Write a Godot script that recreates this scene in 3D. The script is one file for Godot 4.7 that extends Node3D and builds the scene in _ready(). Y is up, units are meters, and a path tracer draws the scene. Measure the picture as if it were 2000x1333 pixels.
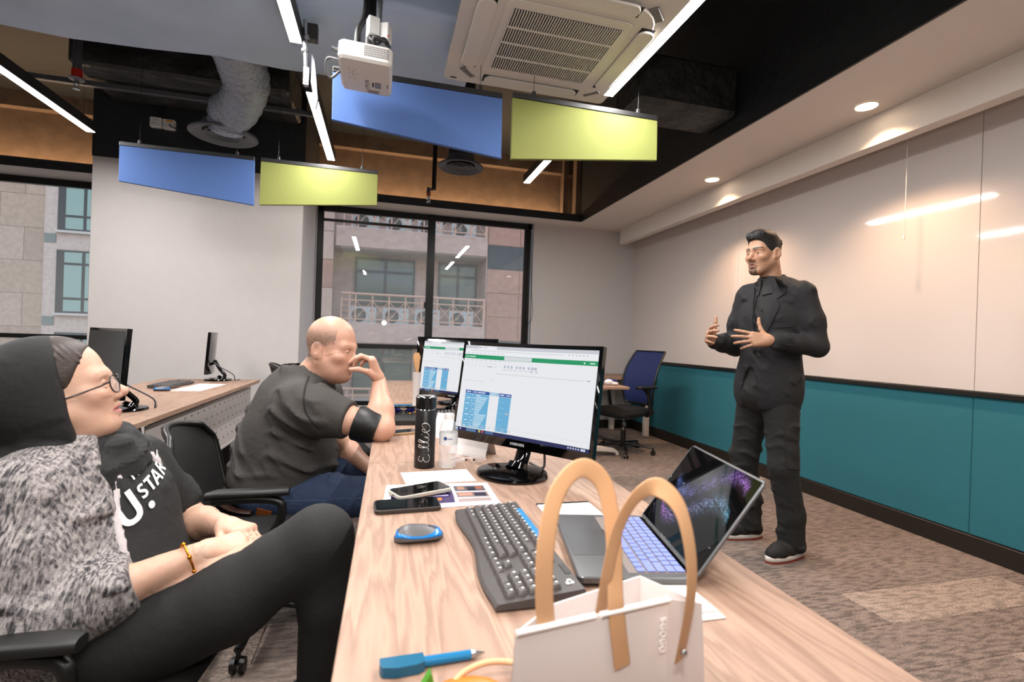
extends Node3D
# Training room: three people round a row of desks, whiteboard wall on the right, windows at the back.
# World: x to the right along the back wall, y up, -z into the room; the lens stands at (0, 1.13, 0).

var mats := {}
var names := {}

class B:
	# collects triangles; commit() makes one named mesh out of them
	var st := SurfaceTool.new()
	var count := 0
	func _init() -> void:
		st.begin(Mesh.PRIMITIVE_TRIANGLES)
		st.set_smooth_group(-1)
	func smooth(g: int) -> void:
		st.set_smooth_group(g)
	func v(p: Vector3, uv := Vector2.ZERO) -> void:
		st.set_uv(uv)
		st.add_vertex(p)
	func tri(a: Vector3, b: Vector3, c: Vector3) -> void:
		v(a); v(b); v(c)
		count += 1
	func quad(a: Vector3, b: Vector3, c: Vector3, d: Vector3) -> void:
		v(a, Vector2(0, 0)); v(b, Vector2(1, 0)); v(c, Vector2(1, 1))
		v(a, Vector2(0, 0)); v(c, Vector2(1, 1)); v(d, Vector2(0, 1))
		count += 2
	func box(c: Vector3, s: Vector3, bev := 0.0, bs := Basis.IDENTITY) -> void:
		var hx := s.x / 2; var hy := s.y / 2; var hz := s.z / 2
		var e := minf(bev, minf(hx, minf(hy, hz)) * 0.98)
		st.set_smooth_group(-1)
		var axes := [[Vector3.RIGHT, Vector3.UP, Vector3.BACK, hx, hy, hz], [Vector3.UP, Vector3.BACK, Vector3.RIGHT, hy, hz, hx], [Vector3.BACK, Vector3.RIGHT, Vector3.UP, hz, hx, hy]]
		for a in axes:
			for sg in [1.0, -1.0]:
				var n: Vector3 = bs * (a[0] * sg)
				var u: Vector3 = bs * a[1]
				var w: Vector3 = bs * a[2]
				var o: Vector3 = c + n * a[3]
				var p: float = a[4] - e
				var q: float = a[5] - e
				var k := [o - u * p - w * q, o - u * p + w * q, o + u * p + w * q, o + u * p - w * q]
				if sg > 0: quad(k[0], k[1], k[2], k[3])
				else: quad(k[3], k[2], k[1], k[0])
		if e <= 0.0: return
		for i in 3:
			var a: Array = axes[i]
			for s1 in [1.0, -1.0]:
				for s2 in [1.0, -1.0]:
					# edge along axis i
					var L: Vector3 = bs * a[0] * (a[3] - e)
					var u: Vector3 = bs * a[1] * s1
					var w: Vector3 = bs * a[2] * s2
					var p1: Vector3 = c + u * a[4] + w * (a[5] - e)
					var p2: Vector3 = c + u * (a[4] - e) + w * a[5]
					if s1 * s2 > 0: quad(p1 + L, p2 + L, p2 - L, p1 - L)
					else: quad(p1 - L, p2 - L, p2 + L, p1 + L)
		for sx in [1.0, -1.0]:
			for sy in [1.0, -1.0]:
				for sz in [1.0, -1.0]:
					var p1 := c + bs * Vector3(sx * hx, sy * (hy - e), sz * (hz - e))
					var p2 := c + bs * Vector3(sx * (hx - e), sy * hy, sz * (hz - e))
					var p3 := c + bs * Vector3(sx * (hx - e), sy * (hy - e), sz * hz)
					if sx * sy * sz > 0: tri(p1, p3, p2)
					else: tri(p1, p2, p3)
	func b2(a: Vector3, b: Vector3, bev := 0.0) -> void:
		box((a + b) / 2, (b - a).abs(), bev)
	func loft(rings: Array, cap0 := true, cap1 := true, g := 1, closed := true) -> void:
		# rings run counter-clockwise seen against the direction of travel
		var n: int = rings[0].size()
		var m := n if closed else n - 1
		st.set_smooth_group(g)
		for i in rings.size() - 1:
			var a: PackedVector3Array = rings[i]
			var b: PackedVector3Array = rings[i + 1]
			for j in m:
				var j2 := (j + 1) % n
				var u0 := float(j) / m; var u1 := float(j + 1) / m
				var v0 := float(i) / (rings.size() - 1); var v1 := float(i + 1) / (rings.size() - 1)
				v(a[j], Vector2(u0, v0)); v(b[j], Vector2(u0, v1)); v(b[j2], Vector2(u1, v1))
				v(a[j], Vector2(u0, v0)); v(b[j2], Vector2(u1, v1)); v(a[j2], Vector2(u1, v0))
				count += 2
		st.set_smooth_group(-1)
		for k in 2:
			if (k == 0 and cap0) or (k == 1 and cap1):
				var r: PackedVector3Array = rings[0] if k == 0 else rings[rings.size() - 1]
				var c := Vector3.ZERO
				for p in r: c += p
				c /= r.size()
				for j in n:
					if k == 0: tri(c, r[j], r[(j + 1) % n])
					else: tri(c, r[(j + 1) % n], r[j])
	func ring(c: Vector3, u: Vector3, w: Vector3, n: int) -> PackedVector3Array:
		var r := PackedVector3Array()
		for j in n:
			var a := TAU * j / n
			r.append(c + u * cos(a) + w * sin(a))
		return r
	func cyl(a: Vector3, b: Vector3, ra: float, rb := -1.0, n := 16, bev := 0.0) -> void:
		if rb < 0: rb = ra
		var d := (b - a).normalized()
		var u := d.cross(Vector3.UP if absf(d.y) < 0.9 else Vector3.RIGHT).normalized()
		var w := d.cross(u)
		if bev > 0.0:
			loft([ring(a, u * (ra - bev), w * (ra - bev), n), ring(a + d * bev, u * ra, w * ra, n)], true, false, 2)
			loft([ring(a + d * bev, u * ra, w * ra, n), ring(b - d * bev, u * rb, w * rb, n)], false, false, 1)
			loft([ring(b - d * bev, u * rb, w * rb, n), ring(b, u * (rb - bev), w * (rb - bev), n)], false, true, 3)
		else:
			loft([ring(a, u * ra, w * ra, n), ring(b, u * rb, w * rb, n)])
	func tube(pts: Array, r: Variant, n := 8, flat := 1.0, upv := Vector3.ZERO, cap := true) -> void:
		# sweep of a round (or, with flat < 1, flattened) section along pts
		var rings := []
		var u := Vector3.ZERO
		for i in pts.size():
			var d: Vector3 = ((pts[mini(i + 1, pts.size() - 1)] as Vector3) - (pts[maxi(i - 1, 0)] as Vector3)).normalized()
			if upv != Vector3.ZERO: u = d.cross(upv).normalized()
			elif u == Vector3.ZERO: u = d.cross(Vector3.UP if absf(d.y) < 0.9 else Vector3.RIGHT).normalized()
			else: u = (u - d * u.dot(d)).normalized()
			var w := d.cross(u)
			var q: float = r[i] if r is Array or r is PackedFloat32Array else r
			rings.append(ring(pts[i], u * q, w * (q * flat), n))
		loft(rings, cap, cap)
	func lathe(prof: Array, n: int, at := Vector3.ZERO, bs := Basis.IDENTITY, sharp := 0.75) -> void:
		# prof: Vector2(radius, height) from the bottom up; a bend sharper than the given cosine splits the shading
		var g := 1
		for i in prof.size() - 1:
			if i > 0:
				var d0: Vector2 = (prof[i] - prof[i - 1]).normalized()
				var d1: Vector2 = (prof[i + 1] - prof[i]).normalized()
				if d0.dot(d1) < sharp: g += 1
			loft([ring(at + bs * Vector3(0, prof[i].y, 0), bs * Vector3(prof[i].x, 0, 0), bs * Vector3(0, 0, -prof[i].x), n), ring(at + bs * Vector3(0, prof[i + 1].y, 0), bs * Vector3(prof[i + 1].x, 0, 0), bs * Vector3(0, 0, -prof[i + 1].x), n)], false, false, g)
	func prism(poly: PackedVector2Array, t: Transform3D, depth: float, bev := 0.0, round_side := false) -> void:
		# poly in the xy plane of t, extruded from z = 0 to z = depth
		if Geometry2D.is_polygon_clockwise(poly):
			poly = poly.duplicate()
			poly.reverse()
		var n := poly.size()
		var inner := poly
		if bev > 0.0:
			var off := Geometry2D.offset_polygon(poly, -bev, Geometry2D.JOIN_MITER)
			if off.size() == 1 and off[0].size() == n:
				inner = off[0]
				# match the start
				var best := 0
				for i in n:
					if inner[i].distance_squared_to(poly[0]) < inner[best].distance_squared_to(poly[0]): best = i
				var rot := PackedVector2Array()
				for i in n: rot.append(inner[(best + i) % n])
				inner = rot
			else: bev = 0.0
		var ix := Geometry2D.triangulate_polygon(inner)
		st.set_smooth_group(-1)
		for i in range(0, ix.size(), 3):
			var a := inner[ix[i]]; var b := inner[ix[i + 1]]; var c := inner[ix[i + 2]]
			if (b - a).cross(c - a) < 0:
				var q := b; b = c; c = q
			for k in 2:
				var z := depth if k == 0 else 0.0
				var A := [a, c, b] if k == 0 else [a, b, c]
				for p in A: v(t * Vector3(p.x, p.y, z), p)
			count += 2
		st.set_smooth_group(7 if round_side else -1)
		for i in n:
			var j := (i + 1) % n
			quad(t * Vector3(poly[i].x, poly[i].y, bev), t * Vector3(poly[i].x, poly[i].y, depth - bev), t * Vector3(poly[j].x, poly[j].y, depth - bev), t * Vector3(poly[j].x, poly[j].y, bev))
		if bev > 0.0:
			for i in n:
				var j := (i + 1) % n
				quad(t * Vector3(poly[i].x, poly[i].y, depth - bev), t * Vector3(inner[i].x, inner[i].y, depth), t * Vector3(inner[j].x, inner[j].y, depth), t * Vector3(poly[j].x, poly[j].y, depth - bev))
				quad(t * Vector3(poly[j].x, poly[j].y, bev), t * Vector3(inner[j].x, inner[j].y, 0), t * Vector3(inner[i].x, inner[i].y, 0), t * Vector3(poly[i].x, poly[i].y, bev))
		st.set_smooth_group(-1)
	func ball(c: Vector3, r: Vector3, n := 12, bs := Basis.IDENTITY) -> void:
		var rings := []
		for i in n / 2 + 1:
			var a := PI * i / (n / 2)
			var q := maxf(sin(a), 0.002)
			rings.append(ring(c + bs * Vector3(0, -r.y * cos(a), 0), bs * Vector3(r.x * q, 0, 0), bs * Vector3(0, 0, -r.z * q), n))
		loft(rings, false, false, 1)
	func sheet(g: Array, sm := 1) -> void:
		# a grid of points, rows of equal length
		st.set_smooth_group(sm)
		for i in g.size() - 1:
			for j in int(g[0].size()) - 1:
				var u0: float = float(j) / (g[0].size() - 1); var u1: float = float(j + 1) / (g[0].size() - 1)
				var v0 := float(i) / (g.size() - 1); var v1 := float(i + 1) / (g.size() - 1)
				v(g[i][j], Vector2(u0, v0)); v(g[i][j + 1], Vector2(u1, v0)); v(g[i + 1][j + 1], Vector2(u1, v1))
				v(g[i][j], Vector2(u0, v0)); v(g[i + 1][j + 1], Vector2(u1, v1)); v(g[i + 1][j], Vector2(u0, v1))
				count += 2
		st.set_smooth_group(-1)
	func mesh() -> ArrayMesh:
		st.generate_normals()
		return st.commit()

func rrect(w: float, hh: float, r: float, k := 4, c := Vector2.ZERO) -> PackedVector2Array:
	var p := PackedVector2Array()
	for q in 4:
		var o := Vector2((w / 2 - r) * (1 if q == 0 or q == 3 else -1), (hh / 2 - r) * (1 if q < 2 else -1))
		for i in k + 1:
			var a := PI / 2 * (q + float(i) / k)
			p.append(c + o + Vector2(cos(a), sin(a)) * r)
	return p

func curve(pts: Array, n := 6) -> Array:
	# Catmull-Rom through the points
	var out := []
	for i in pts.size() - 1:
		var p0: Vector3 = pts[maxi(i - 1, 0)]; var p1: Vector3 = pts[i]; var p2: Vector3 = pts[i + 1]; var p3: Vector3 = pts[mini(i + 2, pts.size() - 1)]
		for k in n: out.append(p1.cubic_interpolate(p2, p0, p3, float(k) / n))
	out.append(pts[pts.size() - 1])
	return out

func numbered(called: String) -> String:
	if not names.has(called):
		names[called] = 0
		return called
	names[called] += 1
	return "%s_%03d" % [called, names[called]]

func tag(o: Node, label: String, category: String, group := "", kind := "") -> void:
	o.set_meta("label", label)
	o.set_meta("category", category)
	if group: o.set_meta("group", group)
	if kind: o.set_meta("kind", kind)

func thing(called: String, label: String, category: String, at := Vector3.ZERO, turn := 0.0, group := "") -> Node3D:
	var o := Node3D.new()
	o.name = numbered(called)
	add_child(o, true)
	o.position = at
	o.rotation.y = turn
	tag(o, label, category, group)
	return o

func put(called: String, b: Variant, m: Material, parent: Node = null) -> MeshInstance3D:
	var o := MeshInstance3D.new()
	o.mesh = b.mesh() if b is B else b
	o.material_override = m
	if parent == null or parent == self:
		o.name = numbered(called)
		add_child(o, true)
	else:
		o.name = called
		parent.add_child(o, true)
	return o

func struct(called: String, b: Variant, m: Material, label := "", category := "") -> MeshInstance3D:
	var o := put(called, b, m)
	o.set_meta("kind", "structure")
	if label: o.set_meta("label", label)
	if category: o.set_meta("category", category)
	return o

func copy(src: Node3D, at: Vector3, turn := 0.0, label := "") -> Node3D:
	var o: Node3D = src.duplicate()
	var base := src.name as String
	if base.length() > 4 and base[base.length() - 4] == "_": base = base.substr(0, base.length() - 4)
	o.name = numbered(base)
	add_child(o, true)
	o.position = at
	o.rotation.y = turn
	if label: o.set_meta("label", label)
	return o

func mat(called: String, c := Color.WHITE, rough := 0.6, metal := 0.0) -> StandardMaterial3D:
	if mats.has(called): return mats[called]
	var m := StandardMaterial3D.new()
	m.resource_name = called
	m.albedo_color = c
	m.roughness = rough
	m.metallic = metal
	mats[called] = m
	return m

func noise(freq: float, seed_: int, size := 512, ramp: Array = [], octaves := 4, type := FastNoiseLite.TYPE_SIMPLEX_SMOOTH, bump := 0.0, warp := 0.0) -> NoiseTexture2D:
	var n := FastNoiseLite.new()
	n.noise_type = type
	n.frequency = freq
	n.seed = seed_
	n.fractal_octaves = octaves
	if warp > 0.0:
		n.domain_warp_enabled = true
		n.domain_warp_amplitude = warp
		n.domain_warp_frequency = freq * 0.7
	var t := NoiseTexture2D.new()
	t.width = size
	t.height = size
	t.seamless = true
	t.seamless_blend_skirt = 0.2
	t.noise = n
	if bump > 0.0:
		t.as_normal_map = true
		t.bump_strength = bump
	if ramp:
		var g := Gradient.new()
		var off := PackedFloat32Array()
		var col := PackedColorArray()
		for e in ramp:
			off.append(e[0])
			col.append(e[1])
		g.offsets = off
		g.colors = col
		t.color_ramp = g
	return t

func tri_mat(called: String, tex: Texture2D, scale: Vector3, rough := 0.7, bump: Texture2D = null, depth := 1.0, world := true, tint := Color.WHITE) -> StandardMaterial3D:
	var m := mat(called, tint, rough)
	m.albedo_texture = tex
	m.uv1_triplanar = true
	m.uv1_world_triplanar = world
	m.uv1_scale = scale
	if bump:
		m.normal_enabled = true
		m.normal_texture = bump
		m.normal_scale = depth
	return m

func glow(called: String, c: Color, energy: float) -> StandardMaterial3D:
	var m := mat(called, c, 0.5)
	m.emission_enabled = true
	m.emission = c
	m.emission_energy_multiplier = energy
	return m

func word(text: String, size: float, depth := 0.0005, font := "Droid Sans", weight := 400, spacing := 0) -> TextMesh:
	var t := TextMesh.new()
	t.text = text
	var f := SystemFont.new()
	f.font_names = [font]
	f.font_weight = weight
	if spacing:
		var fv := FontVariation.new()
		fv.base_font = f
		fv.spacing_glyph = spacing
		t.font = fv
	else: t.font = f
	t.font_size = 32
	t.pixel_size = size / 32.0
	t.depth = depth
	t.curve_step = 1.0
	return t

class Tint:
	# what a field asks about a point: its own colour, and how far the cloth stands off there
	func at(_p: Vector3) -> Color:
		return Color.WHITE
	func fold(_p: Vector3) -> float:
		return 0.0

class F:
	# a distance field on a grid: tapered capsules, ellipsoids and slabs joined with a smooth minimum, meshed as surface nets
	var o: Vector3
	var s: float
	var nx: int
	var ny: int
	var nz: int
	var d := PackedFloat32Array()
	func _init(lo: Vector3, hi: Vector3, cell: float) -> void:
		o = lo
		s = cell
		nx = int((hi.x - lo.x) / s) + 2
		ny = int((hi.y - lo.y) / s) + 2
		nz = int((hi.z - lo.z) / s) + 2
		d.resize(nx * ny * nz)
		d.fill(9.0)
	func _range(lo: Vector3, hi: Vector3) -> Array:
		return [maxi(0, int((lo.x - o.x) / s)), mini(nx - 1, int((hi.x - o.x) / s) + 1), maxi(0, int((lo.y - o.y) / s)), mini(ny - 1, int((hi.y - o.y) / s) + 1), maxi(0, int((lo.z - o.z) / s)), mini(nz - 1, int((hi.z - o.z) / s) + 1)]
	func cap(a: Vector3, b: Vector3, ra: float, rb: float, k := 0.02) -> void:
		var m := k + s * 2.0
		var R := _range(Vector3(minf(a.x - ra, b.x - rb), minf(a.y - ra, b.y - rb), minf(a.z - ra, b.z - rb)) - Vector3.ONE * m, Vector3(maxf(a.x + ra, b.x + rb), maxf(a.y + ra, b.y + rb), maxf(a.z + ra, b.z + rb)) + Vector3.ONE * m)
		var ab := b - a
		var il := 1.0 / maxf(ab.length_squared(), 1e-9)
		var dr := rb - ra
		for iz in range(R[4], R[5] + 1):
			for iy in range(R[2], R[3] + 1):
				var at := (iz * ny + iy) * nx
				var q := Vector3(o.x + R[0] * s, o.y + iy * s, o.z + iz * s) - a
				for ix in range(R[0], R[1] + 1):
					var t := clampf(q.dot(ab) * il, 0.0, 1.0)
					var e := (q - ab * t).length() - ra - dr * t
					q.x += s
					if e > m: continue
					var c := d[at + ix]
					var w := k - absf(c - e)
					if w > 0.0: d[at + ix] = minf(c, e) - w * w / (4.0 * k)
					elif e < c: d[at + ix] = e
	func chain(pts: Array, rs: Array, k := 0.02) -> void:
		for i in pts.size() - 1: cap(pts[i], pts[i + 1], rs[i], rs[i + 1], k)
	func ell(c: Vector3, r: Vector3, k := 0.02, bs := Basis.IDENTITY, cut := false) -> void:
		# ellipsoid; with cut it is taken away
		var m := k + s * 2.0
		var R := _range(c - Vector3.ONE * (maxf(r.x, maxf(r.y, r.z)) + m), c + Vector3.ONE * (maxf(r.x, maxf(r.y, r.z)) + m))
		var inv := bs.transposed()
		var dx := inv * Vector3(s, 0, 0)
		var i1 := Vector3.ONE / r
		var i2 := i1 * i1
		for iz in range(R[4], R[5] + 1):
			for iy in range(R[2], R[3] + 1):
				var at := (iz * ny + iy) * nx
				var q := inv * (Vector3(o.x + R[0] * s, o.y + iy * s, o.z + iz * s) - c)
				for ix in range(R[0], R[1] + 1):
					var k0 := (q * i1).length()
					var e := k0 * (k0 - 1.0) / maxf((q * i2).length(), 1e-6)
					q += dx
					if e > m: continue
					var c0 := d[at + ix]
					if cut:
						e = -e
						var w := k - absf(c0 - e)
						if w > 0.0: d[at + ix] = maxf(c0, e) + w * w / (4.0 * k)
						elif e > c0: d[at + ix] = e
					else:
						var w := k - absf(c0 - e)
						if w > 0.0: d[at + ix] = minf(c0, e) - w * w / (4.0 * k)
						elif e < c0: d[at + ix] = e
	func plane(n: Vector3, p: Vector3, k := 0.002) -> void:
		# keep the side that n points away from
		for iz in nz:
			for iy in ny:
				var at := (iz * ny + iy) * nx
				var e := (Vector3(o.x, o.y + iy * s, o.z + iz * s) - p).dot(n)
				var st := n.x * s
				for ix in nx:
					var c0 := d[at + ix]
					if c0 < 1.0:
						var w := k - absf(c0 - e)
						if w > 0.0: d[at + ix] = maxf(c0, e) + w * w / (4.0 * k)
						elif e > c0: d[at + ix] = e
					e += st
	func inside(c: Vector3, r: Vector3, bs: Basis) -> void:
		# keep only what lies inside an ellipsoid
		var inv := bs.transposed()
		var i1 := Vector3.ONE / r
		for iz in nz:
			for iy in ny:
				var at := (iz * ny + iy) * nx
				for ix in nx:
					if d[at + ix] > 0.1: continue
					var q := inv * (Vector3(o.x + ix * s, o.y + iy * s, o.z + iz * s) - c)
					var k0 := (q * i1).length()
					d[at + ix] = maxf(d[at + ix], k0 * (k0 - 1.0) / maxf((q * i1 * i1).length(), 1e-6))
	func twin() -> F:
		var t := F.new(o, o, s)
		t.nx = nx; t.ny = ny; t.nz = nz
		t.d = d.duplicate()
		return t
	func shift(amount: float) -> void:
		for i in d.size(): d[i] += amount
	func warp(fn: Tint, band := 0.05) -> void:
		# add fn.fold(point) to the field near the surface: folds and creases
		for iz in nz:
			for iy in ny:
				var at := (iz * ny + iy) * nx
				for ix in nx:
					if absf(d[at + ix]) < band: d[at + ix] += fn.fold(Vector3(o.x + ix * s, o.y + iy * s, o.z + iz * s))
	func sample(p: Vector3) -> float:
		var q := (p - o) / s
		var x := clampi(int(q.x), 0, nx - 2); var y := clampi(int(q.y), 0, ny - 2); var z := clampi(int(q.z), 0, nz - 2)
		var fx := q.x - x; var fy := q.y - y; var fz := q.z - z
		var i := (z * ny + y) * nx + x
		var j := i + nx * ny
		return lerpf(lerpf(lerpf(d[i], d[i + 1], fx), lerpf(d[i + nx], d[i + nx + 1], fx), fy), lerpf(lerpf(d[j], d[j + 1], fx), lerpf(d[j + nx], d[j + nx + 1], fx), fy), fz)
	func mesh(out: Dictionary, color: Tint = null) -> void:
		if not out.has("v"): out.merge({"v": PackedVector3Array(), "n": PackedVector3Array(), "c": PackedColorArray(), "i": PackedInt32Array()})
		var V: PackedVector3Array = out.v
		var N: PackedVector3Array = out.n
		var C: PackedColorArray = out.c
		var I: PackedInt32Array = out.i
		var id := PackedInt32Array()
		id.resize(d.size())
		id.fill(-1)
		var sy := nx
		var sz := nx * ny
		var lim := s * 4.5
		var cells := PackedInt32Array()
		for iz in nz - 1:
			for iy in ny - 1:
				var at := iz * sz + iy * sy
				for ix in nx - 1:
					var i := at + ix
					if absf(d[i]) > lim: continue
					var a0 := d[i]; var a1 := d[i + 1]; var a2 := d[i + sy]; var a3 := d[i + sy + 1]
					var b0 := d[i + sz]; var b1 := d[i + sz + 1]; var b2 := d[i + sz + sy]; var b3 := d[i + sz + sy + 1]
					var neg := int(a0 < 0) + int(a1 < 0) + int(a2 < 0) + int(a3 < 0) + int(b0 < 0) + int(b1 < 0) + int(b2 < 0) + int(b3 < 0)
					if neg == 0 or neg == 8: continue
					var p := Vector3.ZERO
					var n := 0
					if (a0 < 0) != (a1 < 0): p += Vector3(a0 / (a0 - a1), 0, 0); n += 1
					if (a2 < 0) != (a3 < 0): p += Vector3(a2 / (a2 - a3), 1, 0); n += 1
					if (b0 < 0) != (b1 < 0): p += Vector3(b0 / (b0 - b1), 0, 1); n += 1
					if (b2 < 0) != (b3 < 0): p += Vector3(b2 / (b2 - b3), 1, 1); n += 1
					if (a0 < 0) != (a2 < 0): p += Vector3(0, a0 / (a0 - a2), 0); n += 1
					if (a1 < 0) != (a3 < 0): p += Vector3(1, a1 / (a1 - a3), 0); n += 1
					if (b0 < 0) != (b2 < 0): p += Vector3(0, b0 / (b0 - b2), 1); n += 1
					if (b1 < 0) != (b3 < 0): p += Vector3(1, b1 / (b1 - b3), 1); n += 1
					if (a0 < 0) != (b0 < 0): p += Vector3(0, 0, a0 / (a0 - b0)); n += 1
					if (a1 < 0) != (b1 < 0): p += Vector3(1, 0, a1 / (a1 - b1)); n += 1
					if (a2 < 0) != (b2 < 0): p += Vector3(0, 1, a2 / (a2 - b2)); n += 1
					if (a3 < 0) != (b3 < 0): p += Vector3(1, 1, a3 / (a3 - b3)); n += 1
					p /= n
					id[i] = V.size()
					cells.append(i)
					var fx := p.x; var fy := p.y; var fz := p.z
					var g := Vector3(lerpf(lerpf(a1 - a0, a3 - a2, fy), lerpf(b1 - b0, b3 - b2, fy), fz), lerpf(lerpf(a2 - a0, a3 - a1, fx), lerpf(b2 - b0, b3 - b1, fx), fz), lerpf(lerpf(b0 - a0, b1 - a1, fx), lerpf(b2 - a2, b3 - a3, fx), fy))
					var w := o + (Vector3(ix, iy, iz) + p) * s
					V.append(w)
					N.append(g.normalized())
					C.append(color.at(w) if color else Color.WHITE)
		for i in cells:
			var x := i % nx
			var y := (i / nx) % ny
			var z := i / sz
			var neg := d[i] < 0
			# the edges that leave corner i along +x, +y, +z
			if y > 0 and z > 0 and neg != (d[i + 1] < 0): _quad(I, id, i, i - sy, i - sy - sz, i - sz, neg)
			if x > 0 and z > 0 and neg != (d[i + sy] < 0): _quad(I, id, i, i - sz, i - sz - 1, i - 1, neg)
			if x > 0 and y > 0 and neg != (d[i + sz] < 0): _quad(I, id, i, i - 1, i - 1 - sy, i - sy, neg)
	func _quad(I: PackedInt32Array, id: PackedInt32Array, a: int, b: int, c: int, e: int, neg: bool) -> void:
		var A := id[a]; var Bq := id[b]; var Cq := id[c]; var E := id[e]
		if A < 0 or Bq < 0 or Cq < 0 or E < 0: return
		if neg:
			I.append(A); I.append(Cq); I.append(Bq); I.append(A); I.append(E); I.append(Cq)
		else:
			I.append(A); I.append(Bq); I.append(Cq); I.append(A); I.append(Cq); I.append(E)

func skin_mesh(out: Dictionary) -> ArrayMesh:
	var a := []
	a.resize(Mesh.ARRAY_MAX)
	a[Mesh.ARRAY_VERTEX] = out.v
	a[Mesh.ARRAY_NORMAL] = out.n
	a[Mesh.ARRAY_COLOR] = out.c
	a[Mesh.ARRAY_INDEX] = out.i
	var m := ArrayMesh.new()
	m.add_surface_from_arrays(Mesh.PRIMITIVE_TRIANGLES, a)
	return m

const XR := 3.285      # whiteboard wall
const ZB := -6.09      # window wall
const SOF := 2.63      # underside of the plaster soffit
const TOP := 3.46      # concrete slab
const DESK := 0.73

func sky_and_lens() -> void:
	var cam := Camera3D.new()
	cam.name = "camera"
	cam.position = Vector3(0, 1.13, 0)
	cam.rotation = Vector3(deg_to_rad(-0.096), deg_to_rad(-14.54), deg_to_rad(1.941))
	cam.fov = 69.138
	cam.near = 0.03
	cam.far = 200.0
	var at := CameraAttributesPhysical.new()
	at.frustum_focal_length = 17.415
	at.frustum_focus_distance = 2.0
	at.exposure_aperture = 4.5
	at.frustum_near = 0.03
	at.frustum_far = 200.0
	cam.attributes = at
	add_child(cam)
	cam.current = true
	var e := Environment.new()
	e.background_mode = Environment.BG_SKY
	var sky := Sky.new()
	var sm := ProceduralSkyMaterial.new()
	sm.sky_top_color = Color(0.62, 0.70, 0.80)
	sm.sky_horizon_color = Color(0.84, 0.85, 0.86)
	sm.ground_bottom_color = Color(0.42, 0.40, 0.38)
	sm.ground_horizon_color = Color(0.6, 0.58, 0.56)
	sm.sky_energy_multiplier = 1.0
	sky.sky_material = sm
	e.sky = sky
	e.background_energy_multiplier = 2.2
	e.tonemap_mode = Environment.TONE_MAPPER_LINEAR
	e.tonemap_exposure = 1.6
	e.sdfgi_enabled = true
	e.ssao_enabled = true
	e.ssil_enabled = true
	var we := WorldEnvironment.new()
	we.name = "environment"
	we.environment = e
	add_child(we)
	# the photographer's flash: a small head on the camera, about a hand's breadth above the lens
	var fl := SpotLight3D.new()
	fl.name = "camera_flash"
	fl.position = Vector3(0.0, 1.44, 0.04)
	fl.rotation = Vector3(deg_to_rad(2), deg_to_rad(-14.54), 0)
	fl.spot_angle = 62.0
	fl.spot_angle_attenuation = 0.6
	fl.spot_range = 40.0
	fl.spot_attenuation = 2.0
	fl.light_size = 0.05
	fl.light_energy = 0.75
	fl.light_color = Color(1.0, 0.98, 0.96)
	fl.shadow_enabled = true
	add_child(fl)

func area(called: String, at: Vector3, rot: Vector3, size: Vector2, energy: float, c: Color) -> AreaLight3D:
	var l := AreaLight3D.new()
	l.name = called
	l.position = at
	l.rotation = rot
	l.area_size = size
	l.light_energy = energy
	l.light_color = c
	l.area_range = 30.0
	l.area_attenuation = 2.0
	l.shadow_enabled = true
	add_child(l, true)
	return l

func lin(c: Color) -> Color:
	return c

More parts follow.
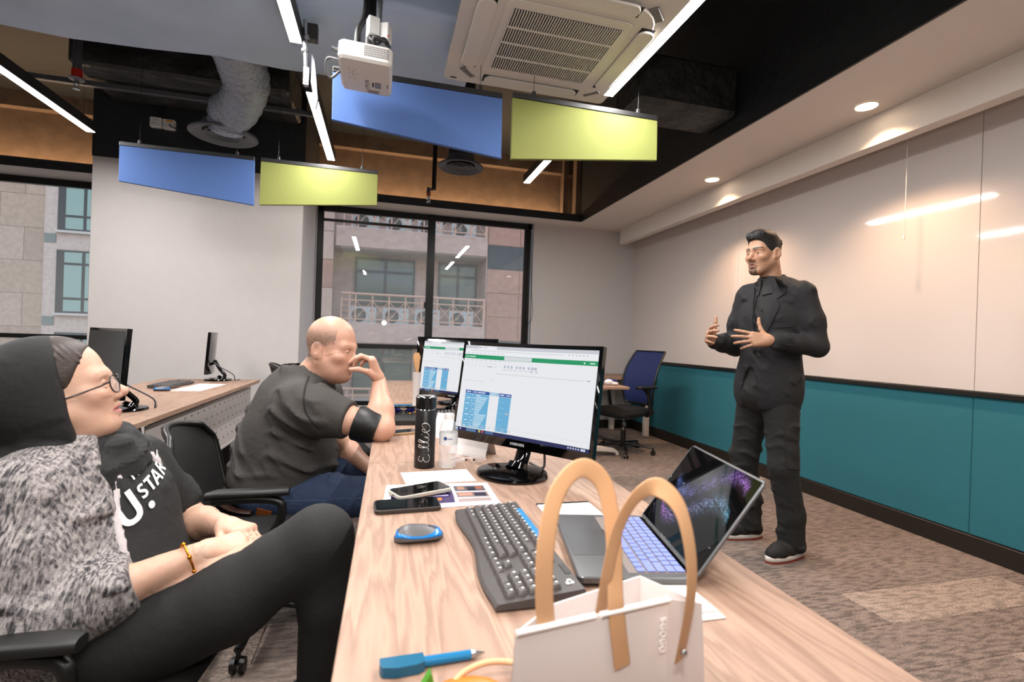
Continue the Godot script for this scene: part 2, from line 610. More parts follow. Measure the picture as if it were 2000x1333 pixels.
func setting() -> void:
	# ---------- floor of carpet planks ----------
	var b := B.new()
	b.b2(Vector3(-4.7, -0.15, ZB - 0.1), Vector3(XR + 0.1, -0.006, 2.6))
	var fl := struct("floor", b, mat("screed", Color(0.30, 0.28, 0.26), 0.95), "grey brown carpet planks covering the whole floor", "floor")
	var tones := []
	var base := [[Color(0.34, 0.30, 0.28), Color(0.53, 0.47, 0.435)], [Color(0.37, 0.33, 0.31), Color(0.55, 0.49, 0.455)], [Color(0.32, 0.285, 0.265), Color(0.49, 0.44, 0.41)], [Color(0.46, 0.41, 0.38), Color(0.64, 0.575, 0.53)], [Color(0.34, 0.31, 0.30), Color(0.50, 0.465, 0.44)]]
	var pile := noise(0.22, 5, 512, [], 2, FastNoiseLite.TYPE_CELLULAR, 9.0)
	for i in base.size():
		var tex := noise(0.018, 11 + i, 1024, [[0.0, base[i][0]], [0.36, base[i][0].lerp(base[i][1], 0.25)], [0.46, base[i][0].lerp(base[i][1], 0.60)], [0.66, base[i][1].lerp(base[i][0], 0.18)], [1.0, base[i][1]]], 6)
		tones.append(tri_mat("carpet_%d" % i, tex, Vector3(0.5, 0.5, 2.2), 0.97, pile, 0.5))
	var bt := B.new()
	bt.box(Vector3(0, -0.004, 0), Vector3(0.998, 0.008, 0.2485), 0.003)
	var tm := bt.mesh()
	var rg := RandomNumberGenerator.new()
	rg.seed = 4
	for j in 29:
		var z := ZB + 0.125 + j * 0.25
		var off: float = [0.0, 0.5, 0.25, 0.75][j % 4]
		for i in 10:
			var x := -4.9 + off + i
			if x < -4.2 or x > 3.75: continue
			var t := MeshInstance3D.new()
			t.name = "carpet_plank"
			t.mesh = tm
			var cx := x
			if x + 0.5 > XR: cx = x
			t.position = Vector3(cx, 0, z)
			if cx + 0.5 > XR - 0.012: # cut plank against the wall
				var w := XR - 0.013 - (cx - 0.5)
				if w < 0.05: continue
				t.scale.x = w
				t.position.x = cx - 0.5 + w / 2
			var k := rg.randi() % 16
			var tone := 0 if k < 5 else 1 if k < 9 else 2 if k < 12 else 4 if k < 14 else 3
			if absf(x - 2.55) < 0.5 and absf(z + 1.69) < 0.126: tone = 3
			t.material_override = tones[tone]
			fl.add_child(t, true)

	# ---------- painted walls ----------
	var paint := tri_mat("wall_paint", noise(0.02, 3, 512, [[0.0, Color(0.745, 0.725, 0.715)], [1.0, Color(0.757, 0.737, 0.727)]]), Vector3(0.7, 0.7, 0.7), 0.82)
	b = B.new()
	b.b2(Vector3(1.82, 0, ZB - 0.2), Vector3(XR + 0.02, SOF, ZB))
	b.b2(Vector3(-4.7, 0, ZB - 0.2), Vector3(1.82, 0.30, ZB))
	b.b2(Vector3(-4.7, SOF + 0.01, ZB - 0.2), Vector3(XR + 0.02, SOF + 0.06, ZB))
	b.b2(Vector3(-2.45, 0.3, ZB - 0.2), Vector3(-0.78, SOF, ZB - 0.02))
	struct("wall_back", b, paint, "greige painted wall with two tall window openings", "wall")
	b = B.new()
	b.b2(Vector3(-2.52, 0.0, ZB - 0.02), Vector3(-0.79, SOF - 0.005, -5.14), 0.004)
	var pil := struct("wall_column", b, paint, "broad pale grey structural column between the two windows", "column")
	b = B.new()
	b.b2(Vector3(-2.525, SOF - 0.005, ZB - 0.02), Vector3(-0.785, TOP, -5.135), 0.004)
	var black := tri_mat("black_paint", noise(0.02, 8, 512, [[0.0, Color(0.085, 0.095, 0.108)], [1.0, Color(0.12, 0.132, 0.148)]]), Vector3(1.3, 1.3, 1.3), 0.55, noise(0.02, 9, 512, [], 4, FastNoiseLite.TYPE_SIMPLEX_SMOOTH, 5.0), 0.35)
	put("black_upper_band", b, black, pil)
	b = B.new()
	b.b2(Vector3(XR, 0, ZB - 0.2), Vector3(XR + 0.2, TOP, 2.6))
	struct("wall_right", b, paint, "painted wall behind the whiteboard panels", "wall")
	b = B.new()
	b.b2(Vector3(-4.9, 0, ZB - 0.2), Vector3(-4.7, TOP, 2.6))
	struct("wall_left", b, paint, "painted side wall outside the view", "wall")
	b = B.new()
	b.b2(Vector3(-4.9, 0, 2.6), Vector3(XR + 0.2, TOP, 2.8))
	struct("wall_front", b, paint, "painted wall behind the photographer", "wall")
	# concrete beam above the windows, painted copper brown
	var copper := tri_mat("copper_paint", noise(0.012, 21, 512, [[0.0, Color(0.40, 0.335, 0.28)], [0.5, Color(0.43, 0.36, 0.305)], [1.0, Color(0.47, 0.395, 0.335)]], 5), Vector3(0.8, 0.8, 0.8), 0.42, noise(0.012, 22, 512, [], 5, FastNoiseLite.TYPE_SIMPLEX_SMOOTH, 6.0), 0.25)
	b = B.new()
	b.b2(Vector3(-4.7, SOF + 0.06, ZB - 0.25), Vector3(XR, 3.30, ZB - 0.05))
	b.b2(Vector3(-4.7, 3.30, ZB - 0.25), Vector3(XR, TOP, ZB + 0.05))
	b.b2(Vector3(2.16, SOF + 0.05, ZB + 0.0), Vector3(2.22, TOP, ZB + 0.12))
	b.b2(Vector3(2.26, SOF + 0.05, ZB + 0.18), Vector3(2.318, TOP, ZB + 0.30))
	struct("trim_1", b, copper, "copper brown painted concrete beam above the windows", "beam")
	b = B.new()
	b.b2(Vector3(-4.9, TOP, ZB - 0.3), Vector3(XR + 0.2, TOP + 0.2, 2.8))
	struct("ceiling", b, black, "open black painted concrete ceiling", "ceiling")

	# ---------- plaster soffit, pelmet and black fascias ----------
	var plaster := mat("plaster", Color(0.86, 0.83, 0.80), 0.75)
	b = B.new()
	b.b2(Vector3(2.325, SOF, ZB), Vector3(XR, SOF + 0.08, 2.6), 0.003)
	b.b2(Vector3(-0.785, SOF, ZB), Vector3(2.33, SOF + 0.03, -5.745))
	b.b2(Vector3(-4.7, SOF, ZB), Vector3(-2.525, SOF + 0.03, -5.745))
	struct("trim_2", b, plaster, "white plaster soffit running round the ceiling edge", "soffit")
	b = B.new()
	b.b2(Vector3(2.96, 2.437, ZB + 0.14), Vector3(3.05, SOF, 2.6), 0.003)
	struct("trim_3", b, plaster, "white plaster pelmet hanging below the soffit", "pelmet")
	b = B.new()
	b.b2(Vector3(2.318, SOF - 0.004, -5.75), Vector3(2.332, TOP, 2.6))
	b.b2(Vector3(-0.78, SOF - 0.004, -5.757), Vector3(2.33, SOF + 0.083, -5.742))
	b.b2(Vector3(-4.7, SOF - 0.004, -5.757), Vector3(-2.53, SOF + 0.083, -5.742))
	struct("trim_4", b, black, "black fascia board standing on the edge of the soffit", "fascia")
	# warm cove strips that lie on the soffit behind the fascia
	for s in [[-0.75, 2.25], [-4.6, -2.55]]:
		var L: float = s[1] - s[0]
		b = B.new()
		b.b2(Vector3(s[0], SOF + 0.032, -6.01), Vector3(s[1], SOF + 0.042, -5.99))
		tag(put("cove_light_strip", b, glow("warm_led", Color(1.0, 0.82, 0.62), 4.0)), "warm led strip lying on the soffit behind the black fascia, under the beam" if s[0] > -1 else "warm led strip lying on the soffit over the left window", "light strip", "cove light strips")
		area("cove_light", Vector3((s[0] + s[1]) / 2, SOF + 0.05, -6.0), Vector3(PI / 2, 0, 0), Vector2(L, 0.03), 0.40 * L, Color(1.0, 0.84, 0.66))

	# ---------- whiteboard wall: three glass boards, teal panels, ledge, skirting ----------
	var board := mat("board_glass", Color(0.79, 0.755, 0.735), 0.06)
	board.clearcoat_enabled = false
	var seams := [ZB, -4.07, -2.075, -0.06, 2.0]
	var teal := tri_mat("teal_fabric", noise(0.35, 31, 512, [[0.0, Color(0.10, 0.36, 0.41)], [1.0, Color(0.16, 0.46, 0.51)]], 3), Vector3(3, 3, 3), 0.85, noise(0.3, 32, 512, [], 2, FastNoiseLite.TYPE_SIMPLEX, 6.0), 0.35)
	for i in 4:
		b = B.new()
		b.b2(Vector3(XR - 0.010, 0.93, seams[i] + 0.0015), Vector3(XR - 0.002, SOF - 0.002, seams[i + 1] - 0.0015), 0.001)
		tag(put("whiteboard", b, board), "glossy white glass writing board %s" % ["in the corner by the blue chair", "behind the standing man", "beyond the thin seam to the standing man's left", "outside the view past the last seam"][i], "whiteboard", "white glass boards along the wall")
		b = B.new()
		b.b2(Vector3(XR - 0.014, 0.112, seams[i] + 0.001), Vector3(XR, 0.905, seams[i + 1] - 0.001), 0.004)
		tag(put("pinboard_panel", b, teal), "teal fabric wall panel %s" % ["behind the blue mesh chair", "behind the legs of the standing man", "beyond the seam to the standing man's left", "outside the view"][i], "wall panel", "teal fabric panels under the whiteboard")
	var darkwood := mat("dark_skirting", Color(0.105, 0.085, 0.065), 0.45)
	b = B.new()
	b.b2(Vector3(XR - 0.034, 0.898, ZB), Vector3(XR, 0.928, 2.6), 0.003)
	tag(put("marker_ledge", b, mat("ledge_black", Color(0.06, 0.055, 0.05), 0.4)), "long black marker ledge between whiteboard and teal panels", "ledge")
	b = B.new()
	b.b2(Vector3(XR - 0.026, 0, ZB), Vector3(XR, 0.108, 2.6), 0.003)
	struct("baseboard_right", b, darkwood, "dark brown skirting under the teal panels", "skirting")
	b = B.new()
	b.b2(Vector3(-0.77, 0, ZB), Vector3(XR - 0.02, 0.11, ZB + 0.014), 0.002)
	struct("baseboard_back", b, darkwood, "dark brown skirting under the window wall", "skirting")
	b = B.new()
	b.b2(Vector3(-2.52, 0, -5.14), Vector3(-0.785, 0.10, -5.126), 0.002)
	struct("baseboard_column", b, darkwood, "dark brown skirting round the column", "skirting")

	# ---------- windows ----------
	var alu := mat("black_aluminium", Color(0.055, 0.057, 0.06), 0.35, 0.3)
	var glass := mat("window_glass", Color(0.93, 0.96, 0.95, 0.10), 0.0)
	glass.transparency = BaseMaterial3D.TRANSPARENCY_ALPHA
	glass.metallic_specular = 0.62
	for w in 2:
		var x0: float = [-0.775, -4.65][w]
		var x1: float = [1.80, -2.46][w]
		var mull: Array = [[0.525], []][w]
		b = B.new()
		var z0 := ZB - 0.06
		var z1 := ZB - 0.004
		b.b2(Vector3(x0, 0.30, z0), Vector3(x0 + 0.055, 2.625, z1), 0.003)
		b.b2(Vector3(x1 - 0.055, 0.30, z0), Vector3(x1, 2.625, z1), 0.003)
		b.b2(Vector3(x0, 2.555, z0), Vector3(x1, 2.625, z1), 0.003)
		b.b2(Vector3(x0, 0.30, z0), Vector3(x1, 0.35, z1), 0.003)
		b.b2(Vector3(x0, 0.985, z0), Vector3(x1, 1.03, z1), 0.003)
		for x in mull:
			b.b2(Vector3(x - 0.045, 0.30, z0), Vector3(x + 0.045, 2.625, z1 + 0.01), 0.003)
		var win := struct("window_%d" % (w + 1), b, alu, ["black framed window of two tall panes beside the column", "black framed window to the left of the column"][w], "window")
		var xs := [x0] + mull + [x1]
		for i in xs.size() - 1:
			for q in [[0.33, 1.0], [1.02, 2.58]]:
				b = B.new()
				b.b2(Vector3(xs[i] + 0.02, q[0], ZB - 0.036), Vector3(xs[i + 1] - 0.02, q[1], ZB - 0.030))
				put("glass_pane", b, glass, win)
			if w == 0:
				b = B.new()
				if i == 0: # inner sash rail under the head
					b.b2(Vector3(xs[i] + 0.05, 2.44, z1 - 0.03), Vector3(xs[i + 1] - 0.04, 2.468, z1 + 0.004), 0.002)
				b.b2(Vector3(xs[i + 1] - 0.10 if i == 1 else xs[i] + 0.05, 0.34, z1 - 0.02), Vector3(xs[i + 1] - 0.055 if i == 1 else xs[i] + 0.065, 2.57, z1 + 0.003), 0.002)
				put("sash", b, alu, win)
	# slim latch on the middle post
	b = B.new()
	b.box(Vector3(0.47, 1.52, ZB + 0.012), Vector3(0.018, 0.07, 0.022), 0.004)
	put("window_latch", b, alu, get_node("window_1"))
	# blind chain and grey side channel of the roller blind
	b = B.new()
	b.b2(Vector3(1.785, 0.35, ZB - 0.003), Vector3(1.797, 2.56, ZB + 0.008), 0.002)
	var bl := thing("blind_channel", "pale grey blind channel at the right edge of the window", "blind channel")
	put("channel", b, mat("pale_alu", Color(0.66, 0.68, 0.70), 0.3, 0.6), bl)
	b = B.new()
	b.tube(curve([Vector3(1.79, 2.5, ZB + 0.02), Vector3(1.80, 1.9, ZB + 0.02), Vector3(1.83, 1.55, ZB + 0.02), Vector3(1.825, 1.42, ZB + 0.02), Vector3(1.79, 1.36, ZB + 0.02), Vector3(1.765, 1.45, ZB + 0.02), Vector3(1.77, 2.5, ZB + 0.02)], 6), 0.003, 6)
	put("bead_chain", b, mat("chain_black", Color(0.06, 0.06, 0.06), 0.4), bl)

func outside() -> void:
	var ZF := -16.0
	var plast := tri_mat("facade_plaster", noise(0.015, 41, 512, [[0.0, Color(0.68, 0.575, 0.53)], [1.0, Color(0.77, 0.665, 0.615)]], 5), Vector3(0.35, 0.35, 0.35), 0.9, noise(0.02, 42, 512, [], 4, FastNoiseLite.TYPE_SIMPLEX_SMOOTH, 6.0), 0.4)
	var pink := tri_mat("facade_pink", noise(0.02, 43, 512, [[0.0, Color(0.62, 0.46, 0.40)], [1.0, Color(0.71, 0.54, 0.475)]], 4), Vector3(0.4, 0.4, 0.4), 0.85)
	var pale := tri_mat("facade_pale", noise(0.02, 44, 512, [[0.0, Color(0.72, 0.61, 0.55)], [1.0, Color(0.78, 0.67, 0.61)]], 4), Vector3(0.4, 0.4, 0.4), 0.85)
	var blue := mat("facade_blue", Color(0.09, 0.17, 0.21), 0.6)
	var dark := mat("facade_frame", Color(0.12, 0.14, 0.15), 0.4)
	var pane := mat("facade_pane", Color(0.30, 0.36, 0.33), 0.12)
	var white := mat("facade_white", Color(0.80, 0.77, 0.74), 0.7)
	var rail := mat("rail_cream", Color(0.78, 0.62, 0.54), 0.6)
	# ---- the block across the alley ----
	var t := thing("apartment_block", "pinkish plastered building with balconies seen through the window", "building", Vector3(1.0, -6, ZF))
	var o := Vector3(1.0, -6, ZF)
	var b := B.new()
	b.b2(Vector3(-4.2, -6, ZF - 3.0) - o, Vector3(7.5, 9, ZF - 1.2) - o)
	put("recessed_wall", b, plast, t)
	b = B.new()
	b.b2(Vector3(-4.2, -6, ZF - 1.3) - o, Vector3(-2.02, 9, ZF) - o)
	b.b2(Vector3(3.2, -6, ZF - 1.3) - o, Vector3(7.5, 9, ZF - 0.05) - o)
	put("side_wall", b, plast, t)
	# tiles on the two piers
	for k in 9:
		var y0 := -0.9 + k * 0.86
		b = B.new()
		b.b2(Vector3(-2.52, y0, ZF) - o, Vector3(-1.56, y0 + 0.845, ZF + 0.04) - o, 0.01)
		put("stone_tile", b, pink if k % 3 == 1 else pale, t)
		b = B.new()
		b.b2(Vector3(-3.5, y0 + 0.3, ZF) - o, Vector3(-2.54, y0 + 1.145, ZF + 0.03) - o, 0.01)
		put("stone_tile", b, pale if k % 2 else pink, t)
	for k in 8:
		for q in 2:
			var y0 := 0.3 + k * 0.79
			var m := pink
			if k == 0 or k == 4: m = blue
			b = B.new()
			b.b2(Vector3(3.24 + q * 1.1, y0, ZF - 0.05) - o, Vector3(4.325 + q * 1.1, y0 + 0.775, ZF - 0.01) - o, 0.01)
			put("stone_tile", b, m, t)
	# three storeys of balconies: parapet band, ceiling strip, window, railing, condensers
	var fan := B.new()
	var sc := thing("outdoor_condenser", "white air conditioner condenser with round fan on the balcony opposite", "condenser", Vector3.ZERO, 0.0, "condensers on the balconies opposite")
	var cond := mat("condenser_white", Color(0.74, 0.77, 0.77), 0.6)
	b = B.new()
	b.box(Vector3(0, 0.27, 0), Vector3(0.80, 0.54, 0.30), 0.012)
	put("casing", b, cond, sc)
	b = B.new()
	b.cyl(Vector3(-0.12, 0.27, 0.14), Vector3(-0.12, 0.27, 0.156), 0.215, 0.215, 28)
	put("fan_opening", b, mat("fan_dark", Color(0.20, 0.20, 0.20), 0.6), sc)
	for k in 16:
		var a := TAU * k / 16
		fan.tube([Vector3(-0.12 + cos(a) * 0.04, 0.27 + sin(a) * 0.04, 0.160), Vector3(-0.12 + cos(a) * 0.21, 0.27 + sin(a) * 0.21, 0.160)], 0.004, 4)
	fan.cyl(Vector3(-0.12, 0.27, 0.155), Vector3(-0.12, 0.27, 0.166), 0.045, 0.045, 12)
	put("fan_grille", fan, mat("fan_grey", Color(0.55, 0.55, 0.53), 0.6), sc)
	b = B.new()
	b.box(Vector3(0.26, 0.36, 0.151), Vector3(0.15, 0.20, 0.003))
	put("sticker", b, white, sc)
	b = B.new()
	b.box(Vector3(0.26, 0.43, 0.153), Vector3(0.12, 0.03, 0.003))
	put("red_label", b, mat("label_red", Color(0.65, 0.18, 0.20), 0.6), sc)
	var first := true
	for f in 3:
		var dy := -2.93 + f * 2.93
		b = B.new()
		b.b2(Vector3(-1.50, 3.90 - 2.93 + dy - 0.08, ZF - 1.2) - o, Vector3(3.2, 4.45 - 2.93 + dy, ZF + 0.1) - o, 0.02)
		put("parapet", b, plast, t)
		b = B.new()
		b.b2(Vector3(-1.36, 3.80 + dy - 2.93, ZF - 1.2) - o, Vector3(3.2, 3.83 + dy - 2.93, ZF + 0.02) - o)
		put("balcony_soffit", b, white, t)
		# windows and doors under the balcony
		for w in [[-0.98, 0.96], [1.75, 3.1]]:
			b = B.new()
			b.b2(Vector3(w[0], 2.15 + dy, ZF - 1.2) - o, Vector3(w[1], 3.72 + dy, ZF - 1.12) - o)
			var fr := put("window", b, dark, t)
			var mid: float = (w[0] + w[1]) / 2
			for q in [[w[0] + 0.07, mid - 0.05], [mid + 0.05, w[1] - 0.07]]:
				for r in [[2.2, 3.2], [3.3, 3.62]]:
					b = B.new()
					b.b2(Vector3(q[0], r[0] + dy, ZF - 1.13) - o, Vector3(q[1], r[1] + dy, ZF - 1.11) - o)
					put("pane", b, pane, fr)
		# railing
		b = B.new()
		var y0 := 1.50 + dy; var y1 := 2.40 + dy
		b.tube([Vector3(-1.30, y1, ZF + 0.05) - o, Vector3(3.18, y1, ZF + 0.05) - o], 0.04, 6)
		b.tube([Vector3(-1.30, y0 + 0.12, ZF + 0.05) - o, Vector3(3.18, y0 + 0.12, ZF + 0.05) - o], 0.022, 6)
		b.tube([Vector3(-1.30, y1 - 0.2, ZF + 0.05) - o, Vector3(3.18, y1 - 0.2, ZF + 0.05) - o], 0.022, 6)
		for k in 9:
			var x := -0.87 + k * 0.5
			b.tube([Vector3(x, y0, ZF + 0.05) - o, Vector3(x, y1, ZF + 0.05) - o], 0.026, 6)
			if k < 8:
				b.tube([Vector3(x, y0 + 0.12, ZF + 0.05) - o, Vector3(x + 0.5, y1 - 0.2, ZF + 0.05) - o], 0.013, 4)
				b.tube([Vector3(x, y1 - 0.2, ZF + 0.05) - o, Vector3(x + 0.5, y0 + 0.12, ZF + 0.05) - o], 0.013, 4)
		for x in [-1.28, -1.05, 3.16]: b.tube([Vector3(x, y0, ZF + 0.05) - o, Vector3(x, y1 - (0.1 if x < -1.2 else 0.0), ZF + 0.05) - o], 0.026, 6)
		for k in 4: b.tube([Vector3(-1.28, y0 + 0.2 + k * 0.16, ZF + 0.05) - o, Vector3(-0.9, y0 + 0.2 + k * 0.16, ZF + 0.05) - o], 0.013, 4)
		put("railing", b, rail, t)
		for k in 4:
			var p := Vector3([-0.65, 0.35, 1.34, 2.44][k], y0 - 0.02, ZF - 0.30)
			var lb: String = "white condenser with round fan on the %s balcony opposite, %s from its ladder end" % [["lower", "middle", "upper"][f], ["first", "second", "third", "fourth"][k]]
			if first:
				sc.position = p
				sc.set_meta("label", lb)
				first = false
			else: copy(sc, p, 0.0, lb)
	# ---- the stone clad block to the left ----
	var ZL := -12.0
	t = thing("stone_building", "beige stone clad building behind the left window", "building", Vector3(-8, -6, ZL))
	o = Vector3(-8, -6, ZL)
	b = B.new()
	b.b2(Vector3(-16, -6, ZL - 2) - o, Vector3(-4.9, 10, ZL) - o)
	put("wall", b, pale, t)
	var stones := []
	for i in 4:
		var c: Color = [Color(0.76, 0.655, 0.565), Color(0.79, 0.685, 0.605), Color(0.73, 0.62, 0.54), Color(0.84, 0.755, 0.70)][i]
		stones.append(tri_mat("stone_%d" % i, noise(0.03, 51 + i, 512, [[0.0, c.darkened(0.10)], [1.0, c.lightened(0.08)]], 5), Vector3(0.5, 0.5, 0.5), 0.85))
	var rg := RandomNumberGenerator.new()
	rg.seed = 12
	for j in 9:
		for i in 7:
			b = B.new()
			var x := -12.9 + i * 0.92 + (0.4 if j % 2 else 0.0)
			b.b2(Vector3(x, -0.9 + j * 0.66, ZL) - o, Vector3(minf(x + 0.914, -6.64), -0.9 + j * 0.66 + 0.654, ZL + 0.014) - o, 0.003)
			put("stone_slab", b, stones[rg.randi() % 3], t)
	var sq := mat("grey_green_block", Color(0.48, 0.52, 0.49), 0.7)
	for j in 4:
		var y := -0.2 + j * 1.66 - 0.14
		# window bay: pale surround, corner block, dark frame, panes
		b = B.new()
		b.b2(Vector3(-6.63, y - 0.32, ZL) - o, Vector3(-5.0, y + 1.34, ZL + 0.06) - o, 0.006)
		put("surround", b, stones[3], t)
		b = B.new()
		b.b2(Vector3(-6.62, y - 0.20, ZL + 0.06) - o, Vector3(-6.42, y - 0.02, ZL + 0.075) - o, 0.004)
		put("corner_block", b, sq, t)
		b = B.new()
		b.b2(Vector3(-6.42, y + 0.0, ZL + 0.06) - o, Vector3(-5.1, y + 0.05, ZL + 0.14) - o, 0.006)
		put("sill", b, white, t)
		b = B.new()
		b.b2(Vector3(-6.40, y + 0.05, ZL + 0.05) - o, Vector3(-5.1, y + 1.32, ZL + 0.08) - o)
		var fr := put("window", b, dark, t)
		for c in 3:
			for r in [[0.09, 0.32], [0.37, 1.02], [1.07, 1.28]]:
				b = B.new()
				b.b2(Vector3(-6.26 + c * 0.36, y + r[0], ZL + 0.075) - o, Vector3(-5.96 + c * 0.36, y + r[1], ZL + 0.09) - o)
				put("pane", b, mat("pane_pale", Color(0.55, 0.66, 0.62), 0.15), fr)
	# paved alley floor far below
	b = B.new()
	b.b2(Vector3(-20, -6.3, -19.5), Vector3(12, -6.0, ZB - 0.25))
	struct("ground_outside", b, mat("alley_paving", Color(0.42, 0.40, 0.38), 0.95), "paved ground of the alley below the windows", "ground")

func overhead() -> void:
	var black := mats["black_paint"] as Material
	# ---------- linear pendants ----------
	var housing := mat("pendant_grey", Color(0.16, 0.155, 0.155), 0.5, 0.2)
	var led := glow("led_white", Color(1.0, 0.985, 0.975), 7.0)
	var spots := []
	for x in [-2.2, -0.478, 1.245]:
		for z in [-3.855, -2.12, -0.38]: spots.append(Vector3(x, 2.6, z))
	var lname := ["over the left row of desks, its end by the column", "over the left row of desks, middle of that row", "over the left row of desks, outside the view", "ending above the green baffle near the column", "beside the projector bracket", "above the photographer", "half hidden behind the near green baffle", "alongside the ceiling cassette", "outside the view to the right"]
	for i in spots.size():
		var t := thing("linear_pendant", "slim linear led pendant " + lname[i], "ceiling light", spots[i], 0.0, "linear led pendants")
		var b := B.new()
		b.b2(Vector3(-0.033, 0.003, -0.605), Vector3(0.033, 0.075, 0.605), 0.003)
		put("housing", b, housing, t)
		b = B.new()
		b.b2(Vector3(-0.028, 0.0, -0.6), Vector3(0.028, 0.004, 0.6))
		put("diffuser", b, led, t)
		for z in [-0.5, 0.5]:
			b = B.new()
			b.tube([Vector3(0, 0.07, z), Vector3(0, hang(spots[i].x, spots[i].z + z) - 2.6, z)], 0.0012, 5)
			put("suspension_wire", b, mat("wire_grey", Color(0.2, 0.2, 0.2), 0.4, 0.5), t)
		area("pendant_light", spots[i] + Vector3(0, -0.004, 0), Vector3(-PI / 2, 0, 0), Vector2(0.056, 1.2), 2.3, Color(1.0, 0.985, 0.975))

	# ---------- downlights in the soffit ----------
	for z in [-2.393, -3.857, -0.93]:
		var t := thing("downlight", "round recessed downlight in the white soffit %s" % ("over the standing man" if z == -2.393 else "over the whiteboard corner" if z < -3 else "outside the view"), "downlight", Vector3(2.80, SOF, z), 0.0, "soffit downlights")
		var b := B.new()
		b.lathe([Vector2(0.070, -0.001), Vector2(0.074, -0.006), Vector2(0.060, -0.006), Vector2(0.056, -0.001)], 28)
		put("trim_ring", b, mats["plaster"], t)
		b = B.new()
		b.cyl(Vector3(0, -0.004, 0), Vector3(0, -0.002, 0), 0.058, 0.058, 28)
		put("lamp_face", b, glow("warm_lamp", Color(1.0, 0.90, 0.78), 9.0), t)
		var l := SpotLight3D.new()
		l.name = "downlight_beam"
		l.position = Vector3(2.80, SOF - 0.012, z)
		l.rotation.x = -PI / 2
		l.spot_angle = 58.0
		l.spot_angle_attenuation = 0.75
		l.spot_range = 20.0
		l.spot_attenuation = 2.0
		l.light_size = 0.05
		l.light_energy = 2.0
		l.light_color = Color(1.0, 0.82, 0.66)
		l.shadow_enabled = true
		add_child(l, true)

	# ---------- acoustic baffles ----------
	var bl: Material = felt("felt_blue", Color(0.25, 0.375, 0.61))
	var gr: Material = felt("felt_green", Color(0.475, 0.495, 0.23))
	var defs := [
		["blue", -2.6, [Vector2(-0.284, 2.42), Vector2(0.573, 2.42), Vector2(0.578, 2.10), Vector2(-0.282, 2.185)], "hanging close behind the projector"],
		["green", -2.6, [Vector2(0.63, 2.435), Vector2(1.50, 2.435), Vector2(1.505, 2.205), Vector2(0.632, 2.105)], "hanging under the edge of the ceiling cassette"],
		["blue", -4.12, [Vector2(-1.855, 2.418), Vector2(-0.985, 2.418), Vector2(-0.98, 2.08), Vector2(-1.854, 2.165)], "hanging in front of the column"],
		["green", -4.12, [Vector2(-0.94, 2.418), Vector2(-0.087, 2.418), Vector2(-0.085, 2.17), Vector2(-0.941, 2.088)], "hanging in front of the window"]]
	for d in defs:
		var t := thing("acoustic_baffle", "%s felt acoustic baffle with slanted lower edge %s" % [d[0], d[3]], "acoustic panel", Vector3(d[2][0].x, d[2][0].y, d[1]), 0.0, "felt baffles")
		var poly := PackedVector2Array()
		for p in d[2]: poly.append(p - d[2][0])
		var b := B.new()
		b.prism(poly, Transform3D(Basis.IDENTITY, Vector3(0, 0, -0.012)), 0.024, 0.002)
		put("felt_panel", b, bl if d[0] == "blue" else gr, t)
		b = B.new()
		var w: float = d[2][1].x - d[2][0].x
		b.b2(Vector3(0, 0.0, -0.016), Vector3(w, 0.028, 0.016), 0.002)
		put("top_rail", b, mat("rail_black", Color(0.07, 0.07, 0.075), 0.5), t)
		for x in [0.12, w - 0.12]:
			b = B.new()
			b.tube([Vector3(x, 0.02, 0), Vector3(x, hang(d[2][0].x + x, d[1]) - d[2][0].y, 0)], 0.0015, 5)
			b.box(Vector3(x, 0.04, 0), Vector3(0.02, 0.03, 0.02), 0.003)
			put("hanger", b, mats["rail_black"], t)

	# ---------- large duct and its branches ----------
	var foil := tri_mat("duct_grey", noise(0.006, 71, 512, [[0.0, Color(0.62, 0.70, 0.80)], [1.0, Color(0.69, 0.76, 0.86)]], 3), Vector3(0.6, 0.6, 0.6), 0.55, noise(0.004, 72, 512, [], 3, FastNoiseLite.TYPE_SIMPLEX_SMOOTH, 12.0), 0.6)
	var duct := thing("supply_duct", "wide pale grey insulated air duct crossing the ceiling", "duct", Vector3(-1.9, 2.71, -2.88))
	var b := B.new()
	# slightly sagging insulated sheet, rounded edges
	var rings := []
	for i in 15:
		var x := -2.7 + i * 0.36
		var r := PackedVector3Array()
		var sag := 0.012 * sin(i * 2.1) + 0.008 * sin(i * 5.3)
		for p in rrect(0.80, 0.36, 0.03, 3, Vector2(0, 0.19)): r.append(Vector3(x, p.y + (sag if p.y < 0.1 else 0.0), -p.x + 0.006 * sin(i * 3.7 + p.x * 9)))
		r.reverse()
		rings.append(r)
	b.loft(rings)
	put("insulated_body", b, foil, duct)
	for q in [Vector3(1.301, 0.0, 0.41), Vector3(1.37, 0.0, -0.41)]:
		b = B.new()
		b.tube([q, q + Vector3(0, 0.75, 0)], 0.003, 5)
		put("hanger_rod", b, mats["wire_grey"], duct)
	# flexible branch with a round diffuser
	var flexm := tri_mat("flex_foil", noise(0.05, 73, 512, [[0.0, Color(0.54, 0.58, 0.64)], [1.0, Color(0.66, 0.70, 0.76)]], 4), Vector3(2, 2, 2), 0.38, noise(0.05, 74, 512, [], 4, FastNoiseLite.TYPE_SIMPLEX_SMOOTH, 14.0), 0.9)
	flexm.metallic = 0.25
	var fd := thing("flexible_duct", "crinkled silver flexible duct bending down to the round diffuser", "duct", Vector3(-1.16, 2.64, -4.15))
	b = B.new()
	var path := curve([Vector3(-0.94, 2.86, -3.27), Vector3(-0.94, 2.85, -3.50), Vector3(-0.96, 2.80, -3.74), Vector3(-1.06, 2.74, -3.95), Vector3(-1.16, 2.72, -4.08), Vector3(-1.19, 2.64, -4.16)], 9)
	var rr := []
	var pts := []
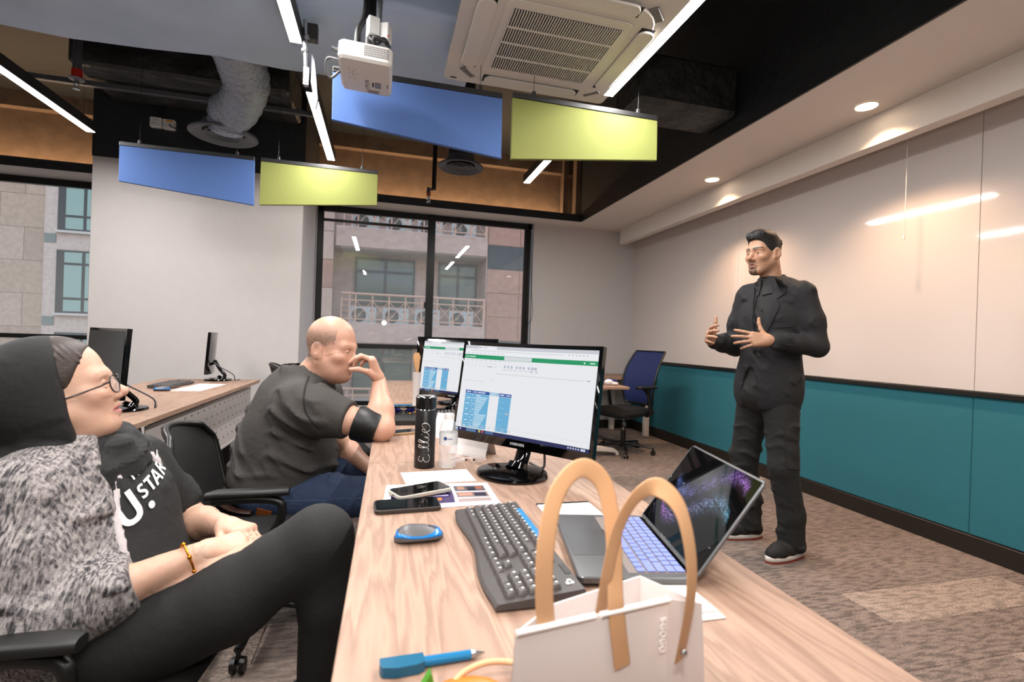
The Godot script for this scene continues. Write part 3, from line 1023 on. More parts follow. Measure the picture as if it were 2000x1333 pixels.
	for i in path.size():
		pts.append(path[i] - Vector3(-1.16, 2.64, -4.15))
		rr.append((0.135 + 0.012 * sin(i * 1.9) + 0.006 * sin(i * 4.1)) * (1.0 if i < 36 else 0.92))
	b.tube(pts, rr, 22)
	put("foil_sleeve", b, flexm, fd)
	var dif := mat("diffuser_grey", Color(0.30, 0.31, 0.33), 0.5)
	for q in [[Vector3(-1.222, 2.605, -4.2), 0.235, "on the silver flexible duct"], [Vector3(0.597, 2.605, -4.265), 0.195, "behind the near blue baffle"]]:
		var t := thing("round_diffuser", "grey round ceiling diffuser with concentric rings " + q[2], "air diffuser", q[0])
		b = B.new()
		var R: float = q[1]
		b.lathe([Vector2(R * 0.6, 0.02), Vector2(R * 0.95, -0.008), Vector2(R, 0.0), Vector2(R * 0.98, 0.012), Vector2(R * 0.66, 0.03), Vector2(R * 0.6, 0.09)], 40)
		put("outer_cone", b, dif, t)
		for k in 3:
			b = B.new()
			var r1 := R * (0.56 - k * 0.16)
			b.lathe([Vector2(r1 - 0.035, 0.024), Vector2(r1, 0.0), Vector2(r1 + 0.004, 0.003), Vector2(r1 - 0.03, 0.03)], 32)
			put("ring", b, dif, t)
		b = B.new()
		b.cyl(Vector3(0, 0.0, 0), Vector3(0, 0.02, 0), R * 0.10, R * 0.08, 16)
		put("centre_disc", b, dif, t)
		b = B.new()
		b.cyl(Vector3(0, 0.03, 0), Vector3(0, 0.09 if R > 0.2 else TOP - 2.605, 0), R * 0.55, R * 0.55, 24)
		put("neck", b, mat("neck_dark", Color(0.13, 0.13, 0.14), 0.6), t)
	# black box duct beyond the near green baffle, and a low black duct by the column
	b = B.new()
	b.b2(Vector3(1.55, 2.72, -3.27), Vector3(2.312, 3.06, -2.92), 0.03)
	tag(put("duct_box", b, tri_mat("dark_wrap", noise(0.006, 75, 512, [[0.0, Color(0.13, 0.13, 0.13)], [1.0, Color(0.19, 0.19, 0.19)]], 3), Vector3(1, 1, 1), 0.5, noise(0.006, 76, 512, [], 4, FastNoiseLite.TYPE_SIMPLEX_SMOOTH, 14.0), 0.9)), "black wrapped duct box above the green baffle beside the fascia", "duct")
	b = B.new()
	b.b2(Vector3(-2.35, 3.10, -5.06), Vector3(-0.82, 3.42, -4.42), 0.02)
	tag(put("return_duct", b, mats["dark_wrap"]), "dark grey return duct tucked above the column", "duct")
	# ---------- service rail, sprinklers, socket ----------
	b = B.new()
	b.b2(Vector3(-3.6, 3.045, -4.72), Vector3(-0.62, 3.085, -4.68), 0.003)
	tag(put("strut_rail", b, mat("galvanised", Color(0.42, 0.43, 0.45), 0.4, 0.6)), "thin galvanised strut rail running below the black ceiling", "strut")
	for q in [[Vector3(-2.22, 2.86, -4.3), 0.60, "with a red collar beside the left pendant", true], [Vector3(0.38, 2.46, -4.9), 0.2, "on a black drop pipe in front of the copper beam", false]]:
		var t := thing("sprinkler_head", "sprinkler head " + q[2], "sprinkler", q[0])
		b = B.new()
		b.cyl(Vector3(0, -0.012, 0), Vector3(0, -0.006, 0), 0.022, 0.022, 14)
		b.tube([Vector3(-0.012, 0.03, 0), Vector3(-0.014, 0.01, 0), Vector3(0, -0.008, 0), Vector3(0.014, 0.01, 0), Vector3(0.012, 0.03, 0)], 0.003, 6)
		b.cyl(Vector3(0, 0.025, 0), Vector3(0, 0.05, 0), 0.014, 0.014, 12)
		put("deflector", b, mat("chrome", Color(0.75, 0.75, 0.76), 0.2, 0.9), t)
		b = B.new()
		if q[3]:
			b.lathe([Vector2(0.001, 0.05), Vector2(0.048, 0.058), Vector2(0.05, 0.064), Vector2(0.02, 0.07)], 20)
			put("escutcheon", b, mats["galvanised"], t)
			b = B.new()
			b.cyl(Vector3(0, 0.07, 0), Vector3(0, 0.13, 0), 0.032, 0.032, 16)
			put("red_collar", b, mat("red_plastic", Color(0.72, 0.13, 0.08), 0.45), t)
			b = B.new()
			b.cyl(Vector3(0, 0.13, 0), Vector3(0, 0.6, 0), 0.027, 0.027, 16)
			put("drop_pipe", b, mats["galvanised"], t)
		else:
			b.cyl(Vector3(0, 0.05, 0), Vector3(0, 0.08, 0), 0.02, 0.02, 14)
			put("brass_collar", b, mat("copper_metal", Color(0.5, 0.22, 0.12), 0.35, 0.8), t)
			b = B.new()
			b.tube([Vector3(0, 0.08, 0), Vector3(0, 0.12, 0), Vector3(0.05, 0.12, 0), Vector3(0.05, 0.5, 0), Vector3(0.05, 1.0, 0)], 0.022, 12)
			put("drop_pipe", b, mats["rail_black"], t)
	var so := thing("power_socket", "white double socket box fixed on the black top of the column", "socket", Vector3(-1.98, 2.97, -5.135))
	b = B.new()
	b.box(Vector3(-0.05, 0, 0.022), Vector3(0.095, 0.09, 0.044), 0.006)
	b.box(Vector3(0.052, -0.005, 0.022), Vector3(0.095, 0.09, 0.044), 0.006)
	put("box_pair", b, mat("socket_white", Color(0.80, 0.80, 0.79), 0.5), so)
	b = B.new()
	for p in [Vector2(-0.05, 0.018), Vector2(-0.066, -0.012), Vector2(-0.034, -0.012)]: b.box(Vector3(p.x, p.y, 0.0445), Vector3(0.008, 0.007, 0.002))
	put("pin_hole", b, mats["rail_black"], so)
	b = B.new()
	b.box(Vector3(0.06, 0.022, 0.0455), Vector3(0.05, 0.016, 0.002))
	put("yellow_sticker", b, mat("sticker_yellow", Color(0.85, 0.55, 0.08), 0.6), so)
	b = B.new()
	b.tube(curve([Vector3(-0.03, 0.045, 0.02), Vector3(-0.03, 0.16, 0.02), Vector3(-0.05, 0.24, 0.03), Vector3(-0.14, 0.30, 0.02), Vector3(-0.15, 0.48, 0.01)], 5), 0.012, 8)
	b.tube(curve([Vector3(0.06, -0.01, 0.05), Vector3(0.10, -0.04, 0.06), Vector3(0.25, -0.05, 0.04), Vector3(0.42, -0.03, 0.03)], 5), 0.005, 6)
	put("cable", b, mats["rail_black"], so)

	cassette(Vector3(0.765, 2.6, -2.345))
	projector()
	# bracket pole beside the projector
	var t := thing("bracket_pole", "grey ceiling pole with steel clamps and a folded bracket", "bracket", Vector3(-0.41, 2.38, -2.72))
	b = B.new()
	b.b2(Vector3(-0.022, 0.24, -0.02), Vector3(0.035, 0.325, 0.02), 0.004)
	put("upper_pole", b, mat("pole_grey", Color(0.22, 0.215, 0.21), 0.5, 0.3), t)
	b = B.new()
	b.cyl(Vector3(-0.01, 0.0, 0.02), Vector3(-0.025, 0.33, 0.02), 0.012, 0.012, 14)
	put("steel_tube", b, mats["chrome"], t)
	b = B.new()
	for y in [0.17, 0.24]: b.cyl(Vector3(-0.02, y, 0.02), Vector3(-0.02, y + 0.012, 0.02), 0.019, 0.019, 14)
	b.b2(Vector3(-0.024, 0.0, 0.032), Vector3(0.004, 0.09, 0.036), 0.002)
	for y in [0.015, 0.045, 0.075]: b.cyl(Vector3(-0.01, y, 0.036), Vector3(-0.01, y, 0.043), 0.006, 0.006, 6)
	put("clamp", b, mats["chrome"], t)
	b = B.new()
	b.prism(PackedVector2Array([Vector2(0.012, 0.17), Vector2(0.03, 0.13), Vector2(0.05, -0.06), Vector2(0.04, -0.12), Vector2(0.025, -0.05), Vector2(0.01, 0.02)]), Transform3D(Basis.IDENTITY, Vector3(0, 0, 0.015)), 0.014, 0.002)
	put("folded_arm", b, mat("arm_navy", Color(0.10, 0.11, 0.17), 0.35), t)
	# cord that hangs from the pelmet
	t = thing("pull_cord", "thin white pull cord hanging in front of the whiteboard", "cord", Vector3(3.14, 2.63, -2.40))
	b = B.new()
	b.tube([Vector3(0, 0, 0), Vector3(0.004, -0.22, 0), Vector3(0, -0.76, 0.004)], 0.0022, 6)
	put("string", b, mat("cord_white", Color(0.85, 0.83, 0.8), 0.7), t)
	b = B.new()
	b.lathe([Vector2(0.0005, -0.785), Vector2(0.007, -0.783), Vector2(0.005, -0.76), Vector2(0.001, -0.755)], 10)
	put("toggle", b, mats["cord_white"], t)

func hang(x: float, z: float) -> float:
	# how high a wire can go before it meets the duct or the slab
	return 2.70 if x < 0.5 and z < -2.45 and z > -3.32 else TOP

func felt(called: String, c: Color) -> Material:
	return tri_mat(called, noise(0.25, 61, 512, [[0.0, c.darkened(0.10)], [1.0, c.lightened(0.10)]], 4), Vector3(1.5, 1.5, 1.5), 0.9)

func cassette(at: Vector3) -> void:
	var t := thing("ceiling_cassette", "white four way air conditioning cassette with slatted grille", "air conditioner", at)
	var wht := mat("ac_white", Color(0.80, 0.78, 0.75), 0.45)
	var b := B.new()
	b.prism(rrect(0.97, 0.97, 0.03, 4), Transform3D(Basis(Vector3.RIGHT, PI / 2), Vector3(0, 0.035, 0)), 0.035, 0.004)
	put("outer_panel", b, wht, t)
	b = B.new()
	b.b2(Vector3(-0.42, 0.035, -0.42), Vector3(0.42, 0.30, 0.42), 0.01)
	put("unit_body", b, mat("ac_body", Color(0.30, 0.30, 0.30), 0.6), t)
	b = B.new()
	# raised octagonal-rounded inner face
	b.prism(rrect(0.80, 0.80, 0.16, 6), Transform3D(Basis(Vector3.RIGHT, PI / 2), Vector3(0, 0.0, 0)), 0.016, 0.005)
	put("inner_face", b, wht, t)
	b = B.new()
	for k in 4:
		var bs := Basis(Vector3.UP, k * PI / 2)
		b.box(bs * Vector3(0.372, -0.0165, 0), bs.x.abs() * 0.07 + Vector3(0, 0.002, 0) + bs.z.abs() * 0.56)
	put("air_slot", b, mat("ac_slot", Color(0.06, 0.06, 0.06), 0.7), t)
	for s in [Vector2(1, 1), Vector2(-1, 1), Vector2(1, -1), Vector2(-1, -1)]:
		b = B.new()
		b.box(Vector3(0.360 * s.x, -0.004, 0.360 * s.y), Vector3(0.10, 0.012, 0.05), 0.004, Basis(Vector3.UP, PI / 4 * s.x * s.y))
		put("corner_piece", b, mat("ac_corner", Color(0.42, 0.41, 0.40), 0.5), t)
	for k in 4:
		b = B.new()
		var bs := Basis(Vector3.UP, k * PI / 2)
		var pr := PackedVector2Array()
		for p in rrect(0.54, 0.085, 0.04, 5): pr.append(p)
		b.prism(pr, Transform3D(bs * Basis(Vector3.UP, PI / 2) * Basis(Vector3.RIGHT, PI / 2), bs * Vector3(0.378, -0.017, 0)), 0.012, 0.003)
		put("louvre_flap", b, wht, t)
	b = B.new()
	b.prism(rrect(0.60, 0.60, 0.05, 5), Transform3D(Basis(Vector3.RIGHT, PI / 2), Vector3(0, -0.016, 0)), 0.007, 0.002)
	put("grille_frame", b, wht, t)
	b = B.new()
	b.b2(Vector3(-0.262, -0.0245, -0.245), Vector3(0.262, -0.0225, 0.245))
	put("grille_backing", b, mats["ac_slot"], t)
	b = B.new()
	for i in 43:
		b.b2(Vector3(-0.262 + i * 0.01235 - 0.0026, -0.030, -0.245), Vector3(-0.262 + i * 0.01235 + 0.0026, -0.0235, 0.245))
	put("grille_slats", b, wht, t).set_meta("kind", "stuff")
	for z in [-0.123, 0.0, 0.123]:
		b = B.new()
		b.b2(Vector3(-0.265, -0.032, z - 0.005), Vector3(0.265, -0.026, z + 0.005), 0.001)
		put("cross_bar", b, wht, t)
	b = B.new()
	b.b2(Vector3(-0.45, -0.002, -0.455), Vector3(-0.415, 0.001, -0.445))
	put("status_window", b, mats["ac_slot"], t)

func projector() -> void:
	var t := thing("projector", "white projector hanging upside down in front of the blue baffle", "projector", Vector3(-0.115, 2.29, -2.34))
	var bs := Basis(Vector3.RIGHT, deg_to_rad(-3)) * Basis(Vector3.FORWARD, deg_to_rad(2))
	t.basis = bs
	var wht := mat("projector_white", Color(0.80, 0.79, 0.77), 0.4)
	var b := B.new()
	b.prism(rrect(0.225, 0.27, 0.025, 5), Transform3D(Basis(Vector3.RIGHT, PI / 2), Vector3(0, 0.082, 0)), 0.082, 0.010)
	put("casing", b, wht, t)
	b = B.new()
	for j in 5:
		for i in 22: b.b2(Vector3(-0.005 + i * 0.0047, 0.022 + j * 0.0095, 0.1345), Vector3(-0.0025 + i * 0.0047, 0.029 + j * 0.0095, 0.1356))
	put("vent_holes", b, mat("vent_dark", Color(0.25, 0.25, 0.26), 0.6), t).set_meta("kind", "stuff")
	b = B.new()
	b.box(Vector3(0.052, -0.0005, -0.045), Vector3(0.028, 0.002, 0.05), 0.0008)
	put("focus_window", b, mat("silver_inset", Color(0.55, 0.56, 0.58), 0.3, 0.4), t)
	b = B.new()
	b.box(Vector3(0.03, -0.001, -0.045), Vector3(0.008, 0.003, 0.035), 0.001)
	b.box(Vector3(0.095, -0.0005, -0.04), Vector3(0.004, 0.002, 0.03))
	put("focus_ring", b, mats["vent_dark"], t)
	b = B.new()
	for p in [Vector2(-0.07, 0.02), Vector2(-0.055, 0.02), Vector2(-0.04, 0.02), Vector2(-0.055, 0.035), Vector2(-0.055, 0.005), Vector2(-0.07, -0.02), Vector2(-0.05, -0.02), Vector2(-0.045, 0.05), Vector2(-0.07, 0.05)]:
		b.cyl(Vector3(p.x, -0.0012, p.y), Vector3(p.x, 0.0, p.y), 0.0035, 0.0035, 8)
	put("control_buttons", b, mat("button_grey", Color(0.55, 0.56, 0.58), 0.5), t)
	var e := put("logo_lettering", word("EPSON", 0.024, 0.0006), mat("logo_grey", Color(0.35, 0.35, 0.37), 0.5), t)
	e.transform = Transform3D(Basis(Vector3.RIGHT, PI / 2) * Basis(Vector3.FORWARD, -PI / 2), Vector3(0.005, -0.0006, -0.05))
	b = B.new()
	for i in 6: b.box(Vector3(0.03, -0.0005, -0.095 - i * 0.005), Vector3(0.06 - (i % 3) * 0.01, 0.001, 0.0015))
	put("printed_notice", b, mats["logo_grey"], t)
	b = B.new()
	b.tube(curve([Vector3(-0.11, 0.03, 0.05), Vector3(-0.16, 0.035, 0.04), Vector3(-0.17, 0.0, 0.02), Vector3(-0.15, -0.03, 0.0), Vector3(-0.112, 0.01, 0.0)], 6), 0.006, 7)
	b.cyl(Vector3(-0.112, 0.06, 0.07), Vector3(-0.145, 0.062, 0.075), 0.010, 0.008, 10)
	b.cyl(Vector3(-0.112, 0.02, 0.0), Vector3(-0.14, 0.02, 0.0), 0.009, 0.007, 10)
	put("cable_plug", b, mat("cable_grey", Color(0.30, 0.30, 0.31), 0.5), t)
	# ceiling mount and the cables above
	t = thing("projector_mount", "black ceiling pole mount with cables and a white power box above the projector", "mount", Vector3(-0.1, 2.375, -2.34))
	b = B.new()
	b.cyl(Vector3(0.0, 0, 0.02), Vector3(0.0, TOP - 2.375, 0.02), 0.022, 0.022, 14)
	b.box(Vector3(0, 0.008, 0), Vector3(0.14, 0.012, 0.12), 0.003)
	put("pole", b, mats["rail_black"], t)
	b = B.new()
	b.tube(curve([Vector3(-0.05, 0.0, 0.06), Vector3(-0.05, 0.08, 0.07), Vector3(-0.02, 0.2, 0.06), Vector3(-0.02, 0.6, 0.06)], 6), 0.013, 8)
	put("black_cable", b, mats["rail_black"], t)
	b = B.new()
	var pts := []
	var rr := []
	for i in 40:
		pts.append(Vector3(0.035 + 0.004 * sin(i * 0.1), 0.12 + i * 0.015, 0.07))
		rr.append(0.0125 if i % 2 else 0.0105)
	b.tube(pts, rr, 10)
	put("flexible_conduit", b, mat("conduit_grey", Color(0.36, 0.38, 0.40), 0.5), t)
	b = B.new()
	b.box(Vector3(0.012, 0.095, 0.085), Vector3(0.05, 0.08, 0.05), 0.004, Basis(Vector3.UP, 0.3))
	b.box(Vector3(0.062, 0.085, 0.075), Vector3(0.05, 0.075, 0.05), 0.004, Basis(Vector3.UP, -0.35))
	put("power_box", b, mats["socket_white"], t)
	b = B.new()
	b.box(Vector3(0.077, 0.062, 0.104), Vector3(0.008, 0.006, 0.004))
	put("red_switch", b, mats["red_plastic"], t)
	b = B.new()
	b.tube(curve([Vector3(0.0, 0.05, 0.09), Vector3(0.03, 0.02, 0.11), Vector3(0.06, 0.04, 0.11), Vector3(0.08, 0.0, 0.10), Vector3(0.03, -0.0, 0.10), Vector3(0.02, 0.035, 0.12), Vector3(0.07, 0.025, 0.12)], 6), 0.009, 7)
	put("coiled_cable", b, mats["rail_black"], t)

func wood() -> Material:
	if mats.has("desk_wood"): return mats["desk_wood"]
	var c0 := Color(0.455, 0.355, 0.295)
	var c1 := Color(0.58, 0.465, 0.395)
	var c2 := Color(0.63, 0.515, 0.44)
	var tex := noise(0.0075, 81, 1024, [[0.0, c0], [0.2, c1], [0.30, c2], [0.36, c1.lerp(c0, 0.35)], [0.40, c1], [0.47, c2], [0.52, c1.lerp(c0, 0.45)], [0.56, c1], [0.64, c2], [0.70, c1.lerp(c0, 0.5)], [0.75, c1], [1.0, c2]], 4, FastNoiseLite.TYPE_SIMPLEX_SMOOTH, 0.0, 30.0)
	var m := tri_mat("desk_wood", tex, Vector3(1.15, 1.15, 0.11), 0.5)
	return m

func desk(label: String, x0: float, x1: float, z0: float, z1: float, panel_at: float, flap: bool, turn := 0.0) -> void:
	# desks run along z; panel_at: x of the perforated modesty panel (0 = none)
	var o := Vector3((x0 + x1) / 2, 0, (z0 + z1) / 2)
	var t := thing("desk", label, "desk", o, turn, "office desks")
	var b := B.new()
	b.b2(Vector3(x0, DESK - 0.025, z0) - o, Vector3(x1, DESK, z1 - 0.0015) - o, 0.0015)
	put("desktop", b, wood(), t)
	var steel := mat("desk_steel", Color(0.62, 0.60, 0.585), 0.45)
	b = B.new()
	b.b2(Vector3(x0 + 0.07, DESK - 0.06, z0 + 0.1) - o, Vector3(x0 + 0.11, DESK - 0.025, z1 - 0.1) - o)
	b.b2(Vector3(x1 - 0.11, DESK - 0.06, z0 + 0.1) - o, Vector3(x1 - 0.07, DESK - 0.025, z1 - 0.1) - o)
	put("under_frame", b, mat("frame_dark", Color(0.10, 0.10, 0.10), 0.5), t)
	for z in [z0 + 0.07, z1 - 0.07]:
		for s in [-1.0, 1.0]:
			b = B.new()
			var xa: float = o.x + s * (x1 - x0) * 0.30
			var xb: float = o.x + s * (x1 - x0) * 0.46
			b.prism(PackedVector2Array([Vector2(xa - 0.03, DESK - 0.026), Vector2(xa + 0.03, DESK - 0.026), Vector2(xb + 0.025, 0.004), Vector2(xb - 0.025, 0.004)]), Transform3D(Basis.IDENTITY, Vector3(-o.x, 0, z - 0.018 - o.z)), 0.036, 0.002)
			put("leg", b, steel, t)
		b = B.new()
		b.b2(Vector3(o.x - (x1 - x0) * 0.3, DESK - 0.065, z - 0.018) - o, Vector3(o.x + (x1 - x0) * 0.3, DESK - 0.026, z + 0.018) - o)
		put("cross_rail", b, steel, t)
	if panel_at != 0.0:
		b = B.new()
		b.b2(Vector3(panel_at - 0.004, DESK - 0.40, z0 + 0.03) - o, Vector3(panel_at + 0.004, DESK - 0.055, z1 - 0.03) - o, 0.002)
		b.b2(Vector3(panel_at - 0.018, DESK - 0.415, z0 + 0.03) - o, Vector3(panel_at + 0.006, DESK - 0.395, z1 - 0.03) - o, 0.002)
		put("modesty_panel", b, mat("panel_grey", Color(0.72, 0.69, 0.67), 0.5), t)
		b = B.new()
		var n := 0
		for j in 5:
			var zz := z0 + 0.12 + (0.05 if j % 2 else 0.0)
			while zz < z1 - 0.1:
				b.b2(Vector3(panel_at + 0.0035, DESK - 0.34 + j * 0.06, zz) - o, Vector3(panel_at + 0.0048, DESK - 0.328 + j * 0.06, zz + 0.01) - o)
				zz += 0.10
				n += 1
		put("punched_holes", b, mats["frame_dark"], t).set_meta("kind", "stuff")
		b = B.new()
		b.b2(Vector3(panel_at - 0.17, 0.05, z0 + 0.05) - o, Vector3(panel_at - 0.05, 0.42, z0 + 0.35) - o, 0.01)
		put("computer_case", b, mat("case_black", Color(0.03, 0.03, 0.033), 0.35), t)
	if flap: # lift-up cable box let into the top
		b = B.new()
		b.b2(Vector3(0.37, DESK, -1.145) - o, Vector3(0.505, DESK + 0.003, -0.625) - o, 0.001)
		put("cable_flap_frame", b, mat("flap_white", Color(0.83, 0.81, 0.79), 0.4), t)
		b = B.new()
		b.b2(Vector3(0.40, DESK + 0.003, -1.13) - o, Vector3(0.502, DESK + 0.006, -0.64) - o, 0.001)
		put("cable_flap", b, mats["flap_white"], t)
		b = B.new()
		b.b2(Vector3(0.392, DESK + 0.0025, -1.135) - o, Vector3(0.400, DESK + 0.0036, -0.635) - o)
		b.b2(Vector3(0.37, DESK + 0.0005, -1.153) - o, Vector3(0.505, DESK + 0.0034, -1.144) - o)
		put("brush_slot", b, mats["frame_dark"], t)

func arm_chair(label: String, at: Vector3, turn: float, tall := 0.0) -> Node3D:
	# black task chair; local +x is forward
	var t := thing("task_chair", label, "chair", at, turn, "black task chairs")
	var pl := mat("chair_plastic", Color(0.035, 0.034, 0.034), 0.38)
	var cloth := mat("chair_cloth", Color(0.04, 0.038, 0.037), 0.85)
	var b := B.new()
	# seat: a soft cushion
	var rings := []
	for q in [[0.385, 0.19], [0.395, 0.222], [0.415, 0.232], [0.432, 0.222], [0.440, 0.19], [0.443, 0.12], [0.442, 0.0]]:
		var r := PackedVector3Array()
		for p in rrect(q[1] * 2.0 + 0.02, q[1] * 2.0, q[1] * 0.42, 5): r.append(Vector3(p.x, q[0] - 0.012 * maxf(0.0, p.x / 0.24) ** 3, -p.y))
		rings.append(r)
	b.loft(rings, true, false)
	put("seat", b, cloth, t)
	# back: a curved shell with a rolled rim
	b = B.new()
	var H := 0.34 + tall
	var grid := []
	var back := []
	for i in 13:
		var v := i / 12.0
		var row := []
		var row2 := []
		var hw := 0.225 * (0.80 + 0.36 * v - 0.20 * v * v) * (1.0 - 0.30 * maxf(0.0, v - 0.82) / 0.18)
		for j in 15:
			var u := j / 14.0 * 2.0 - 1.0
			var x := -0.225 - 0.09 * v - 0.06 * maxf(0.0, v - 0.8) + 0.05 * u * u
			var y := 0.43 + H * v - 0.02 * u * u * v
			row.append(Vector3(x, y, u * hw))
			row2.append(Vector3(x - 0.02 + 0.012 * absf(u), y - 0.002, u * (hw + 0.002)))
		grid.append(row)
		back.append(row2)
	b.sheet(grid)
	for r in back: r.reverse()
	b.sheet(back)
	put("backrest", b, cloth, t)
	b = B.new()
	var rim := []
	for i in 13: rim.append((grid[i][0] + back[i][14]) / 2)
	for j in range(1, 15): rim.append((grid[12][j] + back[12][14 - j]) / 2)
	for i in range(11, -1, -1): rim.append((grid[i][14] + back[i][0]) / 2)
	b.tube(rim, 0.013, 8)
	put("back_frame", b, pl, t)
	for s in [-1.0, 1.0]:
		b = B.new()
		var pad := []
		for q in [[-0.13, 0.58, 0.018], [-0.10, 0.587, 0.026], [0.0, 0.588, 0.028], [0.10, 0.59, 0.027], [0.125, 0.588, 0.018]]:
			var r := PackedVector3Array()
			for p in rrect(q[2] * 2.0, 0.024, 0.011, 3): r.append(Vector3(q[0], q[1] + p.y, s * 0.265 + p.x))
			pad.append(r)
		for r in pad: r.reverse()
		b.loft(pad)
		put("arm_pad", b, mat("arm_pad", Color(0.06, 0.057, 0.056), 0.5), t)
		b = B.new()
		b.tube(curve([Vector3(-0.11, 0.565, s * 0.265), Vector3(0.02, 0.566, s * 0.265), Vector3(0.09, 0.555, s * 0.265), Vector3(0.105, 0.52, s * 0.265), Vector3(0.085, 0.46, s * 0.26), Vector3(0.03, 0.40, s * 0.24), Vector3(0.0, 0.38, s * 0.15)], 6), 0.0145, 10)
		put("arm_loop", b, pl, t)
	b = B.new()
	b.tube(curve([Vector3(-0.05, 0.37, 0), Vector3(-0.2, 0.36, 0), Vector3(-0.275, 0.42, 0), Vector3(-0.29, 0.56, 0)], 5), 0.024, 10, 0.6)
	b.box(Vector3(0, 0.37, 0), Vector3(0.26, 0.03, 0.22), 0.01)
	put("back_bracket", b, pl, t)
	chair_base(t, pl)
	return t

func chair_base(t: Node3D, pl: Material, r := 0.29) -> void:
	var b := B.new()
	b.cyl(Vector3(0, 0.10, 0), Vector3(0, 0.23, 0), 0.027, 0.027, 16)
	b.cyl(Vector3(0, 0.06, 0), Vector3(0, 0.11, 0), 0.038, 0.034, 16)
	put("column_sleeve", b, pl, t)
	b = B.new()
	b.cyl(Vector3(0, 0.22, 0), Vector3(0, 0.37, 0), 0.014, 0.014, 14)
	put("gas_lift", b, mat("chrome2", Color(0.7, 0.7, 0.7), 0.15, 1.0), t)
	for k in 5:
		var a := TAU * k / 5 + 0.35
		var d := Vector3(cos(a), 0, sin(a))
		b = B.new()
		b.tube([Vector3(0, 0.095, 0) + d * 0.02, Vector3(0, 0.09, 0) + d * 0.12, Vector3(0, 0.075, 0) + d * r], [0.028, 0.022, 0.016], 8, 0.7)
		put("base_spoke", b, pl, t)
		b = B.new()
		var c := d * r
		var side := d.cross(Vector3.UP)
		for s in [-1.0, 1.0]: b.cyl(c + side * (0.007 * s) + Vector3(0, 0.026, 0), c + side * (0.022 * s) + Vector3(0, 0.026, 0), 0.026, 0.024, 16)
		b.cyl(c + Vector3(0, 0.03, 0), c + Vector3(0, 0.078, 0), 0.008, 0.008, 8)
		put("caster", b, pl, t)

func blue_chair() -> void:
	var t := thing("mesh_chair", "office chair with tall blue mesh back and black arms near the corner", "chair", Vector3(2.46, 0, -4.72), PI + 0.30)
	var pl := mats["chair_plastic"] as Material
	var b := B.new()
	var rings := []
	for q in [[0.395, 0.20], [0.41, 0.235], [0.44, 0.245], [0.462, 0.235], [0.47, 0.2], [0.472, 0.1], [0.472, 0.0]]:
		var r := PackedVector3Array()
		for p in rrect(q[1] * 2.0, q[1] * 2.0, q[1] * 0.35, 5): r.append(Vector3(p.x, q[0] - 0.03 * maxf(0.0, p.x / 0.24) ** 3, -p.y))
		rings.append(r)
	b.loft(rings, true, false)
	put("seat", b, mats["chair_cloth"], t)
	var mesh_m := tri_mat("blue_mesh", noise(0.3, 91, 256, [[0.0, Color(0.03, 0.085, 0.25)], [1.0, Color(0.055, 0.135, 0.36)]], 2), Vector3(4, 4, 4), 0.75)
	var g := []
	var g2 := []
	for i in 15:
		var v := i / 14.0
		var row := []
		var row2 := []
		var hw := 0.195 + 0.045 * sin(v * PI * 0.8) - 0.02 * v
		for j in 11:
			var u := j / 10.0 * 2 - 1
			var p := Vector3(-0.235 + 0.05 * sin(v * 2.6) - 0.19 * v * v + 0.03 * u * u, 0.50 + 0.56 * v, u * hw)
			row.append(p)
			row2.append(p + Vector3(-0.006, 0, 0))
		g.append(row)
		row2.reverse()
		g2.append(row2)
	b = B.new()
	b.sheet(g)
	b.sheet(g2)
	put("mesh_back", b, mesh_m, t)
	b = B.new()
	var rim := []
	for i in 15: rim.append(g[14 - i][0])
	for j in range(1, 11): rim.append(g[0][j])
	for i in range(1, 15): rim.append(g[i][10])
	b.tube(rim, 0.012, 8)
	b.tube([g[14][0], g[14][5], g[14][10]], 0.008, 6)
	put("back_frame", b, pl, t)
	b = B.new()
	b.tube(curve([Vector3(0, 0.40, 0), Vector3(-0.2, 0.38, 0), Vector3(-0.28, 0.46, 0), Vector3(-0.25, 0.72, 0)], 5), 0.03, 10, 0.6)
	put("back_bracket", b, pl, t)
	for s in [-1.0, 1.0]:
		b = B.new()
		b.tube(curve([Vector3(-0.10, 0.40, s * 0.22), Vector3(-0.09, 0.44, s * 0.285), Vector3(-0.06, 0.56, s * 0.29), Vector3(-0.04, 0.68, s * 0.29)], 5), 0.024, 10, 0.6)
		put("arm_post", b, pl, t)
		b = B.new()
		b.prism(rrect(0.27, 0.075, 0.03, 4), Transform3D(Basis(Vector3.RIGHT, PI / 2), Vector3(-0.01, 0.715, s * 0.29)), 0.03, 0.008)
		b.tube([Vector3(-0.04, 0.64, s * 0.29), Vector3(-0.02, 0.69, s * 0.29)], [0.022, 0.045], 10)
		put("arm_pad", b, pl, t)
	b = B.new()
	b.box(Vector3(0, 0.385, 0), Vector3(0.24, 0.05, 0.2), 0.015)
	b.box(Vector3(0.16, 0.33, -0.17), Vector3(0.05, 0.07, 0.05), 0.012, Basis(Vector3.RIGHT, 0.3))
	put("mechanism", b, pl, t)
	chair_base(t, pl, 0.31)

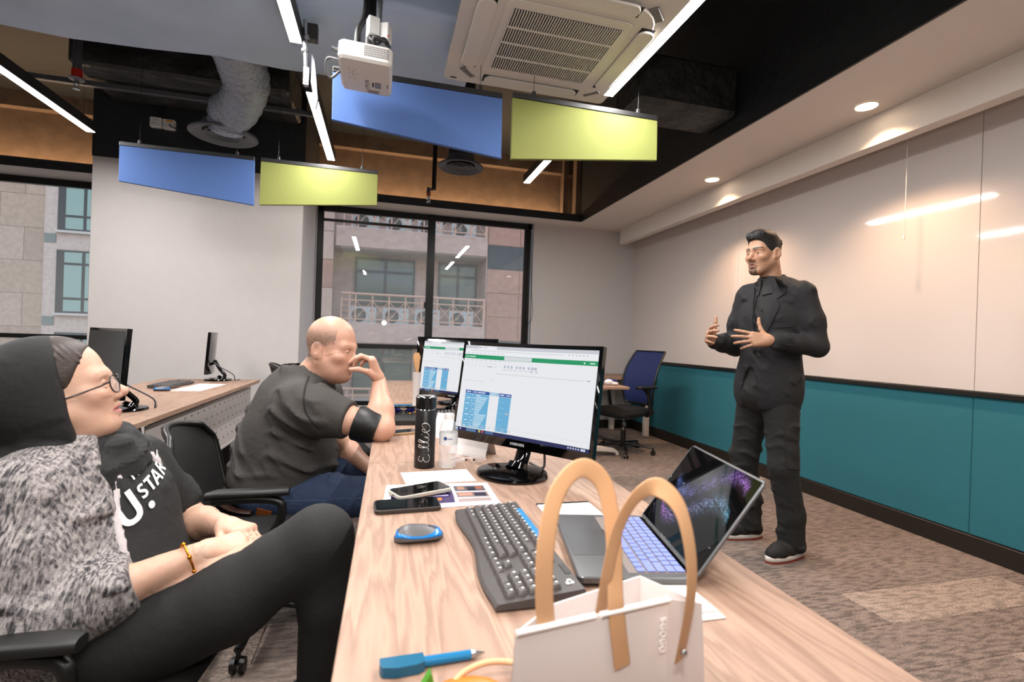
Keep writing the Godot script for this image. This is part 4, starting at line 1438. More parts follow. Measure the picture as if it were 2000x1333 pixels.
func furniture() -> void:
	# main row, three desks end to end
	desk("wood topped desk with a white cable flap, laptop and paper bag on it", -0.042, 0.656, -1.60, -0.20, 0.0, true, -0.0125)
	desk("wood topped desk with the second monitor, joined behind the flap desk", -0.024, 0.674, -3.10, -1.60, 0.0, false, -0.0125)
	desk("wood topped desk at the window end of the middle row", -0.005, 0.693, -4.60, -3.10, 0.0, false, -0.0125)
	# left row
	desk("wood topped desk with perforated grey panel next to the column", -1.69, -0.985, -4.52, -2.60, -1.05, false)
	desk("wood topped desk with perforated grey panel behind the woman", -1.69, -0.985, -2.60, -1.20, -1.05, false)
	# right back corner: desk on a white T foot, low table with square legs
	var wleg := mat("white_leg", Color(0.80, 0.76, 0.73), 0.45)
	var t := thing("desk", "wood topped desk on white T feet in the far right corner", "desk", Vector3(1.88, 0, -4.80), 0.0, "office desks")
	var b := B.new()
	b.b2(Vector3(-0.35, DESK - 0.025, -0.60), Vector3(0.36, DESK, 0.60), 0.002)
	put("desktop", b, wood(), t)
	for z in [0.22, -0.48]:
		b = B.new()
		b.b2(Vector3(0.06, 0.05, z - 0.02), Vector3(0.14, DESK - 0.03, z + 0.02), 0.006)
		put("leg", b, wleg, t)
		b = B.new()
		b.prism(PackedVector2Array([Vector2(-0.30, 0.002), Vector2(-0.27, 0.002), Vector2(-0.25, 0.03), Vector2(0.0, 0.055), Vector2(0.25, 0.045), Vector2(0.355, 0.03), Vector2(0.37, 0.002), Vector2(0.395, 0.002), Vector2(0.39, 0.04), Vector2(0.34, 0.075), Vector2(0.2, 0.098), Vector2(0.06, 0.102), Vector2(-0.15, 0.09), Vector2(-0.29, 0.05)]), Transform3D(Basis.IDENTITY, Vector3(0.06, 0, z - 0.03)), 0.06, 0.006)
		put("foot", b, wleg, t)
	b = B.new()
	b.prism(PackedVector2Array([Vector2(-0.2, DESK - 0.027), Vector2(0.32, DESK - 0.027), Vector2(0.30, DESK - 0.05), Vector2(0.1, DESK - 0.09), Vector2(-0.2, DESK - 0.09)]), Transform3D(Basis.IDENTITY, Vector3(0, 0, 0.30)), 0.04, 0.002)
	put("bracket", b, wleg, t)
	t = thing("side_table", "narrow wood topped table with white square legs against the window wall", "table", Vector3(2.72, 0, -5.72))
	b = B.new()
	b.b2(Vector3(-0.75, DESK - 0.03, -0.32), Vector3(0.52, DESK, 0.30), 0.002)
	put("tabletop", b, wood(), t)
	for q in [Vector3(-0.68, 0, 0.22), Vector3(0.45, 0, 0.22), Vector3(-0.68, 0, -0.26), Vector3(0.22, 0, -0.26)]:
		b = B.new()
		b.b2(q + Vector3(-0.03, 0.002, -0.03), q + Vector3(0.03, DESK - 0.03, 0.03), 0.004)
		put("leg", b, wleg, t)
	# chairs
	arm_chair("black task chair under the man with the shaved head", Vector3(-0.42, 0, -2.09), 0.0)
	arm_chair("black task chair the woman in the headscarf sits on", Vector3(-0.58, 0, -1.275), -0.10)
	arm_chair("black task chair standing empty behind the seated man", Vector3(-0.31, 0, -3.26), 0.25, 0.17)
	blue_chair()

func sheet_image(w: int, h: int) -> ImageTexture:
	# a browser window with a spreadsheet, as it stands on both monitors
	var im := Image.create(w, h, false, Image.FORMAT_RGB8)
	var s := w / 640.0
	im.fill(Color(0.93, 0.94, 0.955))
	var q := []
	var grey := Color(0.80, 0.81, 0.83)
	q.append([0, 0, 640, 14, Color(0.80, 0.81, 0.84)])
	q.append([70, 1, 92, 13, Color(0.94, 0.945, 0.96)])
	q.append([74, 5, 4, 5, Color(0.3, 0.45, 0.6)])
	q.append([82, 6, 34, 3, grey])
	q.append([0, 14, 640, 24, Color(0.945, 0.95, 0.965)])
	q.append([30, 20, 460, 3, Color(0.84, 0.85, 0.87)])
	for k in 6: q.append([510 + k * 16, 19, 5, 5, Color(0.72, 0.73, 0.76)])
	for k in 9: q.append([12 + k * 22, 30, 12, 3, Color(0.82, 0.83, 0.85)])
	q.append([0, 39, 640, 17, Color(0.13, 0.60, 0.40)])
	q.append([6, 46, 14, 4, Color(0.85, 0.95, 0.9)])
	q.append([24, 46, 34, 4, Color(0.85, 0.95, 0.9)])
	q.append([206, 40, 136, 15, Color(0.86, 0.87, 0.89)])
	q.append([580, 45, 6, 6, Color(0.85, 0.95, 0.9)])
	q.append([606, 46, 22, 4, Color(0.85, 0.95, 0.9)])
	for k in 10: q.append([12 + k * 24, 61, 13, 3, Color(0.83, 0.84, 0.86)])
	for k in 16: q.append([20 + (k % 8) * 20, 72 + (k / 8) * 12, 9, 4, Color(0.86, 0.87, 0.88)])
	q.append([126, 84, 26, 5, Color(0.78, 0.79, 0.81)])
	for k in 9: q.append([210 + k * 17 + (k / 3) * 8, 76, 9, 11, Color(0.72, 0.75, 0.82)])
	for k in 6: q.append([206 + k * 26, 92, 18, 3, Color(0.80, 0.81, 0.83)])
	for k in 4: q.append([330 + k * 12, 78 + (k % 2) * 12, 9, 8, Color(0.78, 0.79, 0.80)])
	q.append([170, 112, 420, 1, Color(0.70, 0.66, 0.66)])
	q.append([600, 110, 16, 3, Color(0.68, 0.66, 0.66)])
	for k in 5: q.append([20 + k * 20, 148, 12, 4, Color(0.85, 0.86, 0.87)])
	q.append([150, 140, 16, 3, Color(0.84, 0.85, 0.86)])
	# the table
	var x0 := 30.0; var y0 := 190.0
	var cols := [0, 38, 58, 126, 174, 208, 236]
	for k in 6:
		var dark: bool = k != 3
		q.append([x0 + cols[k], y0, cols[k + 1] - cols[k] - 1, 13, Color(0.17, 0.33, 0.63) if dark else Color(0.62, 0.78, 0.88)])
		q.append([x0 + cols[k] + 5, y0 + 4, (cols[k + 1] - cols[k]) * 0.6, 5, Color(0.80, 0.86, 0.95)])
	for k in 6:
		if k == 3: continue
		q.append([x0 + cols[k], y0 + 14, cols[k + 1] - cols[k] - (0 if k == 4 else 1), 138, Color(0.42, 0.70, 0.86)])
	for r in 6:
		var yy := y0 + 30 + r * 23
		q.append([x0, yy + 12, 57, 1, Color(0.75, 0.87, 0.94)])
		q.append([x0 + 8, yy, 22 - (r % 3) * 4, 4, Color(0.86, 0.93, 0.97)])
		q.append([x0 + 44, yy, 9, 4, Color(0.86, 0.93, 0.97)])
		q.append([x0 + 178, yy + 4, 26, 1, Color(0.72, 0.84, 0.92)])
	for r in 19: q.append([x0 + 60, y0 + 17 + r * 7.1, 20 + (r * 37 % 41), 4, Color(0.80, 0.90, 0.96)])
	q.append([x0 + 214, y0 + 76, 14, 5, Color(0.85, 0.75, 0.70)])
	q.append([0, 346, 640, 14, Color(0.155, 0.18, 0.36)])
	q.append([58, 347, 50, 12, Color(0.36, 0.50, 0.66)])
	q.append([122, 348, 9, 9, Color(0.85, 0.80, 0.35)])
	q.append([138, 348, 9, 9, Color(0.80, 0.35, 0.25)])
	q.append([156, 348, 42, 9, Color(0.30, 0.45, 0.62)])
	q.append([6, 349, 8, 8, Color(0.8, 0.85, 0.95)])
	q.append([24, 349, 7, 7, Color(0.7, 0.75, 0.9)])
	for k in 5: q.append([548 + k * 11, 350, 6, 6, Color(0.80, 0.83, 0.92)])
	q.append([604, 349, 20, 8, Color(0.80, 0.83, 0.92)])
	for k in 8: q.append([26 + k * 34, 333, 18, 3, Color(0.80, 0.81, 0.83)])
	q.append([0, 326, 640, 1, Color(0.84, 0.85, 0.87)])
	for e in q:
		im.fill_rect(Rect2i(int(e[0] * s), int(e[1] * s), maxi(1, int(e[2] * s)), maxi(1, int(e[3] * s))), e[4])
	return ImageTexture.create_from_image(im)

func screen_mat(called: String, tex: Texture2D, energy: float) -> StandardMaterial3D:
	var m := mat(called, Color(0.02, 0.02, 0.02), 0.25)
	m.emission_enabled = true
	m.emission = Color.WHITE
	m.emission_operator = BaseMaterial3D.EMISSION_OP_MULTIPLY
	m.emission_texture = tex
	m.emission_energy_multiplier = energy
	return m

func monitor(label: String, at: Vector3, turn: float, tilt: float, lit: bool, w := 0.515, hh := 0.318, low := 0.075, back := 0.0) -> Node3D:
	# local: the face looks along +z, base on the desk at the origin
	var t := thing("monitor", label, "monitor", at, turn, "computer monitors")
	var gl := mat("piano_black", Color(0.018, 0.018, 0.02), 0.08)
	var tl := Transform3D(Basis(Vector3.RIGHT, -tilt), Vector3(0, low, back))
	var b := B.new()
	b.lathe([Vector2(0.001, 0.0), Vector2(0.098, 0.0), Vector2(0.102, 0.006), Vector2(0.099, 0.013), Vector2(0.06, 0.020), Vector2(0.001, 0.022)], 40, Vector3(0, 0, 0.02), Basis.from_scale(Vector3(1.08, 1, 0.98)), 0.6)
	put("base", b, gl, t)
	b = B.new()
	b.tube(curve([Vector3(0, 0.012, -0.01), Vector3(0, 0.04, -0.028), Vector3(0, 0.09, back * 0.6 - 0.045), Vector3(0, 0.16, back - 0.045)], 5), 0.026, 12, 0.5, Vector3.BACK)
	b.cyl(Vector3(0, 0.015, -0.005), Vector3(0, 0.032, -0.012), 0.036, 0.028, 18)
	put("neck", b, gl, t)
	# gently curved shell
	var rows := []
	var front := []
	for i in 2:
		var rf := []
		var rb := []
		for j in 17:
			var u := j / 16.0 * 2 - 1
			var zc := 0.012 * u * u
			rf.append(tl * Vector3(u * w / 2, i * hh, zc))
			rb.append(tl * Vector3(u * w / 2, i * hh, zc - 0.020 - 0.022 * (1.0 - u * u)))
		front.append(rf)
		rows.append(rb)
	b = B.new()
	b.sheet([front[1], front[0]])
	var r0: Array = rows[0].duplicate(); r0.reverse()
	var r1: Array = rows[1].duplicate(); r1.reverse()
	b.sheet([r1, r0])
	b.sheet([rows[1], front[1]])
	b.sheet([front[0], rows[0]])
	b.quad(front[1][0], front[0][0], rows[0][0], rows[1][0])
	b.quad(rows[1][16], rows[0][16], front[0][16], front[1][16])
	put("casing", b, gl, t)
	b = B.new()
	var g := []
	for i in 2:
		var row := []
		for j in 17:
			var u := j / 16.0 * 2 - 1
			row.append(tl * Vector3(u * (w / 2 - 0.011), lerpf(hh - 0.012, 0.026, float(i)), 0.012 * u * u + 0.0012))
		g.append(row)
	b.sheet(g)
	if lit: put("screen", b, screen_mat("screen_sheet", sheet_image(1280, 720), 0.58), t)
	else: put("screen", b, mat("screen_off", Color(0.012, 0.012, 0.014), 0.06), t)
	b = B.new()
	b.tube(curve([Vector3(0.03, low + 0.09, back - 0.035), Vector3(0.045, low + 0.05, back - 0.075), Vector3(0.045, 0.05, -0.085), Vector3(0.03, 0.004, -0.10), Vector3(-0.04, 0.004, -0.13)], 6), 0.004, 7)
	put("cable", b, mats["cable_grey"], t)
	if lit:
		var n := put("brand_lettering", word("SAMSUNG", 0.011, 0.0003, "Droid Sans", 700), mat("logo_silver", Color(0.72, 0.72, 0.74), 0.3, 0.3), t)
		n.transform = tl * Transform3D(Basis.IDENTITY, Vector3(0, 0.013, 0.0012))
	return t

func keyboard(label: String, at: Vector3, turn: float, full := true) -> Node3D:
	# local: length along +z (the number pad at +z), the space bar towards -x
	var t := thing("keyboard", label, "keyboard", at, turn, "grey keyboards with a blue strip")
	var body := mat("kb_grey", Color(0.23, 0.21, 0.205), 0.5)
	var keym := mat("key_grey", Color(0.27, 0.25, 0.245), 0.45)
	var b := B.new()
	# a wedge with a wavy front
	var lo := []
	var hi := []
	for i in 21:
		var z := -0.205 + i * 0.0205
		var wave := 0.006 * cos((z + 0.02) * 22.0)
		var fx := -0.070 + wave * (1.0 if absf(z) < 0.17 else 0.5)
		lo.append([Vector3(fx, 0.004, z), Vector3(0.073, 0.004, z)])
		hi.append([Vector3(fx + 0.004, 0.013, z), Vector3(0.070, 0.024, z)])
	var rings := []
	for i in 21:
		var r := PackedVector3Array([lo[i][0], lo[i][1], hi[i][1] + Vector3(0.002, -0.004, 0), hi[i][1], hi[i][0], hi[i][0] + Vector3(-0.004, -0.004, 0)])
		rings.append(r)
	for r in rings: r.reverse()
	b.loft(rings, true, true, -1)
	put("body", b, body, t)
	b = B.new()
	b.prism(rrect(0.015, 0.185, 0.004, 3), Transform3D(Basis(Vector3.RIGHT, -PI / 2) , Vector3(0.061, 0.0238, -0.06)), 0.0035, 0.001)
	put("blue_strip", b, mat("logi_blue", Color(0.02, 0.42, 0.62), 0.35), t)
	var meshes := {}
	var tilt := Basis(Vector3.BACK, 0.078)
	var legends := B.new()
	var rows := [ # x of the row, then key widths (in units of 0.0168) from -z to +z; negative = gap
		[0.050, [1, -0.6, 1, 1, 1, 1, -0.35, 1, 1, 1, 1, -0.35, 1, 1, 1, 1, -0.3, 1, 1, 1]],
		[0.029, [1, 1, 1, 1, 1, 1, 1, 1, 1, 1, 1, 1, 1, 2, -0.3, 1, 1, 1, -0.3, 1, 1, 1, 1]],
		[0.011, [1.5, 1, 1, 1, 1, 1, 1, 1, 1, 1, 1, 1, 1, 1.5, -0.3, 1, 1, 1, -0.3, 1, 1, 1, 1]],
		[-0.007, [1.75, 1, 1, 1, 1, 1, 1, 1, 1, 1, 1, 1, 2.25, -3.6, 1, 1, 1, 1]],
		[-0.025, [2.25, 1, 1, 1, 1, 1, 1, 1, 1, 1, 1, 2.75, -1.3, 1, -1.3, 1, 1, 1, 1]],
		[-0.043, [1.25, 1.25, 1.25, 6.25, 1.25, 1.25, 1.25, 1.25, -0.3, 1, 1, 1, -0.3, 2, 1, 1]]]
	for row in rows:
		var z := -0.194
		for k in row[1]:
			var w: float = absf(k) * 0.0172
			if k > 0:
				var id := str(k)
				var dd := 0.0155 if row[0] < 0.045 else 0.012
				id += "f" if row[0] > 0.045 else ""
				if not meshes.has(id):
					var q := B.new()
					var r := []
					for e in [[0.0, 0.0], [0.0065, 0.0016], [0.0075, 0.0026]]:
						var p := PackedVector3Array()
						for c in rrect(dd - 2 * e[1], w - 0.0014 - 2 * e[1], 0.002, 2): p.append(Vector3(c.x, e[0], -c.y))
						r.append(p)
					q.loft(r, false, true, 1)
					meshes[id] = q.mesh()
				var y: float = 0.0185 + row[0] * 0.078
				var m := MeshInstance3D.new()
				m.name = "key"
				m.mesh = meshes[id]
				m.material_override = keym
				m.transform = Transform3D(tilt, Vector3(row[0], y, z + w / 2))
				t.add_child(m, true)
				if full and k < 2.0:
					legends.box(Vector3(row[0] + 0.002, y + 0.0079, z + w / 2 - 0.002), Vector3(0.0042, 0.0006, 0.0032))
			z += w
	if full:
		put("key_legends", legends, mat("legend_white", Color(0.82, 0.82, 0.82), 0.6), t).set_meta("kind", "stuff")
		b = B.new()
		for q in [[0, 0], [0.004, 0.003], [-0.003, 0.004], [0.002, -0.004]]: b.cyl(Vector3(0.054 + q[0], 0.0228, 0.178 + q[1]), Vector3(0.054 + q[0], 0.0242, 0.178 + q[1]), 0.004, 0.004, 8)
		put("maker_mark", b, mats["legend_white"], t)
		b = B.new()
		b.box(Vector3(0.063, 0.0238, 0.135), Vector3(0.010, 0.001, 0.035), 0.0004)
		put("lock_lights", b, mats["frame_dark"], t)
	return t

func mouse(label: String, at: Vector3, turn: float) -> Node3D:
	# local: nose along +x
	var t := thing("computer_mouse", label, "mouse", at, turn, "grey and blue mice")
	var b := B.new()
	var rings := []
	var band := []
	for i in 15:
		var s := i / 14.0
		var x := lerpf(-0.048, 0.048, s)
		var e := sqrt(maxf(0.0, 1.0 - pow(absf(s * 2 - 1), 3.0)))
		var hw := 0.030 * e * (1.0 - 0.14 * sin(s * PI)) + 0.0006
		var hh := (0.036 - 0.012 * s) * e + 0.0008
		var r := PackedVector3Array()
		for j in 20:
			var a := TAU * j / 20
			r.append(Vector3(x, maxf(0.001, 0.012 + sin(a) * (hh - 0.012 if sin(a) > 0 else 0.011)), cos(a) * hw))
		rings.append(r)
		var top := 0.013 + (hh - 0.012) * (0.42 - 0.34 * sin(s * PI))
		var rb := PackedVector3Array()
		for j in 20:
			var a := TAU * j / 20
			rb.append(Vector3(x * 1.012, top + sin(a) * 0.0085 * e, cos(a) * (hw * 0.99 + 0.0011)))
		band.append(rb)
	b.loft(rings)
	put("shell", b, mat("mouse_grey", Color(0.32, 0.31, 0.315), 0.42), t)
	b = B.new()
	b.loft(band)
	put("blue_band", b, mat("mouse_blue", Color(0.03, 0.42, 0.70), 0.25), t)
	b = B.new()
	b.tube([Vector3(0.018, 0.0265, 0), Vector3(0.034, 0.0205, 0)], 0.0035, 8)
	put("scroll_wheel", b, mats["frame_dark"], t)
	return t

func phone(label: String, at: Vector3, turn: float, w: float, l: float, case_c: Color, called: String) -> void:
	# long side along local x
	var t := thing("smartphone", label, "phone", at, turn)
	var b := B.new()
	b.prism(rrect(l, w, 0.012, 5), Transform3D(Basis(Vector3.RIGHT, -PI / 2), Vector3.ZERO), 0.0105, 0.002)
	put("case", b, mat(called, case_c, 0.5), t)
	b = B.new()
	b.prism(rrect(l - 0.006, w - 0.006, 0.010, 5), Transform3D(Basis(Vector3.RIGHT, -PI / 2), Vector3(0, 0.0102, 0)), 0.0008, 0.0002)
	put("screen", b, mat("phone_glass", Color(0.012, 0.012, 0.014), 0.04), t)
	b = B.new()
	b.box(Vector3(-l / 2 - 0.0002, 0.005, 0), Vector3(0.001, 0.003, 0.010), 0.0002)
	put("charging_port", b, mats["frame_dark"], t)

func water_bottle(label: String, at: Vector3, k := 1.0) -> void:
	var t := thing("water_bottle", label, "bottle", at, 0.0, "small water bottles")
	var pet := mat("pet_clear", Color(0.93, 0.94, 0.95, 0.16), 0.05)
	pet.transparency = BaseMaterial3D.TRANSPARENCY_ALPHA
	var b := B.new()
	var pr := [Vector2(0.002, 0.001), Vector2(0.024, 0.001), Vector2(0.0275, 0.006)]
	for i in 6:
		pr.append(Vector2(0.0285, 0.012 + i * 0.009))
		pr.append(Vector2(0.0268, 0.0165 + i * 0.009))
	pr.append_array([Vector2(0.0285, 0.07), Vector2(0.0285, 0.115), Vector2(0.0265, 0.125), Vector2(0.020, 0.138), Vector2(0.0135, 0.146), Vector2(0.0128, 0.154)])
	b.lathe(pr, 26, Vector3.ZERO, Basis.IDENTITY, -2.0)
	put("bottle", b, pet, t)
	b = B.new()
	b.lathe([Vector2(0.0289, 0.072), Vector2(0.0289, 0.108)], 26)
	put("label", b, mat("bottle_label", Color(0.80, 0.79, 0.79), 0.5), t)
	b = B.new()
	var face := Vector3(-0.25, 0, 1).normalized()
	var rt := Vector3.UP.cross(face)
	b.cyl(face * 0.0287 - rt * 0.006 + Vector3(0, 0.093, 0), face * 0.0295 - rt * 0.006 + Vector3(0, 0.093, 0), 0.0055, 0.0055, 12)
	b.box(face * 0.0293 + rt * 0.009 + Vector3(0, 0.092, 0), Vector3(0.014, 0.002, 0.0008), 0, Basis(rt, Vector3.UP, face))
	put("label_mark", b, mat("mark_blue", Color(0.10, 0.22, 0.42), 0.5), t)
	b = B.new()
	b.cyl(Vector3(0, 0.150, 0), Vector3(0, 0.166, 0), 0.0148, 0.0148, 24, 0.001)
	put("cap", b, mat("cap_white", Color(0.86, 0.85, 0.84), 0.45), t)

func tumbler() -> void:
	var at := Vector3(0.134, DESK, -1.545)
	var t := thing("tumbler", "tall matt black tumbler with silver script name on it", "tumbler", at)
	var b := B.new()
	b.lathe([Vector2(0.001, 0.0), Vector2(0.030, 0.0), Vector2(0.0315, 0.002), Vector2(0.0315, 0.176), Vector2(0.0305, 0.178)], 40)
	put("flask", b, mat("tumbler_black", Color(0.028, 0.028, 0.030), 0.42), t)
	b = B.new()
	b.lathe([Vector2(0.0300, 0.178), Vector2(0.0312, 0.1785), Vector2(0.0300, 0.181)], 40)
	b.lathe([Vector2(0.0315, 0.216), Vector2(0.0295, 0.2195), Vector2(0.026, 0.221)], 40)
	put("steel_ring", b, mats["chrome2"], t)
	b = B.new()
	b.lathe([Vector2(0.0312, 0.181), Vector2(0.0317, 0.183), Vector2(0.0317, 0.214), Vector2(0.0315, 0.216)], 40)
	put("lid", b, mat("lid_black", Color(0.02, 0.02, 0.022), 0.22), t)
	b = B.new()
	b.cyl(Vector3(0, 0.216, 0), Vector3(0, 0.2205, 0), 0.026, 0.026, 32)
	put("lid_top", b, mat("lid_steel", Color(0.70, 0.69, 0.68), 0.25, 0.7), t)
	# handwritten name that climbs the side: strokes laid on the cylinder, (s up the flask, c across)
	b = B.new()
	var strokes := [
		[[11, 19], [7, 23], [2, 21], [2, 15], [7, 13], [9, 13], [3, 11], [0, 6], [3, 1], [9, 0], [15, 3]],
		[[20, 4], [24, 2], [27, 6], [30, 16], [32, 23], [29, 24], [27, 18], [28, 8], [30, 3], [33, 2]],
		[[33, 2], [37, 6], [40, 16], [42, 23], [39, 24], [37, 18], [38, 8], [40, 3], [43, 2], [46, 6], [48, 12]],
		[[48, 12], [47, 6], [49, 2], [53, 4], [56, 8]],
		[[56, 8], [61, 11], [63, 15], [60, 17], [57, 13], [57, 7], [60, 2], [65, 1], [71, 4], [74, 11], [71, 17], [67, 16], [66, 13]]]
	var face := atan2(0.17, -1.0) # angle of the side that faces the room's near end
	for st in strokes:
		var p := []
		for q in st: p.append(Vector3(q[0], q[1], 0))
		p = curve(p, 6)
		var w := []
		var rr := []
		for i in p.size():
			var y: float = 0.022 + p[i].x * 0.0016
			var c: float = (p[i].y - 10.5) * 0.00150
			var a := c / 0.0315
			var dir := Vector3(-0.1, 0, 1).normalized().rotated(Vector3.UP, -a)
			w.append(dir * 0.0317 + Vector3(0, y, 0))
			var dy: float = absf(p[mini(i + 1, p.size() - 1)].y - p[maxi(i - 1, 0)].y)
			rr.append(0.00075 + 0.0011 * clampf(dy / 4.0, 0.0, 1.0))
		b.tube(w, rr, 6)
	b.box(Vector3(-0.0125, 0.022 + 52 * 0.0016, 0.0293), Vector3(0.003, 0.003, 0.0012), 0.001)
	put("script_name", b, mat("foil_silver", Color(0.80, 0.78, 0.76), 0.18, 0.9), t)

func paper(called: String, label: String, category: String, corners: Array, m: Material, y: float, th := 0.0006) -> Node3D:
	var o: Vector3 = (corners[0] + corners[2]) / 2.0
	o.y = y
	var t := thing(called, label, category, o)
	var b := B.new()
	var c := []
	for q in corners: c.append(Vector3(q.x - o.x, th, q.z - o.z))
	var up := Vector3(0, th, 0)
	b.quad(c[0], c[1], c[2], c[3])
	b.quad(c[3] - up, c[2] - up, c[1] - up, c[0] - up)
	for i in 4: b.quad(c[i], c[i] - up, c[(i + 1) % 4] - up, c[(i + 1) % 4])
	put("sheet", b, m, t)
	return t

func print_mat(called: String, w: int, h: int, base: Color, rects: Array, rough := 0.35) -> StandardMaterial3D:
	var im := Image.create(w, h, false, Image.FORMAT_RGB8)
	im.fill(base)
	for e in rects: im.fill_rect(Rect2i(int(e[0]), int(e[1]), int(e[2]), int(e[3])), e[4])
	var m := mat(called, Color.WHITE, rough)
	m.albedo_texture = ImageTexture.create_from_image(im)
	return m

func laptop() -> void:
	# user looks along local +x; hinge at +x
	var t := thing("laptop", "open silver grey laptop with pale blue key cover and dark feather wallpaper", "laptop", Vector3(0.447, DESK + 0.006, -0.872), atan2(-0.202, 0.979))
	var alu := mat("space_grey", Color(0.40, 0.40, 0.405), 0.35, 0.7)
	var D := 0.20; var W := 0.292
	var b := B.new()
	b.prism(rrect(D, W, 0.012, 5), Transform3D(Basis(Vector3.RIGHT, -PI / 2), Vector3(0, 0.0, 0)), 0.012, 0.002)
	put("base", b, alu, t)
	b = B.new()
	b.prism(rrect(0.082, 0.125, 0.004, 3), Transform3D(Basis(Vector3.RIGHT, -PI / 2), Vector3(-0.052, 0.0120, 0)), 0.0005, 0.0002)
	put("trackpad", b, mat("trackpad_grey", Color(0.37, 0.37, 0.375), 0.3, 0.6), t)
	b = B.new()
	b.box(Vector3(0.038, 0.0122, 0), Vector3(0.102, 0.0006, 0.262))
	put("key_well", b, mat("key_well", Color(0.44, 0.40, 0.38), 0.6), t)
	b = B.new()
	b.box(Vector3(0.090, 0.0126, 0), Vector3(0.010, 0.0012, 0.26))
	put("touch_strip", b, mats["phone_glass"], t)
	var meshes := {}
	var km := mat("key_blue", Color(0.42, 0.47, 0.70), 0.55)
	var rows := [[0.078, [1.4, 1, 1, 1, 1, 1, 1, 1, 1, 1, 1, 1, 1, 1.4]], [0.062, [1.4, 1, 1, 1, 1, 1, 1, 1, 1, 1, 1, 1, 1, 1.4]], [0.045, [1.7, 1, 1, 1, 1, 1, 1, 1, 1, 1, 1, 1, 2.1]], [0.028, [2.2, 1, 1, 1, 1, 1, 1, 1, 1, 1, 1, 2.6]], [0.010, [1, 1, 1, 1.3, 5.2, 1.3, 1, 1, 1, 1]], [-0.007, []]]
	for row in rows:
		var tot := 0.0
		for k in row[1]: tot += k
		var z := -0.130
		for k in row[1]:
			var w: float = k / tot * 0.26
			var id := "%.4f" % w
			if not meshes.has(id):
				var q := B.new()
				q.box(Vector3(0, 0.0014, 0), Vector3(0.0142, 0.0028, w - 0.0036), 0.001)
				meshes[id] = q.mesh()
			var m := MeshInstance3D.new()
			m.name = "key"
			m.mesh = meshes[id]
			m.material_override = km
			m.position = Vector3(row[0], 0.0125, z + w / 2)
			t.add_child(m, true)
			z += w
	var hin := Transform3D(Basis(Vector3.BACK, deg_to_rad(55)), Vector3(D / 2 - 0.004, 0.010, 0))
	b = B.new()
	b.prism(rrect(0.198, W, 0.010, 5), hin * Transform3D(Basis(Vector3.RIGHT, -PI / 2), Vector3(0.099, -0.003, 0)), 0.005, 0.001)
	put("lid", b, alu, t)
	# feather wallpaper: curling dark plumes drawn stroke by stroke
	var im := Image.create(512, 320, false, Image.FORMAT_RGB8)
	im.fill(Color(0.015, 0.014, 0.018))
	var rg := RandomNumberGenerator.new()
	rg.seed = 9
	for k in 5200:
		var u := rg.randf()
		var arm := rg.randi() % 2
		var cx := lerpf(60, 470, u); var cy := 90 + 70 * sin(u * 5.0 + 0.6) + arm * 95
		var off := (rg.randf() - 0.5) * 2.0
		var px := cx + off * 14; var py := cy + off * (30 + 26 * sin(u * 3.1))
		if absf(off) > 0.92: continue
		var len_ := 6 + rg.randi() % 12
		var tone := (1.0 - absf(off)) * rg.randf_range(0.4, 2.2)
		var col := Color(0.20, 0.26, 0.42).lerp(Color(0.42, 0.27, 0.50), u) * tone
		if arm == 1: col = Color(0.42, 0.25, 0.48).lerp(Color(0.26, 0.42, 0.48), u) * tone
		for i in len_:
			var xx := int(px + i * 0.9); var yy := int(py + i * 0.55 * (1 if arm else -1) + 3.0 * sin(i * 0.4))
			if xx >= 0 and xx < 512 and yy >= 0 and yy < 320: im.set_pixel(xx, yy, Color(col.r, col.g, col.b))
	b = B.new()
	var c := [Vector3(0.008, 0.0024, -W / 2 + 0.005), Vector3(0.194, 0.0024, -W / 2 + 0.005), Vector3(0.194, 0.0024, W / 2 - 0.005), Vector3(0.008, 0.0024, W / 2 - 0.005)]
	b.v(hin * c[1], Vector2(0, 0)); b.v(hin * c[0], Vector2(0, 1)); b.v(hin * c[3], Vector2(1, 1))
	b.v(hin * c[1], Vector2(0, 0)); b.v(hin * c[3], Vector2(1, 1)); b.v(hin * c[2], Vector2(1, 0))
	var sm := screen_mat("laptop_screen", ImageTexture.create_from_image(im), 1.0)
	sm.roughness = 0.03
	sm.metallic_specular = 0.3
	put("screen", b, sm, t)
	var n := put("model_lettering", word("MacBook Pro", 0.009, 0.0002), mat("bezel_grey", Color(0.45, 0.45, 0.46), 0.5), t)
	n.transform = hin * Transform3D(Basis(Vector3(0, 0, 1), Vector3(1, 0, 0), Vector3(0, 1, 0)), Vector3(0.006, 0.0026, 0))
	b = B.new()
	b.cyl(Vector3(D / 2 - 0.003, 0.010, -0.11), Vector3(D / 2 - 0.003, 0.010, 0.11), 0.005, 0.005, 10)
	put("hinge", b, mats["frame_dark"], t)

